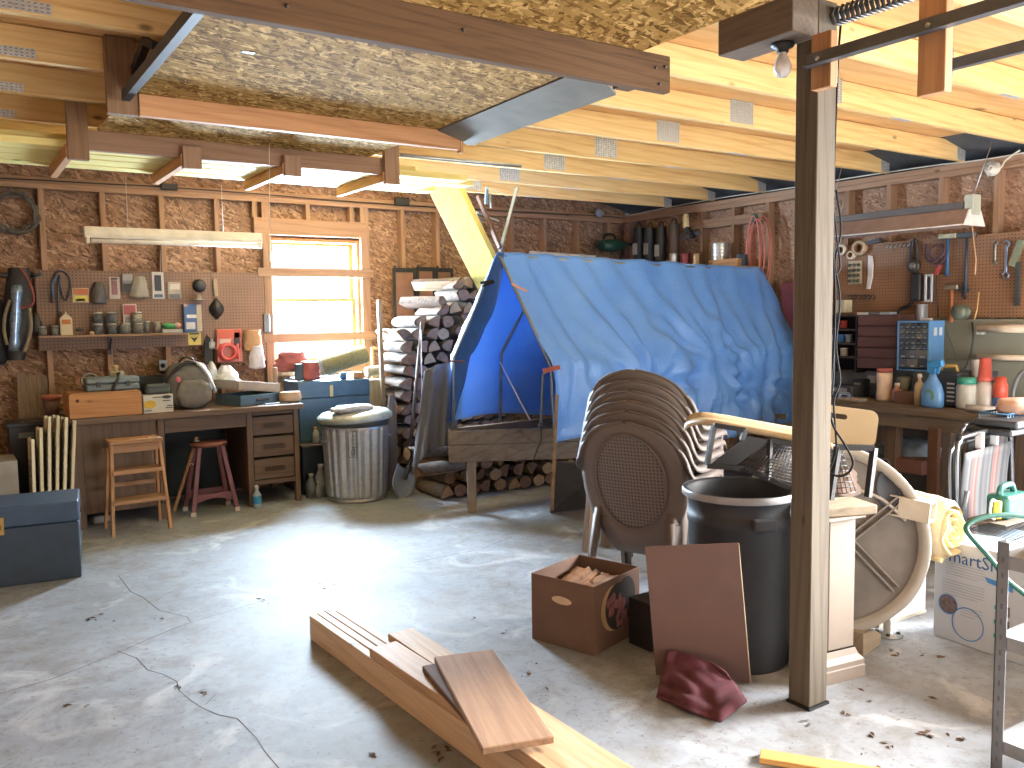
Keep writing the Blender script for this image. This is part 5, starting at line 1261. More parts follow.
ca = onz(437, 660, .20); cb_ = onz(490, 650, .20); cc = onz(550, 735, .20); cd_ = onz(487, 750, .20)
ctr = (ca + cb_ + cc + cd_) / 4; ax = ((cc + cd_) - (ca + cb_)); aa = math.atan2(ax.y, ax.x); Lp = ax.length / 2
PLK = wood('#a08166', '#735642', 'X', .75, True, .8, .3)
o = thing('weathered_plank', 'short wide weathered brown plank lying across the lumber stack', 'plank', (ctr.x, ctr.y, .181), rot=(0, 0.01, aa))
MB().box(-Lp / 2, Lp / 2, -.115, .115, 0, .024, bev=.003).build('stock', PLK, o)
o = thing('weathered_plank', 'dark plank peeking out under the short weathered plank', 'plank', (ctr.x - .005, ctr.y + .02, .156), rot=(0, 0, aa + .12))
MB().box(-Lp / 2 + .0, Lp / 2 - .12, -.11, .09, 0, .023, bev=.003).build('stock', wood('#6d5646', '#4a392e', 'X', .8), o)
a = onz(760, 759, .0)
flat('wood_offcut', (a.x, a.y), -.95, .4, .07, .001, .02, wood('#d2a566', '#a97a3f', 'X', .6), 'orange wood strip end at the bottom picture edge')
# --- produce box with a fruit picture
CBD = pm('#6d564a', .85, 0, .1, 10); CBI = pm('#a77f62', .85, 0, .1, 10)
F = Vector((2.294, 2.856, 0)); U = Vector((.365, .112, 0)); V = Vector((-.085, .335, 0)); Hb = .31
box1 = thing('cardboard_box', 'open brown cardboard produce box with a round fruit picture on its side', 'box', F + (U + V) / 2, math.atan2(U.y, U.x))
w_, l_ = U.length / 2, V.length / 2; t_ = .005
for nm, a_ in (('front_wall', (-w_, w_, -l_, -l_ + t_, 0, Hb - .0)), ('back_wall', (-w_, w_, l_ - t_, l_, 0, Hb)), ('left_wall', (-w_, -w_ + t_, -l_ + t_, l_ - t_, 0, Hb)), ('right_wall', (w_ - t_, w_, -l_ + t_, l_ - t_, 0, Hb)), ('bottom', (-w_ + t_, w_ - t_, -l_ + t_, l_ - t_, 0, t_))):
    MB().box(*a_, bev=.001).build(nm, CBD, box1)
hh = MB(); hole = [(-w_ - .0015, .055 * math.cos(q) * (1 if 1 else 1), .215 + .018 * math.sin(q)) for q in [2 * PI * k / 20 for k in range(20)]]
hh._f([hh.bm.verts.new(Vector(p)) for p in hole]); hh.build('hand_hole', pm('#d0b79c', .9), box1, label='torn pale hand hole')
# round printed fruit picture on the front wall
cxp, czp, R_ = -.01, .175, .105
def disc(mb, cx_, cz_, rx, rz_, y, n=26):
    mb._f([mb.bm.verts.new(Vector((cx_ + rx * math.cos(2 * PI * k / n), y, cz_ + rz_ * math.sin(2 * PI * k / n)))) for k in range(n)])
pr = MB(); disc(pr, cxp - .02, czp, R_, R_, -l_ - .0008); pr.build('printed_ring', pm('#b59a6d', .8), box1)
pr = MB(); disc(pr, cxp + .01, czp + .0, R_ * .98, R_ * 1.02, -l_ - .0016); disc(pr, cxp + .08, czp + .02, .08, .1, -l_ - .0018); pr.build('printed_ground', pm('#2e2d2d', .8), box1)
pr = MB(); rr = random.Random(4)
for k in range(26):
    a_, r0 = rr.uniform(0, 2 * PI), .085 * math.sqrt(rr.uniform(0, 1))
    disc(pr, cxp + .0 + r0 * math.cos(a_), czp - .015 + r0 * math.sin(a_), rr.uniform(.011, .019), rr.uniform(.014, .024), -l_ - .0022 - k * .0001, 12)
pr.build('printed_fruit', pm('#8c5a5c', .8, 0, .3, 40), box1)
# contents
for k, (x, y, z, a_, L, w2) in enumerate(((.0, .05, .235, .25, .28, .12), (.03, -.05, .225, .1, .24, .1))):
    o = thing('wood_scrap', ['rough bark slab lying in the produce box', 'second bark slab lying at the front inside the produce box'][k], 'wood', box1.matrix_world @ Vector((x, y, z)), rot=(0.05, -.04, a_ + .27))
    rows = [[(-L / 2 + L * i / 12, -w2 / 2 + w2 * j / 6, .016 * noise.noise(Vector((i * .9, j * .8, k * 5))) + .01) for j in range(7)] for i in range(13)]
    MB().grid(rows).build('slab', wood('#a07d63', '#6b4d3a', 'X', .9, False, 1.6), o, solid=.02)
MB().box(-w_ + .02, w_ - .02, -l_ + .02, l_ - .02, .006, .2, box1.matrix_world, .004).build('paper_bundle', pm('#8b7563', .9), label='bundle of brown paper filling the bottom of the produce box', cat='paper')
# black printed carton behind the sheet
c0 = onz(638, 647); o = thing('black_carton', 'small black printed carton between the produce box and the cardboard sheet', 'carton', (c0.x + .10, c0.y + .075 - .06, 0), .05)
MB().box(-.1, .09, -.09, .05, 0, .215, bev=.002).build('body', pm('#1d1b1c', .5), o)
MB().prism([(-.035, .07), (.0, .12), (.045, .1), (.03, .06), (.055, .04), (-.02, .05)], .0012, Matrix.Translation((-.02, -.0902, .02)) @ Matrix.Rotation(PI / 2, 4, 'X')).build('printed_flower', pm('#b5567d', .5), o)
text('printed_letters', 'DO', .05, o.matrix_world @ Matrix.Translation((-.06, -.0912, .15)) @ Matrix.Rotation(PI / 2, 4, 'X'), pm('#c9c6c6', .5), o)
# --- grey plastic bin
bn = thing('plastic_bin', 'tall dark grey open plastic bin beside the timber post', 'bin', (2.82, 2.50, 0))
BIN = pm('#36383c', .55, 0, .15, 8, .15, .3)
MB().lathe([(0, .006), (.2, .006), (.205, 0), (.208, .01), (.213, .2), (.2145, .21), (.217, .60), (.222, .605), (.222, .64), (.217, .645), (.22, .715), (.236, .718), (.242, .728), (.24, .742), (.23, .745), (.22, .735), (.214, .6), (.2, .03), (0, .03)], n=56).build('body', BIN, bn)
MB().lathe([(.2425, .716), (.245, .722), (.245, .738), (.241, .745)], n=56).build('rim_band', pm('#8c8d90', .4), bn, label='worn pale rim')
for a_ in (-2.0, 1.14):
    MB().box(-.05, .05, -.02, .012, .61, .66, Matrix.Rotation(a_ + PI / 2, 4, 'Z') @ Matrix.Translation((0, -.234, 0)), .006).build('handle', BIN, bn)
mb = MB(); mb.tube(spline([(-.2, -.1, .55), (-.05, -.15, .62), (.1, -.12, .6), (.2, .0, .5)]), .004, 5)
sk = sack('bin_liner', 705, 478, 775, 560, 2.40, .2, '#6a635c', 'crumpled grey sack inside the dark plastic bin', 'bag', 71, .6, top=.5)
sk.location = (2.82, 2.50, .30); sk.scale = (.7, .8, .95)
mb.bm.free()
# --- cardboard sheet leaning on the bin
A_, B_ = onz(656, 675, .004), onz(750, 683, .004)
fd = ROT @ Vector((0, 0, 1))
T0, T1 = onf(645, 547, 3.33), onf(738, 543, 3.22)
def panel4(name, p, t, m_, **kw):
    nr = (p[1] - p[0]).cross(p[3] - p[0]).normalized()
    if nr.dot(EYE - p[0]) > 0: nr = -nr
    mb = MB(); a = [mb.bm.verts.new(x) for x in p]; b = [mb.bm.verts.new(x + nr * t) for x in p]
    mb._f(a); mb._f(b[::-1])
    for i in range(4): mb._f([a[i], b[i], b[(i + 1) % 4], a[(i + 1) % 4]])
    return mb.build(name, m_, **kw)
cs_ = thing('cardboard_sheet', 'flat brown cardboard sheet leaning on the grey bin', 'cardboard', (A_ + B_) / 2)
panel4('face', [A_, B_, T1, T0], .004, pm('#6b524b', .85, 0, .07, 5), parent=cs_, world=True)
ed = MB(); ed.bar(B_ + Vector((.004, .002, .004)), T1 + Vector((.004, .002, -.002)), .003, .006, (0, 1, 0)); ed.build('torn_edge', pm('#b9a78f', .9), cs_, world=True, label='pale torn edge')
# --- maroon cloth slumped at its foot
mb = MB(); rows = []
L1, L2 = [(668, 652, .13), (676, 650, .14), (692, 655, .135), (712, 662, .12), (726, 671, .10)], [(656, 697, .006), (682, 708, .012), (700, 716, .008), (720, 723, .006), (747, 702, .012)]
def L_(lst, u):
    x = u * (len(lst) - 1); i = min(int(x), len(lst) - 2); f_ = x - i
    return tuple(lerp(lst[i][k], lst[i + 1][k], f_) for k in range(3))
for i in range(23):
    v_ = i / 22; row = []
    for k in range(29):
        u_ = k / 28; t0, t1 = L_(L1, u_), L_(L2, u_)
        px, py = lerp(t0[0], t1[0], v_), lerp(t0[1], t1[1], v_)
        z_ = lerp(t0[2], t1[2], v_ ** .8) + .014 * noise.noise(Vector((u_ * 4, v_ * 5, 3))) + .012 * math.sin(u_ * 14 + v_ * 3) * v_ * v_ + .02 * math.exp(-((v_ - .8) / .06) ** 2) * (.5 + .5 * math.sin(u_ * 6))
        p = onz(px, py, max(z_, .006)); row.append(p)
    rows.append(row)
mb.grid(rows).build('maroon_cloth', pm('#582e38', .95, 0, .18, 12, .1), solid=.006, label='crumpled maroon cloth on the floor against the cardboard sheet', cat='cloth')
# --- stack of resin armchairs
RES = pm('#6f6560', .6, 0, .08, 6); 
m, t, b = nt('resin_lattice'); v = coord(t, (1, 1, 1), False); sx = t.nodes.new('ShaderNodeSeparateXYZ'); t.links.new(v, sx.inputs[0])
fs = []
for a_ in (1, 2):
    q = math_(t, 'ABSOLUTE', math_(t, 'SUBTRACT', math_(t, 'FRACT', math_(t, 'MULTIPLY', sx.outputs[a_], 1 / .0185)), .5)); fs.append(math_(t, 'GREATER_THAN', q, .25))
mk_ = math_(t, 'MAXIMUM', fs[0], fs[1])
t.links.new(mix(t, mk_, '#40383a', '#776d67'), b.inputs['Base Color']); b.inputs['Roughness'].default_value = .45
LATT = m
def hw_back(z):                            # half width of the back at height z
    pts = ((.22, .10), (.25, .15), (.32, .20), (.42, .26), (.52, .295), (.64, .305), (.74, .29), (.82, .25), (.88, .19), (.92, .11), (.94, .0))
    for (z0_, w0), (z1_, w1) in zip(pts, pts[1:]):
        if z0_ <= z <= z1_: return lerp(w0, w1, (z - z0_) / (z1_ - z0_))
    return 0
def back_x(y, z): return -.20 - .20 * (z - .4) + .55 * y * y
ch = thing('resin_chair', 'bottom chair of the stack of brown resin armchairs, its mesh back in full view', 'chair', (3.155, 3.435, 0), math.radians(23), 'stacked resin armchairs')
def resin_chair(root):
    CZ, RY_, RZ_ = .62, .20, .255                    # lattice oval
    mb = MB(); n = 48
        # solid back as a ring between outline and oval
    outl = []
    for i in range(n):
        a_ = 2 * PI * i / n; dy, dz = math.sin(a_), -math.cos(a_)
        lo, hi = 0, .6
        for _ in range(24):
            mid = (lo + hi) / 2; y, z = dy * mid, CZ + dz * mid
            ok = .225 < z < .94 and abs(y) < hw_back(z)
            lo, hi = (mid, hi) if ok else (lo, mid)
        outl.append((dy * lo, CZ + dz * lo))
    rings = []
    for f_ in (0, .35, .7, 1):
        rings.append([(lerp(RY_ * math.sin(2 * PI * i / n), outl[i][0], f_), lerp(CZ - RZ_ * math.cos(2 * PI * i / n), outl[i][1], f_)) for i in range(n)])
    mb.grid([[(back_x(y, z) + (0 if k else -.003), y, z) for y, z in r] for k, r in enumerate(rings)], wrap=True)
    mb.build('back_frame', RES, root, solid=.007)
    g = MB(); rows = []
    for f_ in (.001, .25, .5, .75, 1.02): rows.append([(back_x(f_ * RY_ * math.sin(2 * PI * i / n), CZ) - .20 * (-f_ * RZ_ * math.cos(2 * PI * i / n)), f_ * RY_ * math.sin(2 * PI * i / n), CZ - f_ * RZ_ * math.cos(2 * PI * i / n)) for i in range(n)])
    g.grid(rows, wrap=True).build('lattice', LATT, root)
    MB().tube([(back_x(RY_ * math.sin(2 * PI * i / n), CZ - RZ_ * math.cos(2 * PI * i / n)) - .004, RY_ * math.sin(2 * PI * i / n), CZ - RZ_ * math.cos(2 * PI * i / n)) for i in range(n)], .006, 6, True).build('lattice_rim', RES, root)
    # rolled rim that runs from the back down into each arm
    for s_ in (-1, 1):
        pts = []
        for z in (.94, .93, .90, .85, .77, .69):
            y = hw_back(z - .002) * s_; pts.append((back_x(y, z) + .004, y, z))
        pts += [(-.12, s_ * .285, .645), (-.04, s_ * .292, .632), (.1, s_ * .295, .635), (.21, s_ * .29, .63), (.25, s_ * .285, .60)]
        sp = spline(pts, 5); rows = []
        for i, p in enumerate(sp):
            k_ = i / (len(sp) - 1); w = lerp(.006, .034, min(1, k_ * 1.5))
            tg = (sp[min(i + 1, len(sp) - 1)] - sp[max(i - 1, 0)]).normalized(); out = Vector((0, s_, 0)); out = (out - tg * out.dot(tg)).normalized(); up = tg.cross(out) * (-s_ if s_ < 0 else -1)
            up = Vector((0, 0, 1)) if k_ > .5 else Vector((-1, 0, .0)).lerp(Vector((0, 0, 1)), k_ * 2).normalized(); up = (up - tg * up.dot(tg)).normalized()
            rows.append([p - out * w + up * -.012, p - out * w * .8 + up * .004, p + up * .008, p + out * w * .8 + up * .004, p + out * w - up * .018])
        MB().grid(rows).build('armrest', RES, root, solid=.006)
        # back side web between arm and seat
        f0 = MB().grid([[(.25, s_ * .285, .60), (.255, s_ * .245, .60)], [(.262, s_ * .285, .3), (.265, s_ * .235, .3)], [(.29, s_ * .285, .0), (.292, s_ * .245, .0)]])
        f0.grid([[(.25, s_ * .285, .60), (.205, s_ * .287, .60)], [(.262, s_ * .285, .3), (.205, s_ * .288, .3)], [(.29, s_ * .285, .0), (.25, s_ * .287, .0)]])
        f0.build('front_leg', RES, root, solid=.006)
        y0 = s_ * .235
        r0 = MB().grid([[(-.20, y0, .42), (-.215, s_ * .19, .42)], [(-.24, s_ * .245, .22), (-.25, s_ * .205, .22)], [(-.27, s_ * .26, 0), (-.275, s_ * .225, 0)]])
        r0.grid([[(-.20, y0, .42), (-.10, s_ * .25, .40)], [(-.24, s_ * .245, .22), (-.17, s_ * .255, .22)], [(-.285, s_ * .26, 0), (-.23, s_ * .262, 0)]])
        r0.build('rear_leg', RES, root, solid=.006)
    rows = []
    for i in range(12):
        x = -.19 + .43 * i / 11; row = []
        for k in range(13):
            y = -.245 + .49 * k / 12; row.append((x, y, .415 - .018 * math.cos(y / .245 * PI / 2) * math.sin(min(1, (x + .19) / .4) * PI) + .012 * (i / 11) - (.03 if i == 11 else 0)))
        rows.append(row)
    MB().grid(rows).build('seat', RES, root, solid=.006)
resin_chair(ch)
fwd = Vector((math.cos(math.radians(23)), math.sin(math.radians(23)), 0))
for k, lb in enumerate(('second resin armchair from the bottom of the stack', 'third resin armchair from the bottom of the stack', 'fourth resin armchair from the bottom of the stack', 'fifth resin armchair from the bottom of the stack', 'topmost resin armchair of the stack with the bright rim')):
    dup(ch, Vector((3.155, 3.435, 0)) + fwd * (.022 * (k + 1)) + Vector((0, 0, .052 * (k + 1))), label=lb)
# wooden trestle behind the chairs
TRW = wood('#8a7766', '#5d4d41', 'Z', .8, False)
tr_ = thing('trestle', 'small rough wooden trestle behind the chair stack', 'trestle', (3.46, 4.14, 0))
for (px, py), (qx, qy) in (((587, 552), (597, 470)), ((606, 546), (618, 480)), ((642, 549), (640, 480))):
    a = onz(px, py); c_ = onf(qx, qy, 5.25); c_.z = .56; c_.x = a.x * .8 + 3.6 * .2; c_.y = a.y * .9 + 4.14 * .1
    MB().bar(a, c_, .05, .05, (0, 1, 0), .003).build('leg', TRW, tr_, world=True)
a = onz(640, 520); MB().bar((3.85, 4.2, 0), (3.8, 4.18, .56), .05, .05, (0, 1, 0), .003).build('leg', TRW, tr_, world=True)
MB().box(3.5, 3.9, 4.05, 4.26, .561, .60, bev=.003).build('top', TRW, tr_, world=True)
# --- round table standing on its edge, underside to the camera
RESB = pm('#a59886', .5, 0, .1, 5)
tc0 = Vector((3.265, 2.385, .475)); R_ = .42
nrm = Vector((-.80, -.62, .10)).normalized(); MT_ = Matrix.Translation(tc0) @ basis((-.62, .80, 0), z=nrm)
rt_ = thing('round_table', 'round beige plastic table standing on edge with its ribbed underside showing', 'table', (tc0.x, tc0.y, 0))
MB().lathe([(0, 0), (R_ - .045, 0), (R_ - .035, .035), (R_ - .005, .038), (R_, .03), (R_ + .002, -.02), (R_ - .01, -.032), (0, -.034)], n=72, M=MT_).build('tabletop', pm('#a39c92', .45, 0, .06, 5), rt_, world=True)
MB().lathe([(.0, .0012), (R_ - .048, .0012)], n=60, M=MT_).build('underside', pm('#77716b', .7, 0, .25, 7), rt_, world=True)
for a_ in (.75, -.8):
    for s_ in (-1, 1):
        MB().box(-R_ + .14, R_ - .14, s_ * .014 - .004, s_ * .014 + .004, .002, .02, MT_ @ Matrix.Translation((-.09, 0, 0)) @ Matrix.Rotation(a_, 4, 'Z'), .001).build('rib', pm('#847d76', .6), rt_, world=True)
MB().box(.02, .16, -.22, -.14, .0022, .008, MT_ @ Matrix.Rotation(.1, 4, 'Z'), .002).build('moulded_plate', pm('#a09a91', .6), rt_, world=True)
MB().tube(spline([MT_ @ Vector(p) for p in ((-.32, -.1, .012), (-.2, -.2, .012), (0, -.24, .012), (.2, -.22, .012), (.28, -.2, .012))]), .008, 6).build('moulded_rib', pm('#a8a196', .6), rt_, world=True)
mb = MB(); mb.lathe([(0, 0), (.055, 0), (.055, .012), (.045, .014), (.04, .004), (0, .004)], (0, 0, 0), 24, MT_ @ Matrix.Translation((-.25, -.24, .002)) @ Matrix.Diagonal((1.0, 1.7, 1, 1))); mb.build('leg_socket', pm('#3b3c44', .6), rt_, world=True)
# flanged pole foot under it
p = Vector((3.56, 2.27, 0)); pf = thing('floor_stand', 'short bright steel pole with a bolted foot plate on the floor', 'stand', p)
MB().lathe([(0, 0), (.065, 0), (.065, .008), (.02, .012), (.018, .12), (0, .12)], n=24).build('plate', GALV, pf)
for k in range(4): MB().lathe([(0, .008), (.009, .009), (.009, .018), (0, .019)], (.045 * math.cos(k * PI / 2 + .6), .045 * math.sin(k * PI / 2 + .6), 0), 8).build('bolt', DKGREY, pf)
# beige column with a flared foot, board and wedge
cx0 = Vector((2.985, 2.175, 0)); co_ = thing('plastic_column', 'beige plastic pedestal column with flared foot behind the post', 'column', cx0, -.15)
BG = pm('#94887d', .5, 0, .06, 5)
MB().box(-.075, .075, -.075, .075, .12, .665, bev=.008).build('shaft', BG, co_)
mb = MB(); rows = [[(sx_ * w, sy_ * w, z) for sx_, sy_ in ((-1, -1), (1, -1), (1, 1), (-1, 1))] for w, z in ((.105, .0), (.105, .05), (.102, .055), (.102, .075), (.085, .095), (.076, .12))]
mb.grid(rows, smooth=False, wrap=True); mb.build('foot', BG, co_)
MB().box(-.1, .1, -.1, .1, .66, .672, bev=.003).build('cap', BG, co_)
a, c_ = onf(800, 508, 3.5), onf(878, 500, 3.42)
sb = thing('shelf_board', 'weathered wooden board lying across the beige column', 'board', (3.04, 2.15, .674))
MB().box(-.16, .10, -.085, .085, 0, .038, Matrix.Rotation(-.35, 4, 'Z'), .004).build('stock', GREYZ if False else wood('#a39683', '#756a5a', 'X', .8), sb)
a = onz(862, 650); o = thing('wood_wedge', 'pale cut wedge of timber on the floor beside the column foot', 'wood', (a.x + .02, a.y + .06, 0), .2)
MB().prism([(-.10, 0), (.085, 0), (.085, .05), (.02, .085), (-.10, .10)], .09, Matrix.Rotation(PI / 2, 4, 'X'), .003).build('stock', wood('#a3937d', '#7b6a54', 'X', .7), o)
# --- black wire rack and beige tray with a slotted end
rk_ = thing('wire_rack', 'black folding wire-mesh rack lying beside the chairs over the bin', 'rack', (3.2, 2.75, .673))
def pf_(x, y, f=3.62): return onf(x, y, f)
BAR = [((714, 425), (707, 465)), ((707, 466), (742, 468)), ((714, 425), (745, 430)), ((745, 430), (742, 440)), ((770, 440), (768, 480)), ((742, 468), (790, 488)), ((770, 440), (835, 452))]
for (p, q) in BAR:
    MB().bar(pf_(*p), pf_(*q), .016, .02).build('frame_bar', BLACK, rk_, world=True)
for (p, q) in (((838, 447), (830, 500)), ((874, 448), (868, 497)), ((838, 447), (874, 448))):
    MB().bar(onf(p[0], p[1], 3.36), onf(q[0], q[1], 3.36), .022, .022).build('frame_bar', BLACK, rk_, world=True)
panel4('side_panel', [pf_(708, 466), pf_(733, 468), pf_(771, 440), pf_(748, 436)], .008, pm('#24262c', .5), parent=rk_, world=True)
mesh = MB()
c4 = [pf_(735, 470), pf_(800, 484, 3.5), pf_(800, 446, 3.7), pf_(768, 442)]
for i in range(15):
    t_ = i / 14; mesh.tube([c4[0].lerp(c4[1], t_), c4[3].lerp(c4[2], t_)], .0022, 4)
for i in range(13):
    t_ = i / 12; mesh.tube([c4[0].lerp(c4[3], t_), c4[1].lerp(c4[2], t_)], .0022, 4)
mesh.build('mesh_panel', DKGREY, rk_, world=True)
mesh = MB(); c4 = [onf(829, 495, 3.40), onf(856, 492, 3.40), onf(842, 450, 3.5), onf(829, 450, 3.5)]
for i in range(7):
    t_ = i / 6; mesh.tube([c4[0].lerp(c4[1], t_), c4[3].lerp(c4[2], t_)], .0022, 4)
for i in range(9):
    t_ = i / 8; mesh.tube([c4[0].lerp(c4[3], t_), c4[1].lerp(c4[2], t_)], .0022, 4)
mesh.build('mesh_panel', DKGREY, rk_, world=True)
sack('torn_newspaper', 846, 470, 868, 497, 2.28, .1, '#b9a7a0', 'crumpled newspaper on the board in the black wire rack', 'paper', 81, .9, top=.3, amp=.4)
ty = thing('plastic_tray', 'beige moulded plastic tray top with slotted upright end resting on the wire rack', 'tray', (3.3, 2.8, .9))
TRY = pm('#cdb894', .4, 0, .06, 5)
e = [(684, 423), (687, 419), (695, 416.5), (705, 416.5), (720, 418.5), (750, 424), (791, 431.5), (812, 435.5), (832, 439)]
sp = []
for i, (x, y) in enumerate(e):
    sp.append(onf(x, y + 4, lerp(3.95, 3.5, i / (len(e) - 1))))
back = (ROT @ Vector((0.25, 0, 1))); back.z = 0; back.normalize()
rows = []
sp2 = spline(sp, 4)
for p in sp2: rows.append([p + Vector((0, 0, -.022)), p + Vector((0, 0, -.004)), p + Vector((0, 0, .006)) + back * .012, p + back * .05 - Vector((0, 0, .01)), p + back * .26 - Vector((0, 0, .012)), p + back * .30 + Vector((0, 0, .002)), p + back * .305 - Vector((0, 0, .03))])
MB().grid(rows).build('deck', TRY, ty, world=True, solid=.005)
q0 = onf(815, 440, 3.50); xd = (onf(871, 448, 3.42) - q0).normalized(); ME = Matrix.Translation(q0) @ basis(xd, z=xd.cross(Vector((.0, .1, 1))))
wE, hE = .225, .148
def rr_poly(w, h, r, n=6):
    o = []
    for cx_, cy_, a0 in ((w - r, r, -PI / 2), (w - r, h - r, 0), (r, h - r, PI / 2), (r, r, PI)):
        for k in range(n + 1): o.append((cx_ + r * math.cos(a0 + PI / 2 * k / n), cy_ + r * math.sin(a0 + PI / 2 * k / n)))
    return o
outer = rr_poly(wE, hE, .035); inner = [(.035 + x, .098 + y) for x, y in rr_poly(.075, .022, .0108)]
mb = MB(); rings = []
for ring, z in ((outer, 0), (inner, 0), (inner, .016), (outer, .016)): rings.append([ME @ Vector((x, y, z)) for x, y in ring])
mb.grid(rings + [rings[0]], smooth=False, wrap=True); bmesh.ops.remove_doubles(mb.bm, verts=mb.bm.verts, dist=1e-6)
mb.build('slotted_end', TRY, ty, world=True)
# --- yellow cushion roll over a white foam board
wp = thing('foam_board', 'white foam board standing behind the round table edge', 'board', (3.78, 2.36, 0))
MB().box(-.17, .20, -.015, .015, .0, .40, Matrix.Rotation(-.03, 4, 'Z'), .002).build('sheet', pm('#e8e9ec', .6, 0, .02), wp)
MB().box(-.171, .201, -.02, .02, .0, .012, Matrix.Rotation(-.03, 4, 'Z')).build('edge_strip', pm('#a9a08f', .6), wp)
cr = onf(952, 531, 3.80); dirr = Vector((.16, 1, .04)).normalized(); MR = Matrix.Translation(cr) @ basis((1, -.05, 0), z=dirr)
cu = thing('cushion_roll', 'rolled yellow foam cushion with a pale sunlit top beside the white box', 'cushion', (cr.x, cr.y, cr.z - .125))
CUSH = pm('#d6c3a0', .85, 0, .12, 14, .2)
rows = []
for i in range(21):
    z = .56 * i / 20; rows.append([MR @ Vector(((.125 + .008 * noise.noise(Vector((k * .5, i * .35, 2)))) * (1 - .18 * (1 - min(1, z / .03))) * math.cos(2 * PI * k / 36) * .85, (.125 + .008 * noise.noise(Vector((k * .5, i * .35, 2)))) * (1 - .18 * (1 - min(1, z / .03))) * math.sin(2 * PI * k / 36) * 1.12, z)) for k in range(36)])
mb = MB().grid(rows, wrap=True); mb._f([mb.bm.verts.new(Vector(p)) for p in rows[-1]])
mb.build('roll', CUSH, cu, world=True)
# coiled end: spiral ribbon with pleats
rows = []
for i in range(150):
    a_ = i / 149 * 5.6 * PI; r = .112 - .094 * i / 149; pl = .008 * math.sin(a_ * 5)
    cxx, cyy = r * math.cos(a_) * .85, r * math.sin(a_) * 1.12
    rows.append([MR @ Vector((cxx, cyy, .03)), MR @ Vector((cxx * .985, cyy * .985, -.012 + pl)), MR @ Vector((cxx * .9, cyy * .9, -.016 + pl)), MR @ Vector((cxx * .84, cyy * .84, .03))])
MB().grid(rows).build('spiral_end', pm('#dcc698', .85, 0, .15, 20, .2), cu, world=True)
rows = [[MR @ Vector((.04 * s_ , .135 + .03 * s_ * 0, z)) for s_ in (-1, 0, 1, 2, 3)] for z in (.05, .3, .55)]
MB().tube(spline([MR @ Vector((-.06, .125, z)) for z in (.0, .2, .4, .55)]), .012, 6).build('seam', pm('#e6cf9c', .85), cu, world=True)
o = thing('square_tube', 'pale beige square plastic tube end poking out under the cushion roll', 'tube', onf(920, 512, 3.72))
MS = Matrix.Translation(onf(933, 512, 3.70)) @ basis((-.25, 1, .1), z=(0, 0, 1))
mb = MB(); w_ = .045; t_ = .006
for a_ in ((0, .17, -w_, w_, -w_, -w_ + t_), (0, .17, -w_, w_, w_ - t_, w_), (0, .17, -w_, -w_ + t_, -w_ + t_, w_ - t_), (0, .13, w_ - t_, w_, -w_ + t_, w_ - t_)): mb.box(*a_, MS)
o_ = mb.build('sleeve', pm('#c9bfae', .5), o, world=True)
# --- white carton with blue printing
wb_ = thing('white_carton', 'white printed carton with blue graphics standing at the right', 'carton', (3.81, 1.9, 0), 0)
FX = 3.725; Y1, Y0, HB = 2.15, 1.2, .455
MW = Matrix.Translation((FX, Y1, 0)) @ Matrix.Rotation(-.07, 4, 'Z')
BW = .95
MB().box(0, .20, -BW, 0, 0, HB, MW, .003).build('body', pm('#b9bcc3', .6, 0, .05, 4), wb_, world=True)
BLP = pm('#3f7fbd', .5); LB = pm('#9fb0c4', .6); DKB = pm('#27578c', .5); TEAL = pm('#2f9aa8', .5)
def onbox(y, z, dx=-.0006): return MW @ Vector((dx, -y, z))
MTX = MW @ Matrix.Translation((-.0012, -.03, HB - .09)) @ basis((0, -1, 0), z=(-1, 0, 0))
text('printed_name', 'SmartSi', .08, MTX, DKB, wb_)
def strip(y0, y1, z0_, z1_, m_, nm='printed_line', dx=-.0009):
    mb = MB(); mb._f([mb.bm.verts.new(onbox(y, z, dx)) for y, z in ((y0, z0_), (y1, z0_), (y1, z1_), (y0, z1_))]); mb.build(nm, m_, wb_, world=True)
mb = MB()
for blk, (y0, y1, zt_, n) in enumerate(((.055, .235, .355, 5), (.04, .235, .275, 6), (.13, .23, .17, 4))):
    for k in range(n):
        z_ = zt_ - k * .0125; mb._f([mb.bm.verts.new(onbox(y, z, -.0008)) for y, z in ((y0, z_), (y1 - (.03 if k == n - 1 else 0), z_), (y1 - (.03 if k == n - 1 else 0), z_ + .0045), (y0, z_ + .0045))])
mb.build('printed_text_lines', pm('#a3a7ad', .6), wb_, world=True)
mb = MB(); mb._f([mb.bm.verts.new(onbox(y, z, -.001)) for y, z in ((.235, .335), (.36, .322), (.36, .297), (.25, .312))]); mb.build('printed_bar', BLP, wb_, world=True)
def ring(cy_, cz_, r, w, m_, nm):
    mb = MB(); n = 32
    mb.grid([[onbox(cy_ + (r + k * w) * math.cos(2 * PI * i / n), cz_ + (r + k * w) * math.sin(2 * PI * i / n), -.0012) for i in range(n)] for k in (0, 1)], wrap=True); mb.build(nm, m_, wb_, world=True)
mb = MB(); mb._f([mb.bm.verts.new(onbox(.07 + .042 * math.cos(2 * PI * i / 28), .165 + .042 * math.sin(2 * PI * i / 28), -.001)) for i in range(28)]); mb.build('printed_photo', pm('#6a5a58', .6, 0, .5, 60), wb_, world=True)
ring(.07, .165, .041, .005, BLP, 'printed_ring'); ring(.165, .10, .07, .005, BLP, 'printed_ring')
for k in range(3):
    z_ = .185 - k * .062; strip(.30, .35, z_, z_ + .045, pm('#75706f', .6, 0, .5, 50), 'printed_photo'); strip(.282, .298, z_ + .02, z_ + .038, TEAL, 'printed_tab')
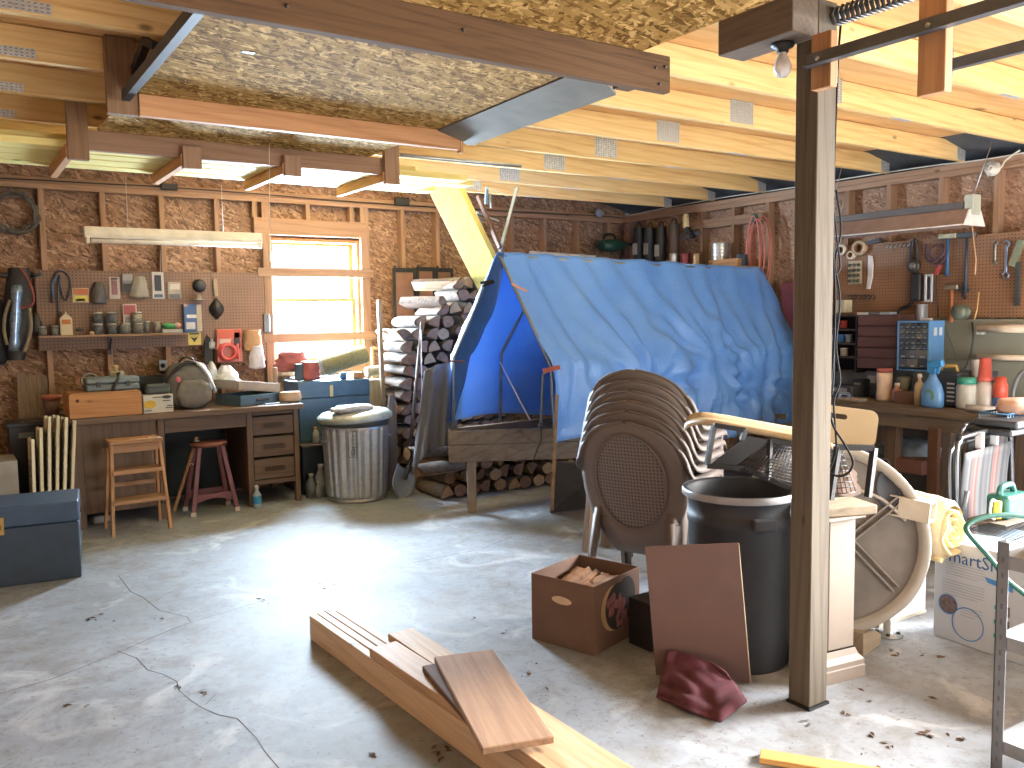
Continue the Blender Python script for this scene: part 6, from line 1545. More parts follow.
# --- metal shelf unit at the right edge
su = thing('metal_shelf', 'grey slotted-steel shelf unit standing at the bottom right corner', 'shelf', (2.95, 1.15, 0))
ANG = pm('#777b82', .45, .5, .15, 12)
x0, y0 = 2.735, 1.375
for (xx, yy, sx_, sy_) in ((x0, y0, 1, -1), (x0 + .42, y0, -1, -1), (x0, y0 - .55, 1, 1), (x0 + .42, y0 - .55, -1, 1)):
    xa, xb = sorted((xx, xx + sx_ * .05)); ya, yb = sorted((yy, yy + sy_ * .003)); xc, xd_ = sorted((xx, xx + sx_ * .003)); yc, yd = sorted((yy, yy + sy_ * .035))
    up = MB().box(xa, xb, ya, yb, 0, .765).box(xc, xd_, yc, yd, 0, .765)
    u_ = up.build('upright', ANG, su, world=True)
    sl = MB()
    for k in range(14): sl.box(*sorted((xx - sx_ * .0004, xx + sx_ * .0004)), *sorted((yy + sy_ * .014, yy + sy_ * .021)), .05 + k * .05, .068 + k * .05)
    sl.build('slots', pm('#5d6066', .7), u_, world=True)
for z_ in (.12, .46, .72):
    MB().box(x0 + .003, x0 + .417, y0 - .547, y0 - .003, z_, z_ + .004).box(x0 + .003, x0 + .417, y0 - .006, y0 - .0035, z_ - .04, z_).box(x0 + .0035, x0 + .006, y0 - .547, y0 - .006, z_ - .04, z_).build('shelf_plate', pm('#8d9094', .5, .4), su, world=True)
gb_ = sack('grey_bundle', 1050, 550, 1090, 582, 1.05, .16, '#55585c', 'dark grey bundle on the top shelf of the steel unit', 'bundle', 91, .7, top=.7); gb_.location = (2.95, 1.26, .7245)
# ================================================================== RIGHT WALL: bench, tools, chairs, hose
XPG = 6.478
def sidebox(px0, py0, px1, py1, X, t):    # a box on a plane parallel to the right wall, its face at X
    a, c_ = onx(px0, (py0 + py1) / 2, X), onx(px1, (py0 + py1) / 2, X); xm = (px0 + px1) / 2
    return X, X + t, c_.y, a.y, onx(xm, py1, X).z, onx(xm, py0, X).z
pr_ = thing('pegboard', 'brown perforated hardboard panel with hand tools on the right wall', 'pegboard', (XPG, 3.9, 1.42))
MB().box(XPG, XPG + .006, 2.52, 4.72, 1.42, 2.035).build('panel', holes('#9a7355', 'YZ'), pr_, world=True)
gp = thing('plywood_sheet', 'grey-green painted plywood panel behind the workbench', 'panel', (XPG, 3.9, .85))
for z0_, z1_ in ((.82, 1.10), (1.103, 1.41)):
    MB().box(XPG, XPG + .012, 2.52, 5.4, z0_, z1_, bev=.002).build('sheet', pm('#8f9286', .6, 0, .12, 3), gp, world=True)
# workbench
BX0, BX1, BY0, BY1, BZ = 5.58, 6.46, 2.95, 4.22, .80
wbn = thing('workbench', 'dark wooden workbench along the right wall', 'workbench', (6.0, 4.1, 0))
BWY, BWZ = wood('#75685b', '#50463c', 'Y', .7, True, .9, .3), wood('#6d5a4b', '#48392e', 'Z', .8)
for k in range(4):
    x0 = BX0 + k * .221; MB().box(x0, x0 + .218, BY0, BY1, BZ - .045, BZ, bev=.003).build('top_board', BWY, wbn, world=True)
MB().box(BX0 + .02, BX0 + .06, BY0 + .02, BY1, BZ - .14, BZ - .046, bev=.003).build('apron', BWY, wbn, world=True)
for y in (BY0 + .06, BY0 + .62, 4.1):
    for x in (BX0 + .065, BX1 - .1): MB().box(x, x + .09, y, y + .09, 0, BZ - .046, bev=.003).build('leg', BWZ, wbn, world=True)
MB().box(BX0 + .03, BX1, BY0 + .75, BY1, .30, .33, bev=.003).build('lower_shelf', BWY, wbn, world=True)
MB().box(BX1 - .03, BX1 - .01, BY0, BY1, .0, .75).build('back_panel', pm('#3b332e', .8), wbn, world=True)
# shop light
a, c_ = onx(838, 224, 5.95), onx(982, 205, 5.95)
sl_ = thing('shop_light', 'hanging shop light with long reflector above the right workbench', 'lamp', (5.95, (a.y + c_.y) / 2, 2.05))
prof = [(-.125, 0), (-.06, .105), (-.05, .115), (.05, .115), (.06, .105), (.125, 0), (.12, 0), (.055, .098), (-.055, .098), (-.12, 0)]
yl0, yl1 = onx(973, 222, 5.95).y, 4.62
zl = onx(975, 224, 5.9).z - .0
MS = Matrix.Translation((5.98, yl1, zl)) @ Matrix(((1, 0, 0, 0), (0, 0, -1, 0), (0, 1, 0, 0), (0, 0, 0, 1)))
MB().prism(prof, yl1 - yl0 - .012, MS).build('reflector', pm('#8b7468', .5, .1), sl_, world=True, label='dull brown reflector')
MB().prism([(-.135, -.004), (-.072, .105), (.072, .105), (.135, -.004)], .01, Matrix.Translation((5.98, yl0 + .012, zl)) @ Matrix(((1, 0, 0, 0), (0, 0, -1, 0), (0, 1, 0, 0), (0, 0, 0, 1)))).build('end_cap', pm('#e3e3e1', .4), sl_, world=True)
MB().box(5.93, 6.03, yl0 - .01, yl0 + .055, zl + .07, zl + .21, bev=.006).build('ballast', pm('#aeb3a6', .5), sl_, world=True)
MB().box(5.925, 6.035, yl0 + .06, yl1, zl + .116, zl + .165, bev=.003).build('housing', pm('#4e4846', .6), sl_, world=True)
MB().tube([(5.98 - .125, yl0 + .013, zl + .002), (5.98 - .125, yl1, zl + .002)], .005, 6).build('bright_edge', pm('#d8d6d2', .4), sl_, world=True)
for dx in (-.035, .035): MB().tube([(5.98 + dx, yl0 + .35, zl + .045), (5.98 + dx, yl1 - .05, zl + .045)], .016, 10).build('tube', pm('#cfcac2', .3), sl_, world=True)
for y in (yl0 + .02, yl1 - .2):
    MB().tube([(5.98, y, zl + .2 if y < 3.6 else zl + .095), (6.02, y - .1, 2.62)], .003, 5).build('chain', GALV, sl_, world=True)
MB().tube([(5.96, yl0 + .02, zl + .06), onx(976, 260, 5.96), onx(975, 275, 5.96)], .004, 6).build('pull_cord', pm('#c6a27c', .6), sl_, world=True)
MB().tube([onx(979, 292, 6.0), onx(977, 310, 6.0), onx(974, 320, 6.0)], .004, 6).build('pull_chain', pm('#c8a96a', .5), label='beaded pull chain with a yellow tag hanging before the pegboard', cat='chain')
cable('lamp_wire', [onx(988, 176, XS - .03), onx(990, 166, XS - .1), onx(1000, 168, XS - .1), onx(1006, 160, XS - .05), onx(1020, 150, XS - .03)], .007, pm('#d9d3c0', .5), 'pale lamp wire looping at the top of the right wall')
c_ = onx(990, 168, XS - .05); ob = thing('lamp_holder', 'round white lamp holder on the right wall top plate', 'fixture', (XS - .003, c_.y, c_.z))
MB().lathe([(0, 0), (.055, 0), (.055, .02), (.035, .03), (.03, .06), (0, .06)], n=24, M=Matrix.Rotation(-PI / 2, 4, 'Y')).build('base', pm('#dcd9d2', .4), ob)
MB().lathe([(0, .06), (.02, .06), (.02, .09), (0, .09)], n=16, M=Matrix.Rotation(-PI / 2, 4, 'Y')).build('socket', pm('#a9a49a', .4), ob)
# --- tools on the pegboard
XT = XPG - .02
def P(x, y, dx=0): return onx(x, y, XT - dx)
def tapes(px, py, r, label, c='#b59c80'):
    c_ = P(px, py); o = thing('tape_roll', label, 'tape', (XPG, c_.y, c_.z), group='tape rolls on the right pegboard')
    MB().lathe([(r * .62, 0), (r, 0), (r, .045), (r * .62, .045), (r * .62, 0)], n=28, M=Matrix.Translation((-.002, 0, 0)) @ Matrix.Rotation(-PI / 2, 4, 'Y')).build('tape', pm(c, .5), o)
    MB().lathe([(r * .54, 0), (r * .61, 0), (r * .61, .046), (r * .54, .046), (r * .54, 0)], n=24, M=Matrix.Translation((-.002, 0, 0)) @ Matrix.Rotation(-PI / 2, 4, 'Y')).build('core', pm('#8a6a4b', .7), o)
    return o
tapes(842, 250, .045, 'small pale tape roll nearest the post on the right pegboard', '#d8cfc0')
tapes(852, 255, .036, 'small cream tape roll between two bigger rolls on the right pegboard', '#d3c6ad')
tapes(860, 248, .062, 'largest brown tape roll on the right pegboard')
MB().prism([(0, 0), (.03, .0), (.05, .10), (.055, .2), (.045, .27), (.01, .28), (.015, .12)], .02, Matrix.Translation((XT + .015, P(870, 270).y + .03, P(868, 289).z)) @ Matrix(((0, 0, -1, 0), (-1, 0, 0, 0), (0, 1, 0, 0), (0, 0, 0, 1))), .003).build('paint_strip', pm('#e4e3e1', .5), label='long white paddle hanging right of the brown tape roll', cat='paddle')
MB().bar(P(868, 243, -.002), P(881, 240, -.002), .03, .03).build('hook_bar', DKGREY, label='dark grey hook bar above the white paddle', cat='hook')
x0, x1, y0, y1, z0_, z1_ = sidebox(848, 261, 861, 284, XT, .015)
cd2 = thing('socket_card', 'pale card of small round fittings under the tape rolls', 'card', (x1, (y0 + y1) / 2, z0_))
MB().box(x0, x1, y0, y1, z0_, z1_, bev=.002).build('backing', pm('#b5ab8e', .6), cd2, world=True)
for i in range(3):
    for j in range(4):
        MB().lathe([(0, 0), (.014, 0), (.014, .012), (0, .012)], n=10, M=Matrix.Translation((x0 - .0005, lerp(y0, y1, (i + .5) / 3), lerp(z0_, z1_, (j + .6) / 4.4))) @ Matrix.Rotation(-PI / 2, 4, 'Y')).build('fitting', pm('#5b5a4e', .4), cd2, world=True)
o = MB()
for k in range(6): o.tube(circle(P(850 + k * 4.6, 297 - .2 * k), .018, 12, (0, 1, 0), (0, 0, 1)), .004, 5, True)
for nm, xs_, y_ in (('spring_clip', [850 + k * 4.6 for k in range(6)], 297),):
    o.bm.free()
    proto = None
    for k, x in enumerate(xs_):
        c_ = P(x, y_)
        if proto is None:
            proto = thing('spring_clip', 'small dark spring clip in the row low on the right pegboard', 'clip', c_, group='spring clips in a row on the right pegboard')
            MB().tube(circle((0, 0, 0), .018, 14, (0, 1, 0), (0, 0, 1))[:12], .004, 5).build('ring', DKGREY, proto)
            MB().tube([(0, 0, -.018), (.018, 0, -.02)], .004, 5).build('peg', DKGREY, proto)
        else: dup(proto, c_)
for k in range(6):
    c_ = P(888 + k * 4.4, 246.5 - .5 * k)
    if k == 0:
        pr2 = thing('pegboard_hook', 'small bright empty hook in the row at the top of the right pegboard', 'hook', c_, group='empty bright hooks on the right pegboard')
        MB().tube([(.02, 0, .01), (-.01, 0, .008), (-.014, 0, -.02), (-.03, 0, -.022), (-.032, 0, -.005)], .004, 5).build('wire', GALV, pr2)
    else: dup(pr2, c_)
# angle grinder-like round tool
c_ = P(914, 266); o = thing('grinder', 'dark hand grinder with a shiny disc hanging on the right pegboard', 'tool', (XPG, c_.y, c_.z - .06))
MB().lathe([(0, 0), (.05, 0), (.055, .02), (.045, .035), (0, .04)], n=24, M=Matrix.Translation((-.005, 0, .06)) @ Matrix.Rotation(-PI / 2, 4, 'Y')).build('guard', pm('#3c3a3c', .4), o)
MB().lathe([(0, .041), (.03, .041), (.028, .047), (0, .048)], n=20, M=Matrix.Translation((-.005, 0, .06)) @ Matrix.Rotation(-PI / 2, 4, 'Y')).build('disc', STEEL, o)
MB().tube([(-.02, -.025, .1), (-.02, -.022, .25), (-.02, .0, .27), (-.02, .022, .25), (-.02, .025, .1)], .012, 8).build('handle', pm('#3c3a3c', .4), o)
c_ = P(916, 287); MB().box(XT - .02, XPG - .001, c_.y - .045, c_.y + .045, c_.z - .11, c_.z + .11, bev=.015, seg=2).build('stapler_case', pm('#2b2c30', .45), label='black oblong tool hanging under the grinder', cat='tool')
cable('tool_hose', [P(913, 300, .02), P(908, 306, .03), P(901, 309, .03), P(898, 314, .04)], .014, BLACK, 'short black hose curling from the oblong tool', 'hose')
x0, x1, y0, y1, z0_, z1_ = sidebox(924, 274, 932, 302, XT - .01, .02); sq = thing('try_square', 'silver framed square hanging on the right pegboard', 'square', (x1, (y0 + y1) / 2, z0_))
for q in ((y0, y0 + .018, z0_, z1_), (y1 - .018, y1, z0_, z1_), (y0 + .018, y1 - .018, z0_, z0_ + .02), (y0 + .018, y1 - .018, z1_ - .02, z1_)): MB().box(x0, x1, q[0], q[1], q[2], q[3], bev=.002).build('rail', pm('#c2c7cb', .35, .4), sq, world=True)
MB().box(x0 + .005, x1 - .005, (y0 + y1) / 2 - .008, (y0 + y1) / 2 + .008, z0_ + .03, z1_ - .03).build('slot_bar', DKGREY, sq, world=True)
cable('power_lead', [P(926, 244), P(925, 256), P(930, 262, .03), P(938, 259, .03), P(944, 252, .03), P(941, 245, .02), P(934, 246, .02), P(929, 252, .02), P(934, 262, .03), P(940, 264, .03), P(946, 256, .02)], .008, pm('#54394a', .5), 'dark purple cord bunched on the right pegboard')
MB().bar(P(936, 274, .02), P(941, 265, .02), .03, .02).build('red_pliers', pm('#b84a42', .4), label='small red tool hanging right of the silver square', cat='tool')
def hammer(px, py, L, hc, label, headc='#8b8f86', hl=.12, name='hammer', top=None):
    c_ = P(px, py, .01); o = thing(name, label, name, (XPG, c_.y, c_.z - L))
    MB().bar((-.03, -hl / 2, L), (-.03, hl / 2, L), .035, .04, (0, 0, 1), .006).build('head', pm(headc, .4, .5), o)
    MB().tube([(-.03, 0, L - .015), (-.03, 0, L * .5), (-.03, 0, 0)], [.011, .013, .016], 10).build('handle', pm(hc, .45), o)
    return o
hammer(948, 236, .30, '#3b648f', 'claw hammer with blue handle and pale head on the right pegboard', '#b0aa8e', .14)
hammer(967, 235, .43, '#3d4350', 'long dark-handled hammer near the lamp cord', '#50565c', .14)
hammer(952, 287, .27, '#b9774f', 'small hammer with orange-brown handle low on the right pegboard', '#8b8270', .1)
c_ = P(964, 291); o = MB()
for a_ in (.3, 1.6, 3.0, 4.4): o.bar(c_ + Vector((-.0, .01, .0)), c_ + Vector((-.01, .05 * math.cos(a_), .06 * math.sin(a_))), .02, .02)
o.build('trigger_clamp', pm('#4a4a4e', .4, .4), label='dark spread clamp hanging under the long hammer', cat='clamp')
c_ = P(965, 312); o = thing('wire_spool', 'grey-green spool of wire on the ledge under the right pegboard', 'spool', (c_.x, c_.y, c_.z - .055))
MB().lathe([(0, -.04), (.056, -.04), (.056, -.034), (.045, -.03), (.045, .03), (.056, .034), (.056, .04), (0, .04)], n=24, M=Matrix.Translation((-.06, 0, .056)) @ Matrix.Rotation(PI / 2, 4, 'Y')).build('spool', pm('#768073', .5, .2), o)
def wrench(px, py, L, label, c='#9aa4ae', w=.02):
    c_ = P(px, py); o = thing('wrench', label, 'wrench', (XPG, c_.y, c_.z - L))
    MB().bar((-.012, 0, .03), (-.012, 0, L - .03), w, .012, (1, 0, 0), .003).build('shank', pm(c, .3, .7), o)
    for z in (.015, L - .02): MB().tube(circle((-.012, 0, z), w * 1.0, 14, (0, 1, 0), (0, 0, 1))[:11 if z > .1 else 14], w * .35, 6).build('jaw', pm(c, .3, .7), o)
wrench(995, 240, .18, 'small dull spanner hanging right of the lamp cord', '#8a8f86', .015)
wrench(1006, 241, .26, 'bright blue-grey spanner on the right pegboard', '#93a3bb', .022)
o = thing('pipe_wrench', 'large dark pipe wrench at the right end of the pegboard', 'wrench', (XPG, P(1018, 306).y, P(1018, 306).z))
MB().bar(P(1017, 306, .01), P(1018, 262, .01), .03, .02, (1, 0, 0)).build('handle', pm('#4e5558', .4, .4), o, world=True)
MB().bar(P(1012, 266, .012), P(1022, 240, .012), .045, .03, (1, 0, 0)).build('jaw', pm('#8d957f', .4, .4), o, world=True)
cable('power_lead', [P(937, 275), P(937, 295), P(938, 318)], .004, BLACK, 'thin black cord hanging behind the silver square')
# items on the ledge
c_ = P(927, 312); XT and None; sack('metal_tin', 923, 304, 931, 322, P(927, 312).y, .08, '#8d9298', 'grey tin standing on the blue drawer cabinet', 'tin', 95, .3, top=.95, amp=.02)
# --- shelf cabinets on the wall
cb2 = thing('brown_cabinet', 'closed brown wooden wall cabinet left of the blue drawer cabinet', 'cabinet', (6.3, 4.12, 1.02))
x0, x1, y0, y1, z0_, z1_ = sidebox(857, 315, 897, 369, 6.18, .29)
MB().box(x0 + .02, x1, y0, y1, z0_, z1_, bev=.003).build('body', pm('#5b3d38', .6, 0, .15, 5), cb2, world=True)
for k in range(5):
    MB().box(x0, x0 + .019, y0 + .004, y1 - .004, z0_ + .005 + k * (z1_ - z0_) / 5, z0_ + (k + 1) * (z1_ - z0_) / 5 - .004, bev=.002).build('drawer', pm('#5f403b', .55, 0, .15, 5), cb2, world=True)
cu2 = thing('cubby_shelf', 'dark open cubby shelf between the post and the brown cabinet', 'shelf', (6.3, 4.4, 1.0))
x0, x1, y0, y1, z0_, z1_ = sidebox(836, 315, 856.5, 372, 6.2, .27)
y1 = 4.75
for y in (y0, y1 - .015): MB().box(x0, x1, y, y + .015, z0_, z1_, bev=.002).build('side', pm('#2e2726', .7), cu2, world=True)
for k in range(5): MB().box(x0 + .002, x1, y0 + .016, y1 - .016, z0_ + k * (z1_ - z0_ - .015) / 4, z0_ + k * (z1_ - z0_ - .015) / 4 + .015).build('shelf', pm('#3b3231', .7), cu2, world=True)
MB().box(x1 - .008, x1 - .002, y0 + .016, y1 - .016, z0_ + .016, z1_ - .016).build('back', pm('#241f1f', .8), cu2, world=True)
cell = (z1_ - z0_ - .015) / 4
for k, (yy, c1, lb) in enumerate(((4.45, '#b5483f', 'red tin in the top cubby beside the post'), (4.47, '#4f7fb0', 'blue tin in the second cubby beside the post'), (4.40, '#9a9ea3', 'grey tin in the second cubby beside the brown cabinet'), (4.44, '#c7b9a5', 'pale parts tray in the third cubby beside the post'))):
    lvl = (3, 2, 2, 1)[k]; zz = z0_ + lvl * cell + .016
    MB().lathe([(0, 0), (.03, 0), (.03, .055), (.033, .056), (.033, .066), (0, .066)], (6.26, yy, zz), 16).build('tin', pm(c1, .4), label=lb, cat='tin')
x0, x1, y0, y1, z0_, z1_ = sidebox(836, 300, 845, 314, 6.25, .1)
MB().box(x0, x1, y0, y1, z0_ + .012, z1_, bev=.004).build('cream_box', pm('#c9c3a4', .6), label='cream carton standing on the cubby shelf beside the post', cat='carton')
for k, (px, c1, lb) in enumerate(((866, '#c9c9c9', 'pale tool lying on top of the brown cabinet, left end'), (878, '#54565e', 'dark tool lying on top of the brown cabinet, middle'), (889, '#8b98a8', 'blue-grey tool lying on top of the brown cabinet, right end'))):
    c_ = onx(px, 312.5, 6.25); MB().box(6.2, 6.28, c_.y - .05, c_.y + .05, sidebox(857, 315, 897, 369, 6.18, .29)[5] + .001, sidebox(857, 315, 897, 369, 6.18, .29)[5] + .022, bev=.004).build('hand_tool', pm(c1, .4), label=lb, cat='tool')
# blue drawer cabinet
bd = thing('parts_cabinet', 'blue steel small-parts drawer cabinet above the workbench', 'cabinet', (6.2, 3.7, 1.0))
x0, x1, y0, y1, z0_, z1_ = sidebox(897, 321, 929, 371, 6.10, .20)
BLC = pm('#5b8fc4', .4, 0, .06)
for nm, q in (('side_panel', (x0, x1, y0, y0 + .012, z0_, z1_)), ('side_panel', (x0, x1, y1 - .012, y1, z0_, z1_)), ('top_panel', (x0, x1, y0 + .012, y1 - .012, z1_ - .012, z1_)), ('bottom_panel', (x0, x1, y0 + .012, y1 - .012, z0_, z0_ + .012)), ('back_panel', (x1 - .01, x1, y0 + .012, y1 - .012, z0_ + .012, z1_ - .012))):
    MB().box(*q, bev=.001).build(nm, BLC, bd, world=True)
ya, yb, za, zb_ = y0 + .014, y1 - .014, z0_ + .014, z1_ - .014
rr = random.Random(9); zz = zb_
for rowi in range(7):
    nd = 5 if rowi < 5 else 3; hgt = (zb_ - za) * (.115 if rowi < 5 else .2); zz -= hgt
    for k in range(nd):
        w = (yb - ya) / nd; c1 = rr.choice(['#3f4347', '#565a5c', '#2f3336', '#4a4d48', '#6b6a60'])
        dr = MB().box(x0 + .004, x0 + .18, ya + k * w + .002, ya + (k + 1) * w - .002, zz + .002, zz + hgt - .002, bev=.001).build('drawer', pm(c1, .2), bd, world=True)
        MB().box(x0 - .006, x0 + .0035, ya + k * w + w * .3, ya + (k + 1) * w - w * .3, zz + hgt * .15, zz + hgt * .3).build('pull', pm('#8e9499' if rr.random() > .1 else '#c8a24e', .3), dr, world=True)
for k in range(3): MB().box(x0 + .06 + k * .07, x0 + .1 + k * .07, y0 - .0012, y0 - .0003, z1_ - .11, z1_ - .05).build('sticker', pm('#c9d3dc', .5), bd, world=True) if k < 2 else None
MB().box(6.2, 6.24, y1 - .2, y1 - .12, z1_ + .001, z1_ + .02, bev=.003).build('small_tray', pm('#d0d2d2', .4), label='small white piece lying on the blue drawer cabinet', cat='tray')
# clamps with pale tubes: two bare lamp tubes on the panel
for (p, q, lb, r) in (((978, 328), (1030, 329), 'thick pale tube fixed on the grey-green panel', .03), ((978, 357), (1028, 358), 'lower thinner pale tube fixed on the grey-green panel', .02)):
    o = thing('wall_tube', lb, 'tube', onx((p[0] + q[0]) / 2, p[1], 6.42))
    a, c_ = onx(*p, 6.42), onx(*q, 6.42); MB().tube([a, c_], r, 14).build('tube', pm('#dccfbb', .35), o, world=True)
    MB().box(6.43, XPG - .001, a.y - .03, a.y + .02, a.z - .05, a.z + .02, bev=.004).build('bracket', pm('#b9bdb8', .5), o, world=True)
cable('panel_cord', [onx(972, 322, XPG - .03), onx(973, 340, XPG - .04), onx(968, 362, XPG - .05), onx(958, 378, XPG - .1)], .006, DKGREY, 'grey cord drooping down the grey-green panel')
cable('panel_cord', [onx(938, 312, XPG - .03), onx(950, 340, XPG - .03), onx(958, 362, XPG - .03)], .003, pm('#55604e', .5), 'thin dark green cord slanting down the grey-green panel')
cable('air_hose', [onx(x, y, 6.2) for x, y in ((1030, 368), (1020, 374), (1014, 388), (1013, 402), (1018, 412), (1028, 414))], .014, pm('#767b7e', .5), 'grey hose looping at the right picture edge above the bench', 'hose')
# --- bench-top goods
def bt(name, px, py, X, prof, c, label, cat, cap=None, capc=None, extra=None, rough=.4, capname='cap'):
    p = onz(px, py, BZ); s_ = (X / p.x); p = EYE + (p - EYE) * s_ if False else p
    d_ = ray(px, py); p = EYE + d_ * (X / d_.x); o = thing(name, label, cat, (X, p.y, BZ + .001))
    MB().lathe(prof, n=20).build('body', pm(c, rough), o)
    if cap: MB().lathe(cap, n=18).build(capname, pm(capc, .4), o)
    return o
bt('powder_bottle', 884, 400, 5.95, [(0, 0), (.055, 0), (.06, .02), (.052, .09), (.058, .18), (.055, .215), (0, .215)], '#d8c4b0', 'cream bottle with dull red lid at the left of the bench top', 'bottle', [(0, .216), (.056, .216), (.056, .245), (0, .247)], '#b0625c')
bt('medicine_bottle', 897, 400, 5.95, [(0, 0), (.04, 0), (.04, .08), (.018, .1), (.018, .115), (0, .115)], '#b98a7a', 'small pinkish bottle on the bench right of the cream bottle', 'bottle', [(0, .116), (.02, .116), (.02, .14), (0, .14)], '#e0dcd6')
bt('wine_glass', 904, 397, 6.15, [(0, 0), (.03, 0), (.045, .08), (.055, .14), (.05, .17), (0, .18)], '#858b86', 'grey rounded flask on the bench behind the small bottles', 'flask')
o = bt('wood_block', 908, 402, 5.9, [(0, 0), (.001, 0), (.001, .001), (0, .001)], '#6a4b3e', 'low brown wooden block on the bench', 'block'); MB().box(-.04, .04, -.09, .09, 0, .085, bev=.004).build('block', pm('#6d5045', .7), o)
bt('spray_can', 919, 404, 5.85, [(0, 0), (.033, 0), (.033, .14), (.022, .165), (.012, .17), (.012, .2), (0, .2)], '#c4b391', 'slim beige dropper bottle beside the blue spray bottle', 'bottle', [(0, .201), (.018, .201), (.014, .225), (0, .228)], '#d8d4cb')
# blue spray bottle
p = onz(932, 405, BZ); d_ = ray(932, 406); p = EYE + d_ * (5.78 / d_.x); sb_ = thing('spray_bottle', 'translucent blue trigger spray bottle on the workbench', 'bottle', (5.78, p.y, BZ + .001))
BLS = pm('#5f93cc', .25)
MB().lathe([(0, 0), (.07, 0), (.078, .02), (.078, .1), (.06, .16), (.03, .21), (.022, .24), (0, .24)], n=24, M=Matrix.Diagonal((.7, 1.05, 1, 1))).build('bottle', BLS, sb_)
MB().prism([(-.03, .24), (.025, .24), (.03, .275), (-.02, .28)], .04, Matrix.Translation((.02, 0, 0)) @ Matrix(((0, 0, -1, 0), (-1, 0, 0, 0), (0, 1, 0, 0), (0, 0, 0, 1))), .003).bar((0, .035, .30), (0, -.075, .315), .04, .05, (0, 0, 1), .008).build('spray_head', pm('#3f8fd0', .3), sb_)
MB().bar((0, -.05, .29), (0, -.035, .24), .02, .012).build('trigger', pm('#3f8fd0', .3), sb_)
MB().ball((-.05, -.005, .085), .04, (.08, 1, 1.1)).build('sticker', pm('#5d8a7c', .4), sb_)
o = bt('drill_case', 950, 404, 5.95, [(0, 0), (.001, 0), (.001, .001), (0, .001)], '#2a2e34', 'dark grey power tool case with vents on the bench', 'case')
MB().box(-.08, .08, -.1, .1, 0, .25, bev=.012, seg=2).build('case', pm('#33383f', .5), o)
for k in range(5): MB().box(-.0825, -.0805, -.075, -.02, .04 + k * .03, .052 + k * .03).build('vent', pm('#c3c6c7', .5), o)
MB().tube([(-.02, -.06, .25), (-.02, -.05, .285), (-.02, .05, .285), (-.02, .06, .25)], .012, 8).build('handle', pm('#c9a957', .5), o)
o = bt('tool_chest', 956, 398, 6.22, [(0, 0), (.001, 0), (.001, .001), (0, .001)], '#3d434a', 'grey metal drawer chest at the back of the bench', 'chest')
MB().box(-.1, .1, -.25, .28, 0, .24, bev=.006).build('body', pm('#4a5158', .45, .3), o)
for k in range(3): MB().box(-.108, -.1005, -.24, .27, .015 + k * .075, .08 + k * .075, bev=.002).build('drawer', pm('#59616a', .4, .3), o)
bt('storage_jar', 966, 407, 5.88, [(0, 0), (.06, 0), (.065, .02), (.065, .15), (.058, .17), (0, .17)], '#b7b9b2', 'clear jar with green lid on the bench', 'jar', [(0, .171), (.06, .171), (.06, .215), (0, .217)], '#3f9a86', capname='lid')
bt('cup_stack', 977, 402, 6.1, [(0, 0), (.035, 0), (.045, .32), (.047, .325), (0, .33)], '#e2e0dd', 'tall stack of white cups behind the red-capped jar', 'cups')
bt('funnel_jar', 984, 406, 5.95, [(0, 0), (.062, 0), (.066, .02), (.066, .16), (.05, .19), (0, .19)], '#b9b2ac', 'large clear jar with a red cone on top', 'jar', [(0, .191), (.055, .191), (.055, .215), (.045, .22), (.035, .35), (0, .352)], '#c9625a', capname='cone')
bt('paste_jar', 994, 407, 6.0, [(0, 0), (.045, 0), (.045, .13), (0, .13)], '#a9a4a0', 'small clear jar with red lid beside the red and blue can', 'jar', [(0, .131), (.05, .131), (.05, .165), (0, .166)], '#c65a52', capname='lid')
bt('spray_can', 1000, 408, 5.95, [(0, 0), (.045, 0), (.045, .085), (0, .086)], '#3f6eb5', 'red and blue aerosol can at the right end of the bench', 'can', [(0, .087), (.045, .087), (.045, .17), (.035, .19), (.035, .225), (0, .23)], '#cf5848', capname='red_top')
a, c_ = EYE + ray(972, 408) * (5.72 / ray(972, 408).x), EYE + ray(1001, 411) * (5.72 / ray(1001, 411).x)
tb = thing('caulk_tube', 'white caulk tube with red tip lying on the bench edge', 'tube', (5.72, (a.y + c_.y) / 2, BZ + .001))
MB().tube([(0, .13, .025), (0, -.09, .025)], .024, 14).build('body', pm('#dcdad7', .4), tb)
MB().tube([(0, -.09, .025), (0, -.15, .025)], [.022, .014], 12).build('tip', pm('#cf6a4c', .4), tb)
# left end clutter on the bench
for k, (px, py, c1, sx_, sy_, sz_, lb) in enumerate(((846, 394, '#3b3d42', .16, .22, .1, 'dark grey machine on the bench beside the post'), (852, 400, '#8f8275', .1, .2, .03, 'flat stack of brown papers on the bench edge beside the post'), (861, 388, '#2d3036', .1, .1, .14, 'black battery charger on the bench under the brown cabinet'), (873, 380, '#565c5e', .04, .12, .2, 'grey flat case standing under the brown cabinet'))):
    d_ = ray(px, py); X = (5.95, 5.72, 6.1, 6.25)[k]; p = EYE + d_ * (X / d_.x)
    o = thing(('vise_block', 'paper_stack', 'battery_charger', 'flat_case')[k], lb, ('machine', 'papers', 'charger', 'case')[k], (X, p.y, BZ + .001))
    MB().box(-sx_ / 2, sx_ / 2, -sy_ / 2, sy_ / 2, 0, sz_, bev=.008).build('body', pm(c1, .5), o)
    if k != 1: MB().box(-sx_ / 2 - .002, -sx_ / 2 + .001, -sy_ * .3, sy_ * .3, sz_ * .5, sz_ * .8, bev=.001).build('front_plate', pm('#9a9a98', .4), o)
o = thing('clamp', 'bright steel screw clamp lying on the bench edge near the post', 'clamp', (5.68, 4.0, BZ + .001))
MB().bar((0, .06, .06), (0, -.02, .06), .015, .02).bar((0, .06, .06), (0, .06, 0.005), .015, .02).bar((0, -.02, .06), (0, -.02, .02), .015, .02).build('frame', pm('#b7bbbd', .3, .6), o)
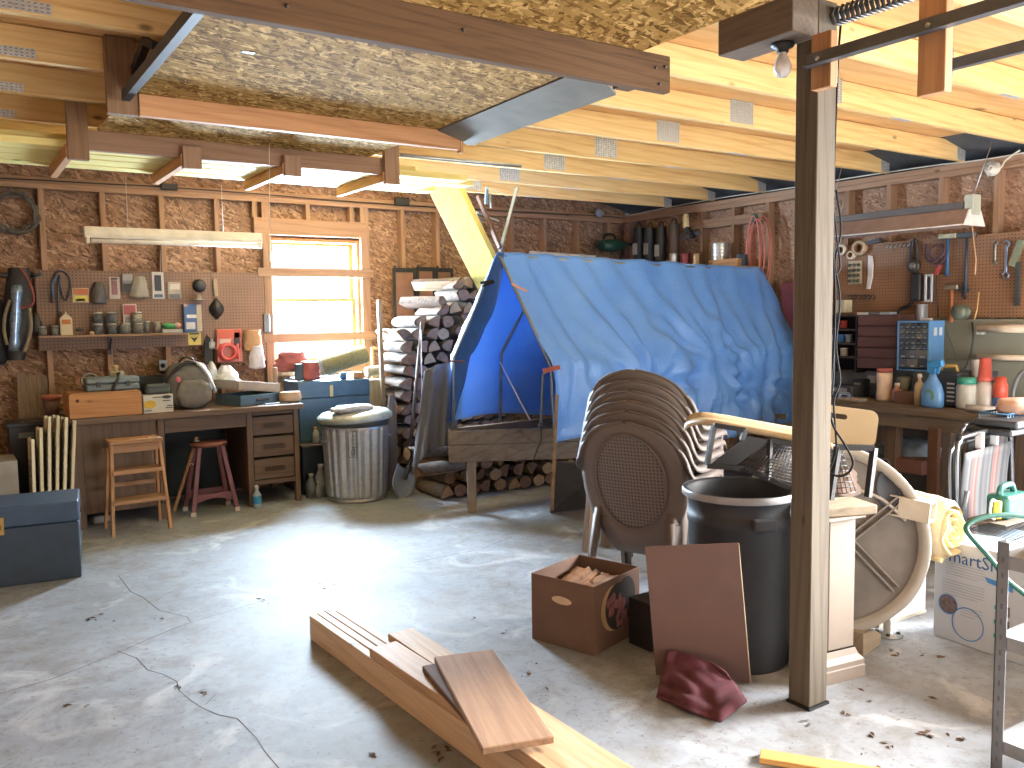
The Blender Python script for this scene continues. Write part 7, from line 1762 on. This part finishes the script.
MB().tube([(0, -.05, .03), (0, .03, .03)], .007, 8).build('screw', STEEL, o)
# --- under the bench
for k, (px, py, X, w, d_, h, c1, lb) in enumerate(((910, 440, 5.95, .36, .4, .1, '#6f7f8e', 'crumpled blue-grey tarp bundle on the lower bench shelf'), (884, 455, 5.85, .2, .25, .08, '#4f565c', 'dark roll lying on the lower bench shelf'))):
    o = blob(0, 0, h, d_ / 2, w / 2, h, 20 + k, .2); o.bm.transform(Matrix.Translation((X, (EYE + ray(px, py) * (X / ray(px, py).x)).y, .331)))
    o.build('tarp_bundle', pm(c1, .6, 0, .3, 12), label=lb, cat='bundle')
for k, px in enumerate((874, 886)):
    d_ = ray(px, 455); p = EYE + d_ * (5.66 / d_.x)
    MB().lathe([(.035, 0), (.045, 0), (.045, .3), (.035, .3), (.035, 0)], n=18, M=Matrix.Translation((5.64, p.y, .376)) @ Matrix.Rotation(PI / 2, 4, 'Y')).build('pipe_length', pm('#6b7278', .4, .3), label=['grey pipe length end-on on the lower bench shelf, nearer the post', 'grey pipe length end-on on the lower bench shelf, beside the brown block'][k], cat='pipe')
d_ = ray(912, 458); p = EYE + d_ * (5.7 / d_.x); MB().box(5.66, 5.85, p.y - .1, p.y + .1, .331, .43, bev=.004).build('brick_block', pm('#6e4a42', .8), label='dull red-brown block on the lower bench shelf', cat='block')
o = thing('leaning_board', 'reddish brown narrow board standing against the bench leg', 'board', (5.5, 3.2, 0))
MB().box(-.02, .02, -.035, .035, 0, .70, bev=.003).build('stock', wood('#604538', '#432f27', 'Z', .7), o)
# --- folding lawn chairs with striped webbing
m, t, b = nt('webbing'); v = coord(t, (1, 1, 1), False); sx = t.nodes.new('ShaderNodeSeparateXYZ'); t.links.new(v, sx.inputs[0])
f_ = math_(t, 'FRACT', math_(t, 'MULTIPLY', math_(t, 'ADD', sx.outputs[0], 10.0), 3.6))
t.links.new(ramp(t, f_, [(.0, '#2b2d31'), (.12, '#434549'), (.2, '#212326'), (.3, '#58302c'), (.42, '#5f4a46'), (.5, '#4d2926'), (.6, '#44464a'), (.75, '#222427'), (.88, '#36383c')], 'CONSTANT'), b.inputs['Base Color']); b.inputs['Roughness'].default_value = .7
WEB = m
CHR = pm('#5f6268', .3, .8)
def lawn_chair(label, f0, dx, dy, sc=1.0):
    c_ = onf(990 + dx, 470 + dy, f0); o = thing('folding_chair', label, 'chair', (c_.x, c_.y, 0), .12)
    ztop = onf(990 + dx, 428 + dy, f0).z
    hw = .37
    pts = spline([(-hw, 0, .02), (-hw, .03, ztop - .12), (-hw + .05, .035, ztop - .02), (-hw + .12, .035, ztop), (hw - .12, .035, ztop), (hw - .05, .035, ztop - .02), (hw, .03, ztop - .12), (hw, 0, .02)], 5)
    MB().tube(pts, .013, 8).build('back_tube', CHR, o)
    MB().tube([Vector((p.x * .9, p.y + .05, p.z * .93 + .01)) for p in pts], .013, 8).build('leg_tube', CHR, o)
    rows = [[(-hw + .05 + (2 * hw - .1) * k / 10, .012 + .02 * math.sin(i / 12 * PI), .12 + (ztop - .2) * i / 12) for k in range(11)] for i in range(13)]
    MB().grid(rows).build('webbing', WEB, o, solid=.003)
    MB().tube([(-hw, .0, .35), (-hw - .03, -.04, .55)], .012, 7).tube([(-hw, -.01, .35), (-hw, -.012, .1)], .015, 7).build('arm', pm('#53565c', .5), o)
    for s_ in (-1, 1): MB().box(s_ * .1 - .015, s_ * .1 + .015, .0, .04, ztop - .08, ztop + .01, bev=.004).build('strap', pm('#c5c6c8', .5), o)
    return o
lawn_chair('folded lawn chair with striped webbing, nearest of the two by the bench end', 4.75, 0, 4)
lawn_chair('folded lawn chair standing behind the striped one', 5.05, 2, -8)
# black trays and basket on top of the chairs
for k, (px, py, w, h_, c1, lb) in enumerate(((1012, 425, .5, .035, '#2b2e33', 'black tray stacked on the folded lawn chairs'), (1016, 417, .46, .04, '#3a3f45', 'second dark tray on the folded lawn chairs'))):
    p = onf(px, py, 4.9); MB().box(p.x - w / 2, p.x + w / 2, p.y - .12, p.y + .12, p.z - h_, p.z, bev=.008).build('tray', pm(c1, .4), label=lb, cat='tray')
p = onf(1004, 412, 5.0); mb = MB()
bk_ = thing('wire_basket', 'blue wire basket at the right bench end', 'basket', p - Vector((0, 0, .09)))
for i in range(9): mb.tube([(-.12 + .03 * i, -.08, 0), (-.12 + .03 * i, -.08, .09)], .004, 5); mb.tube([(-.12 + .03 * i, .08, 0), (-.12 + .03 * i, .08, .09)], .004, 5)
mb.tube([(-.12, -.08, .09), (.12, -.08, .09), (.12, .08, .09), (-.12, .08, .09)], .006, 6, True); mb.tube([(-.12, -.08, 0), (.12, -.08, 0), (.12, .08, 0), (-.12, .08, 0)], .006, 6, True); mb.build('wire', pm('#4f7fa8', .4), bk_)
mb = blob(0, 0, .05, .12, .09, .05, 33, .15); mb.bm.transform(Matrix.Translation(onf(1016, 406, 5.0) - Vector((0, 0, .05)))); mb.build('work_glove', pm('#c9a592', .8), label='pale leather glove lying on the blue wire basket', cat='glove')
cable('red_lead', [onf(x, y, 4.85) for x, y in ((1005, 425), (1012, 422), (1020, 420), (1030, 419))], .01, pm('#b5524a', .5), 'red cord on the black trays')
# --- green jug, crate of wire racks, hose
gj = thing('watering_can', 'dark green plastic jug with yellow cap standing at the right edge', 'jug', onf(1006, 516, 4.55))
JG = pm('#2f6a62', .35)
MB().box(-.1, .13, -.06, .06, 0, .125, bev=.02, seg=3).build('body', JG, gj)
MB().tube(spline([(-.07, 0, .12), (-.06, 0, .16), (.04, 0, .165), (.07, 0, .12)]), .016, 8).build('handle', JG, gj)
MB().lathe([(0, 0), (.02, 0), (.02, .09), (0, .095)], (-.13, -.02, .01), 14).build('cap', pm('#d8c94a', .4), gj)
MB().tube(spline([(-.14, -.02, .1), (-.19, -.02, .11), (-.2, -.02, .04), (-.16, -.02, .01)]), .007, 6).build('loop', pm('#d9d6cf', .4), gj)
MB().ball((.16, 0, .08), .03).build('bung', pm('#c9c04e', .4), gj)
kz = onf(1000, 545, 4.3)
kc = thing('blue_crate', 'pale blue plastic tub holding black wire racks at the right edge', 'tub', Vector((kz.x, kz.y, kz.z - .12)))
mb = MB(); mb.prism([(-.2, 0), (.24, 0), (.27, .13), (-.23, .13)], .26, Matrix.Translation((0, .13, 0)) @ Matrix.Rotation(PI / 2, 4, 'X'), .008); mb.build('body', pm('#9fc3e0', .35), kc)
MB().box(-.24, .28, -.145, .145, .13, .145, bev=.005).build('rim', pm('#b7d3ea', .35), kc)
wr = MB()
for i in range(16): wr.tube([(-.12 + .026 * i, -.148, .05), (-.12 + .026 * i, -.12, .19), (-.12 + .026 * i, .1, .2)], .003, 4)
for z in (.07, .11, .15, .19): wr.tube([(-.13, -.15 + .2 * (z - .05), z), (.29, -.15 + .2 * (z - .05), z)], .003, 4)
rw = thing('oven_rack', 'black wire rack lying in the pale blue tub', 'rack', kc.location); wr.build('wire', DKGREY, rw)
MB().bar((0, -.16, .09), (.09, -.16, .065), .02, .03).build('wood_chip', pm('#a8623f', .7), rw, label='orange-brown scrap')
st = thing('low_stand', 'low wooden stand under the pale blue tub behind the white carton', 'stand', (kz.x, kz.y, 0))
zb2 = kz.z - .122
MB().box(-.22, .28, -.12, .14, zb2 - .03, zb2, bev=.003).build('top', BWY, st)
for x in (-.2, .22):
    for y in (-.1, .09): MB().box(x, x + .04, y, y + .04, 0, zb2 - .031).build('leg', BWZ, st)
s2 = thing('low_stand', 'wooden stand under the green jug', 'stand', (gj.location.x, gj.location.y, 0))
zb3 = gj.location.z - .002
MB().box(-.2, .2, -.1, .1, zb3 - .03, zb3, bev=.003).build('top', BWY, s2)
for x in (-.18, .14): MB().box(x, x + .04, -.05, .05, 0, zb3 - .031).build('leg', BWZ, s2)
HG = pm('#2c6a5e', .4)
hz = [(1040, 519), (1012, 515), (990, 516), (973, 521), (966, 528), (971, 537), (982, 549), (994, 563), (1006, 579), (1022, 592), (1040, 606)]
MB().tube(spline([onf(x, y, 3.50 - .012 * i) for i, (x, y) in enumerate(hz)]), .0105, 9).build('garden_hose', HG, label='green garden hose curving over the white carton', cat='hose')
# --- right rear wall: things seen over the tarp ridge
for k, (px, y0, y1, w, lb) in enumerate(((639, 228, 262, 4.5, 'leftmost black bagged roll hanging in the rear right corner'), (650, 228, 262, 4.5, 'second black bagged roll hanging in the rear right corner'), (661, 227, 264, 4.5, 'third black bagged roll with white label in the rear right corner'), (674, 224, 262, 5, 'grey-brown bagged roll hanging above the silver can'))):
    a, c_ = onx(px, y0, XS - .07), onx(px, y1, XS - .07)
    a_, c2 = Vector((XS - .07, a.y, a.z)), Vector((XS - .07, a.y, c_.z - .12))
    o = thing('bagged_roll', lb, 'bag', (XS - .07, a.y, c2.z))
    MB().tube(spline([a_, a_.lerp(c2, .08), a_.lerp(c2, .5), a_.lerp(c2, .95), c2]), [.02] + [.06] * 24 if False else .058, 12).build('body', pm(['#23252a', '#2b2e36', '#25262a', '#5e5046'][k], .5), o, world=True)
    if k < 3: MB().box(XS - .135, XS - .129, a.y - .035, a.y + .035, c2.z + .2, c2.z + .32).build('label', pm('#a8a6a0', .6), o, world=True)
    MB().tube(circle(a_ + Vector((0, 0, .02)), .035, 14, (0, 1, 0), (0, 0, 1)), .008, 6, True).build('hanging_loop', BLACK, o, world=True)
shf = thing('wall_shelf', 'plain wooden wall shelf of cans behind the tarp ridge', 'shelf', (6.4, 6.3, 1.8))
zsh = onx(740, 267, 6.35).z
MB().box(6.22, XS - .002, 5.45, 7.0, zsh - .03, zsh, bev=.003).build('board', STUDY, shf, world=True)
for y in (5.6, 6.5): MB().bar((6.25, y, zsh - .035), (XS - .01, y, zsh - .2), .03, .03).build('bracket', STUDY, shf, world=True)
def ribbed_can(px, r, h, c, label, dz=0, n=7, met=.7):
    c_ = onx(px, 262, 6.34); o = thing('ribbed_can', label, 'can', (6.34, c_.y, zsh + .001 + dz))
    prof = [(0, 0), (r, 0)]
    for k in range(n): prof += [(r, h * (k + .25) / n), (r * .96, h * (k + .5) / n), (r, h * (k + .8) / n)]
    MB().lathe(prof + [(r, h), (0, h)], n=28).build('body', pm(c, .3, met), o)
    MB().lathe([(0, h), (r * 1.03, h), (r * 1.03, h + .012), (0, h + .013)], n=28).build('lid', pm(c, .3, met), o)
ribbed_can(674, .05, .17, '#c4c8ca', 'silver ribbed can below the grey-brown bagged roll')
ribbed_can(686, .05, .16, '#8a3a3e', 'dark red can on the wall shelf', met=.2)
ribbed_can(697, .048, .15, '#a58a6a', 'brassy ribbed can right of the dark red can')
ribbed_can(720, .085, .23, '#c0c2bf', 'large silver ribbed can tilted on the wall shelf')
a, c_ = onx(713, 264, 6.26), onx(742, 264, 6.26)
MB().box(6.2, 6.255, c_.y, a.y, zsh + .001, zsh + .075, bev=.003).build('wood_block', wood('#b98a5f', '#8f643d', 'Y', .7), label='orange wooden block at the shelf edge before the large can', cat='block')
sack('dark_box', 742, 254, 750, 268, onx(746, 262, 6.3).y, .1, '#2f3a44', 'dark blue-grey box at the right end of the wall shelf', 'box', 99, .6, top=.95, amp=.02)
# orange extension cord
mb = MB(); c_ = onx(757, 250, XS - .08); rr = random.Random(2)
oc = thing('orange_lead', 'orange extension cord looped on the right wall above the tarp', 'cord', c_ - Vector((0, 0, .3)))
for k in range(7):
    w = rr.uniform(.05, .1); h_ = rr.uniform(.24, .34); dy = rr.uniform(-.05, .05)
    MBk = [(XS - .05 - .012 * k, c_.y + dy + w * math.cos(q), c_.z - .02 + rr.uniform(-.01, .01) + h_ * math.sin(q)) for q in [2 * PI * i / 30 for i in range(30)]]
    mb.tube(MBk, .0065, 6, True)
mb.tube(spline([onx(x, y, XS - .05) for x, y in ((760, 226), (750, 235), (745, 255), (738, 262), (733, 258))]), .008, 6)
mb.build('loops', pm('#c27a6c', .6), oc, world=True)
MB().box(XS - .1, XS - .06, c_.y + .0, c_.y + .06, c_.z + .26, c_.z + .34, bev=.008).build('plug', pm('#3c5a4c', .5), oc, world=True)
# green hanging drill / trimmer on the back wall
a = ony(612, 246, 7.35); dr = thing('leaf_blower', 'dark green power tool hanging on the back wall above the tarp', 'tool', a)
MB().tube([a + Vector((-.15, 0, .0)), a + Vector((.0, 0, .0)), a + Vector((.1, 0, .01)), a + Vector((.22, 0, .02))], [.06, .075, .06, .03], 14).build('body', pm('#24463c', .4), dr, world=True)
MB().tube([a + Vector((.2, 0, .02)), a + Vector((.33, 0, .03))], .012, 8).build('nozzle', BLACK, dr, world=True)
MB().tube(spline([a + Vector((-.12, 0, .07)), a + Vector((-.08, 0, .12)), a + Vector((.02, 0, .12)), a + Vector((.05, 0, .07))]), .014, 8).build('handle', BLACK, dr, world=True)
MB().tube([a + Vector((-.02, .02, .12)), Vector((a.x - .02, 7.49, a.z + .16))], .006, 6).build('hook', STEEL, dr, world=True)
# trouble lamp and bracket
a = onx(686, 226, XS - .15); tl2 = thing('trouble_lamp', 'cream and black work lamp hanging from the right top plate', 'lamp', a)
MB().tube([a + Vector((0, 0, .12)), a + Vector((0, 0, -.02))], [.025, .035], 12).build('body', pm('#cdb98c', .5), tl2, world=True)
MB().bar(a + Vector((0, -.02, -.02)), a + Vector((0, -.1, -.12)), .06, .03).build('guard', BLACK, tl2, world=True)
MB().tube([a + Vector((0, 0, .12)), Vector((XS - .01, a.y, 2.5))], .004, 5).build('cord', BLACK, tl2, world=True)
MB().bar(onx(680, 240, XS - .05), onx(700, 232, XS - .05), .02, .03).bar(onx(680, 240, XS - .05), onx(690, 226, XS - .05), .02, .02).build('wall_bracket', pm('#7d7e82', .5, .4), label='grey triangular bracket on the right wall under the work lamp', cat='bracket')
MB().box(*sidebox(781, 282, 800, 335, XS - .04, .035), bev=.003).build('painted_board', pm('#7d4650', .7), label='dull red panel on the right wall beside the tarp end', cat='panel')
# --- litter on the floor
lt = MB(); LEAF = pm('#5c4331', .9, 0, .3, 40); rr = random.Random(12)
spots = [(98, 616), (90, 620), (117, 620), (158, 619), (65, 707), (85, 706), (180, 688), (205, 692), (92, 619), (320, 585), (328, 590), (336, 585), (440, 505), (437, 754), (432, 748), (446, 750), (441, 760), (540, 665), (545, 690), (530, 673), (805, 720), (870, 735), (885, 742), (890, 746), (925, 733), (932, 737), (858, 690), (868, 700), (935, 700), (995, 735), (890, 650), (896, 655), (920, 655), (918, 735), (845, 715), (812, 726), (370, 755), (400, 640), (475, 620), (260, 600), (270, 605), (505, 633), (680, 640), (950, 735), (962, 740), (940, 658), (860, 755), (880, 770)]
for px, py in spots:
    for k in range(rr.choice((1, 1, 2, 3))):
        p = onz(px + rr.uniform(-4, 4), py + rr.uniform(-2, 2)); a_ = rr.uniform(0, 6.28); s_ = rr.uniform(.005, .014)
        pts = [(s_ * 1.6, 0, .002), (0, s_ * .6, .006), (-s_ * 1.5, 0, .003), (0, -s_ * .6, .002)]
        lt._f([lt.bm.verts.new(Matrix.Translation((p.x, p.y, .001)) @ Matrix.Rotation(a_, 4, 'Z') @ Vector(q)) for q in pts])
for k in range(150):
    px, py = rr.uniform(0, 1000), rr.uniform(560, 768); p = onz(px, py); s_ = rr.uniform(.002, .005); a_ = rr.uniform(0, 6.28)
    lt._f([lt.bm.verts.new(Matrix.Translation((p.x, p.y, .001)) @ Matrix.Rotation(a_, 4, 'Z') @ Vector(q)) for q in ((s_, 0, .001), (0, s_ * .7, .002), (-s_, 0, .001), (0, -s_ * .7, .001))])
lt.build('leaf_litter', LEAF, label='dry leaf bits and crumbs scattered over the concrete floor', cat='litter', kind='stuff')
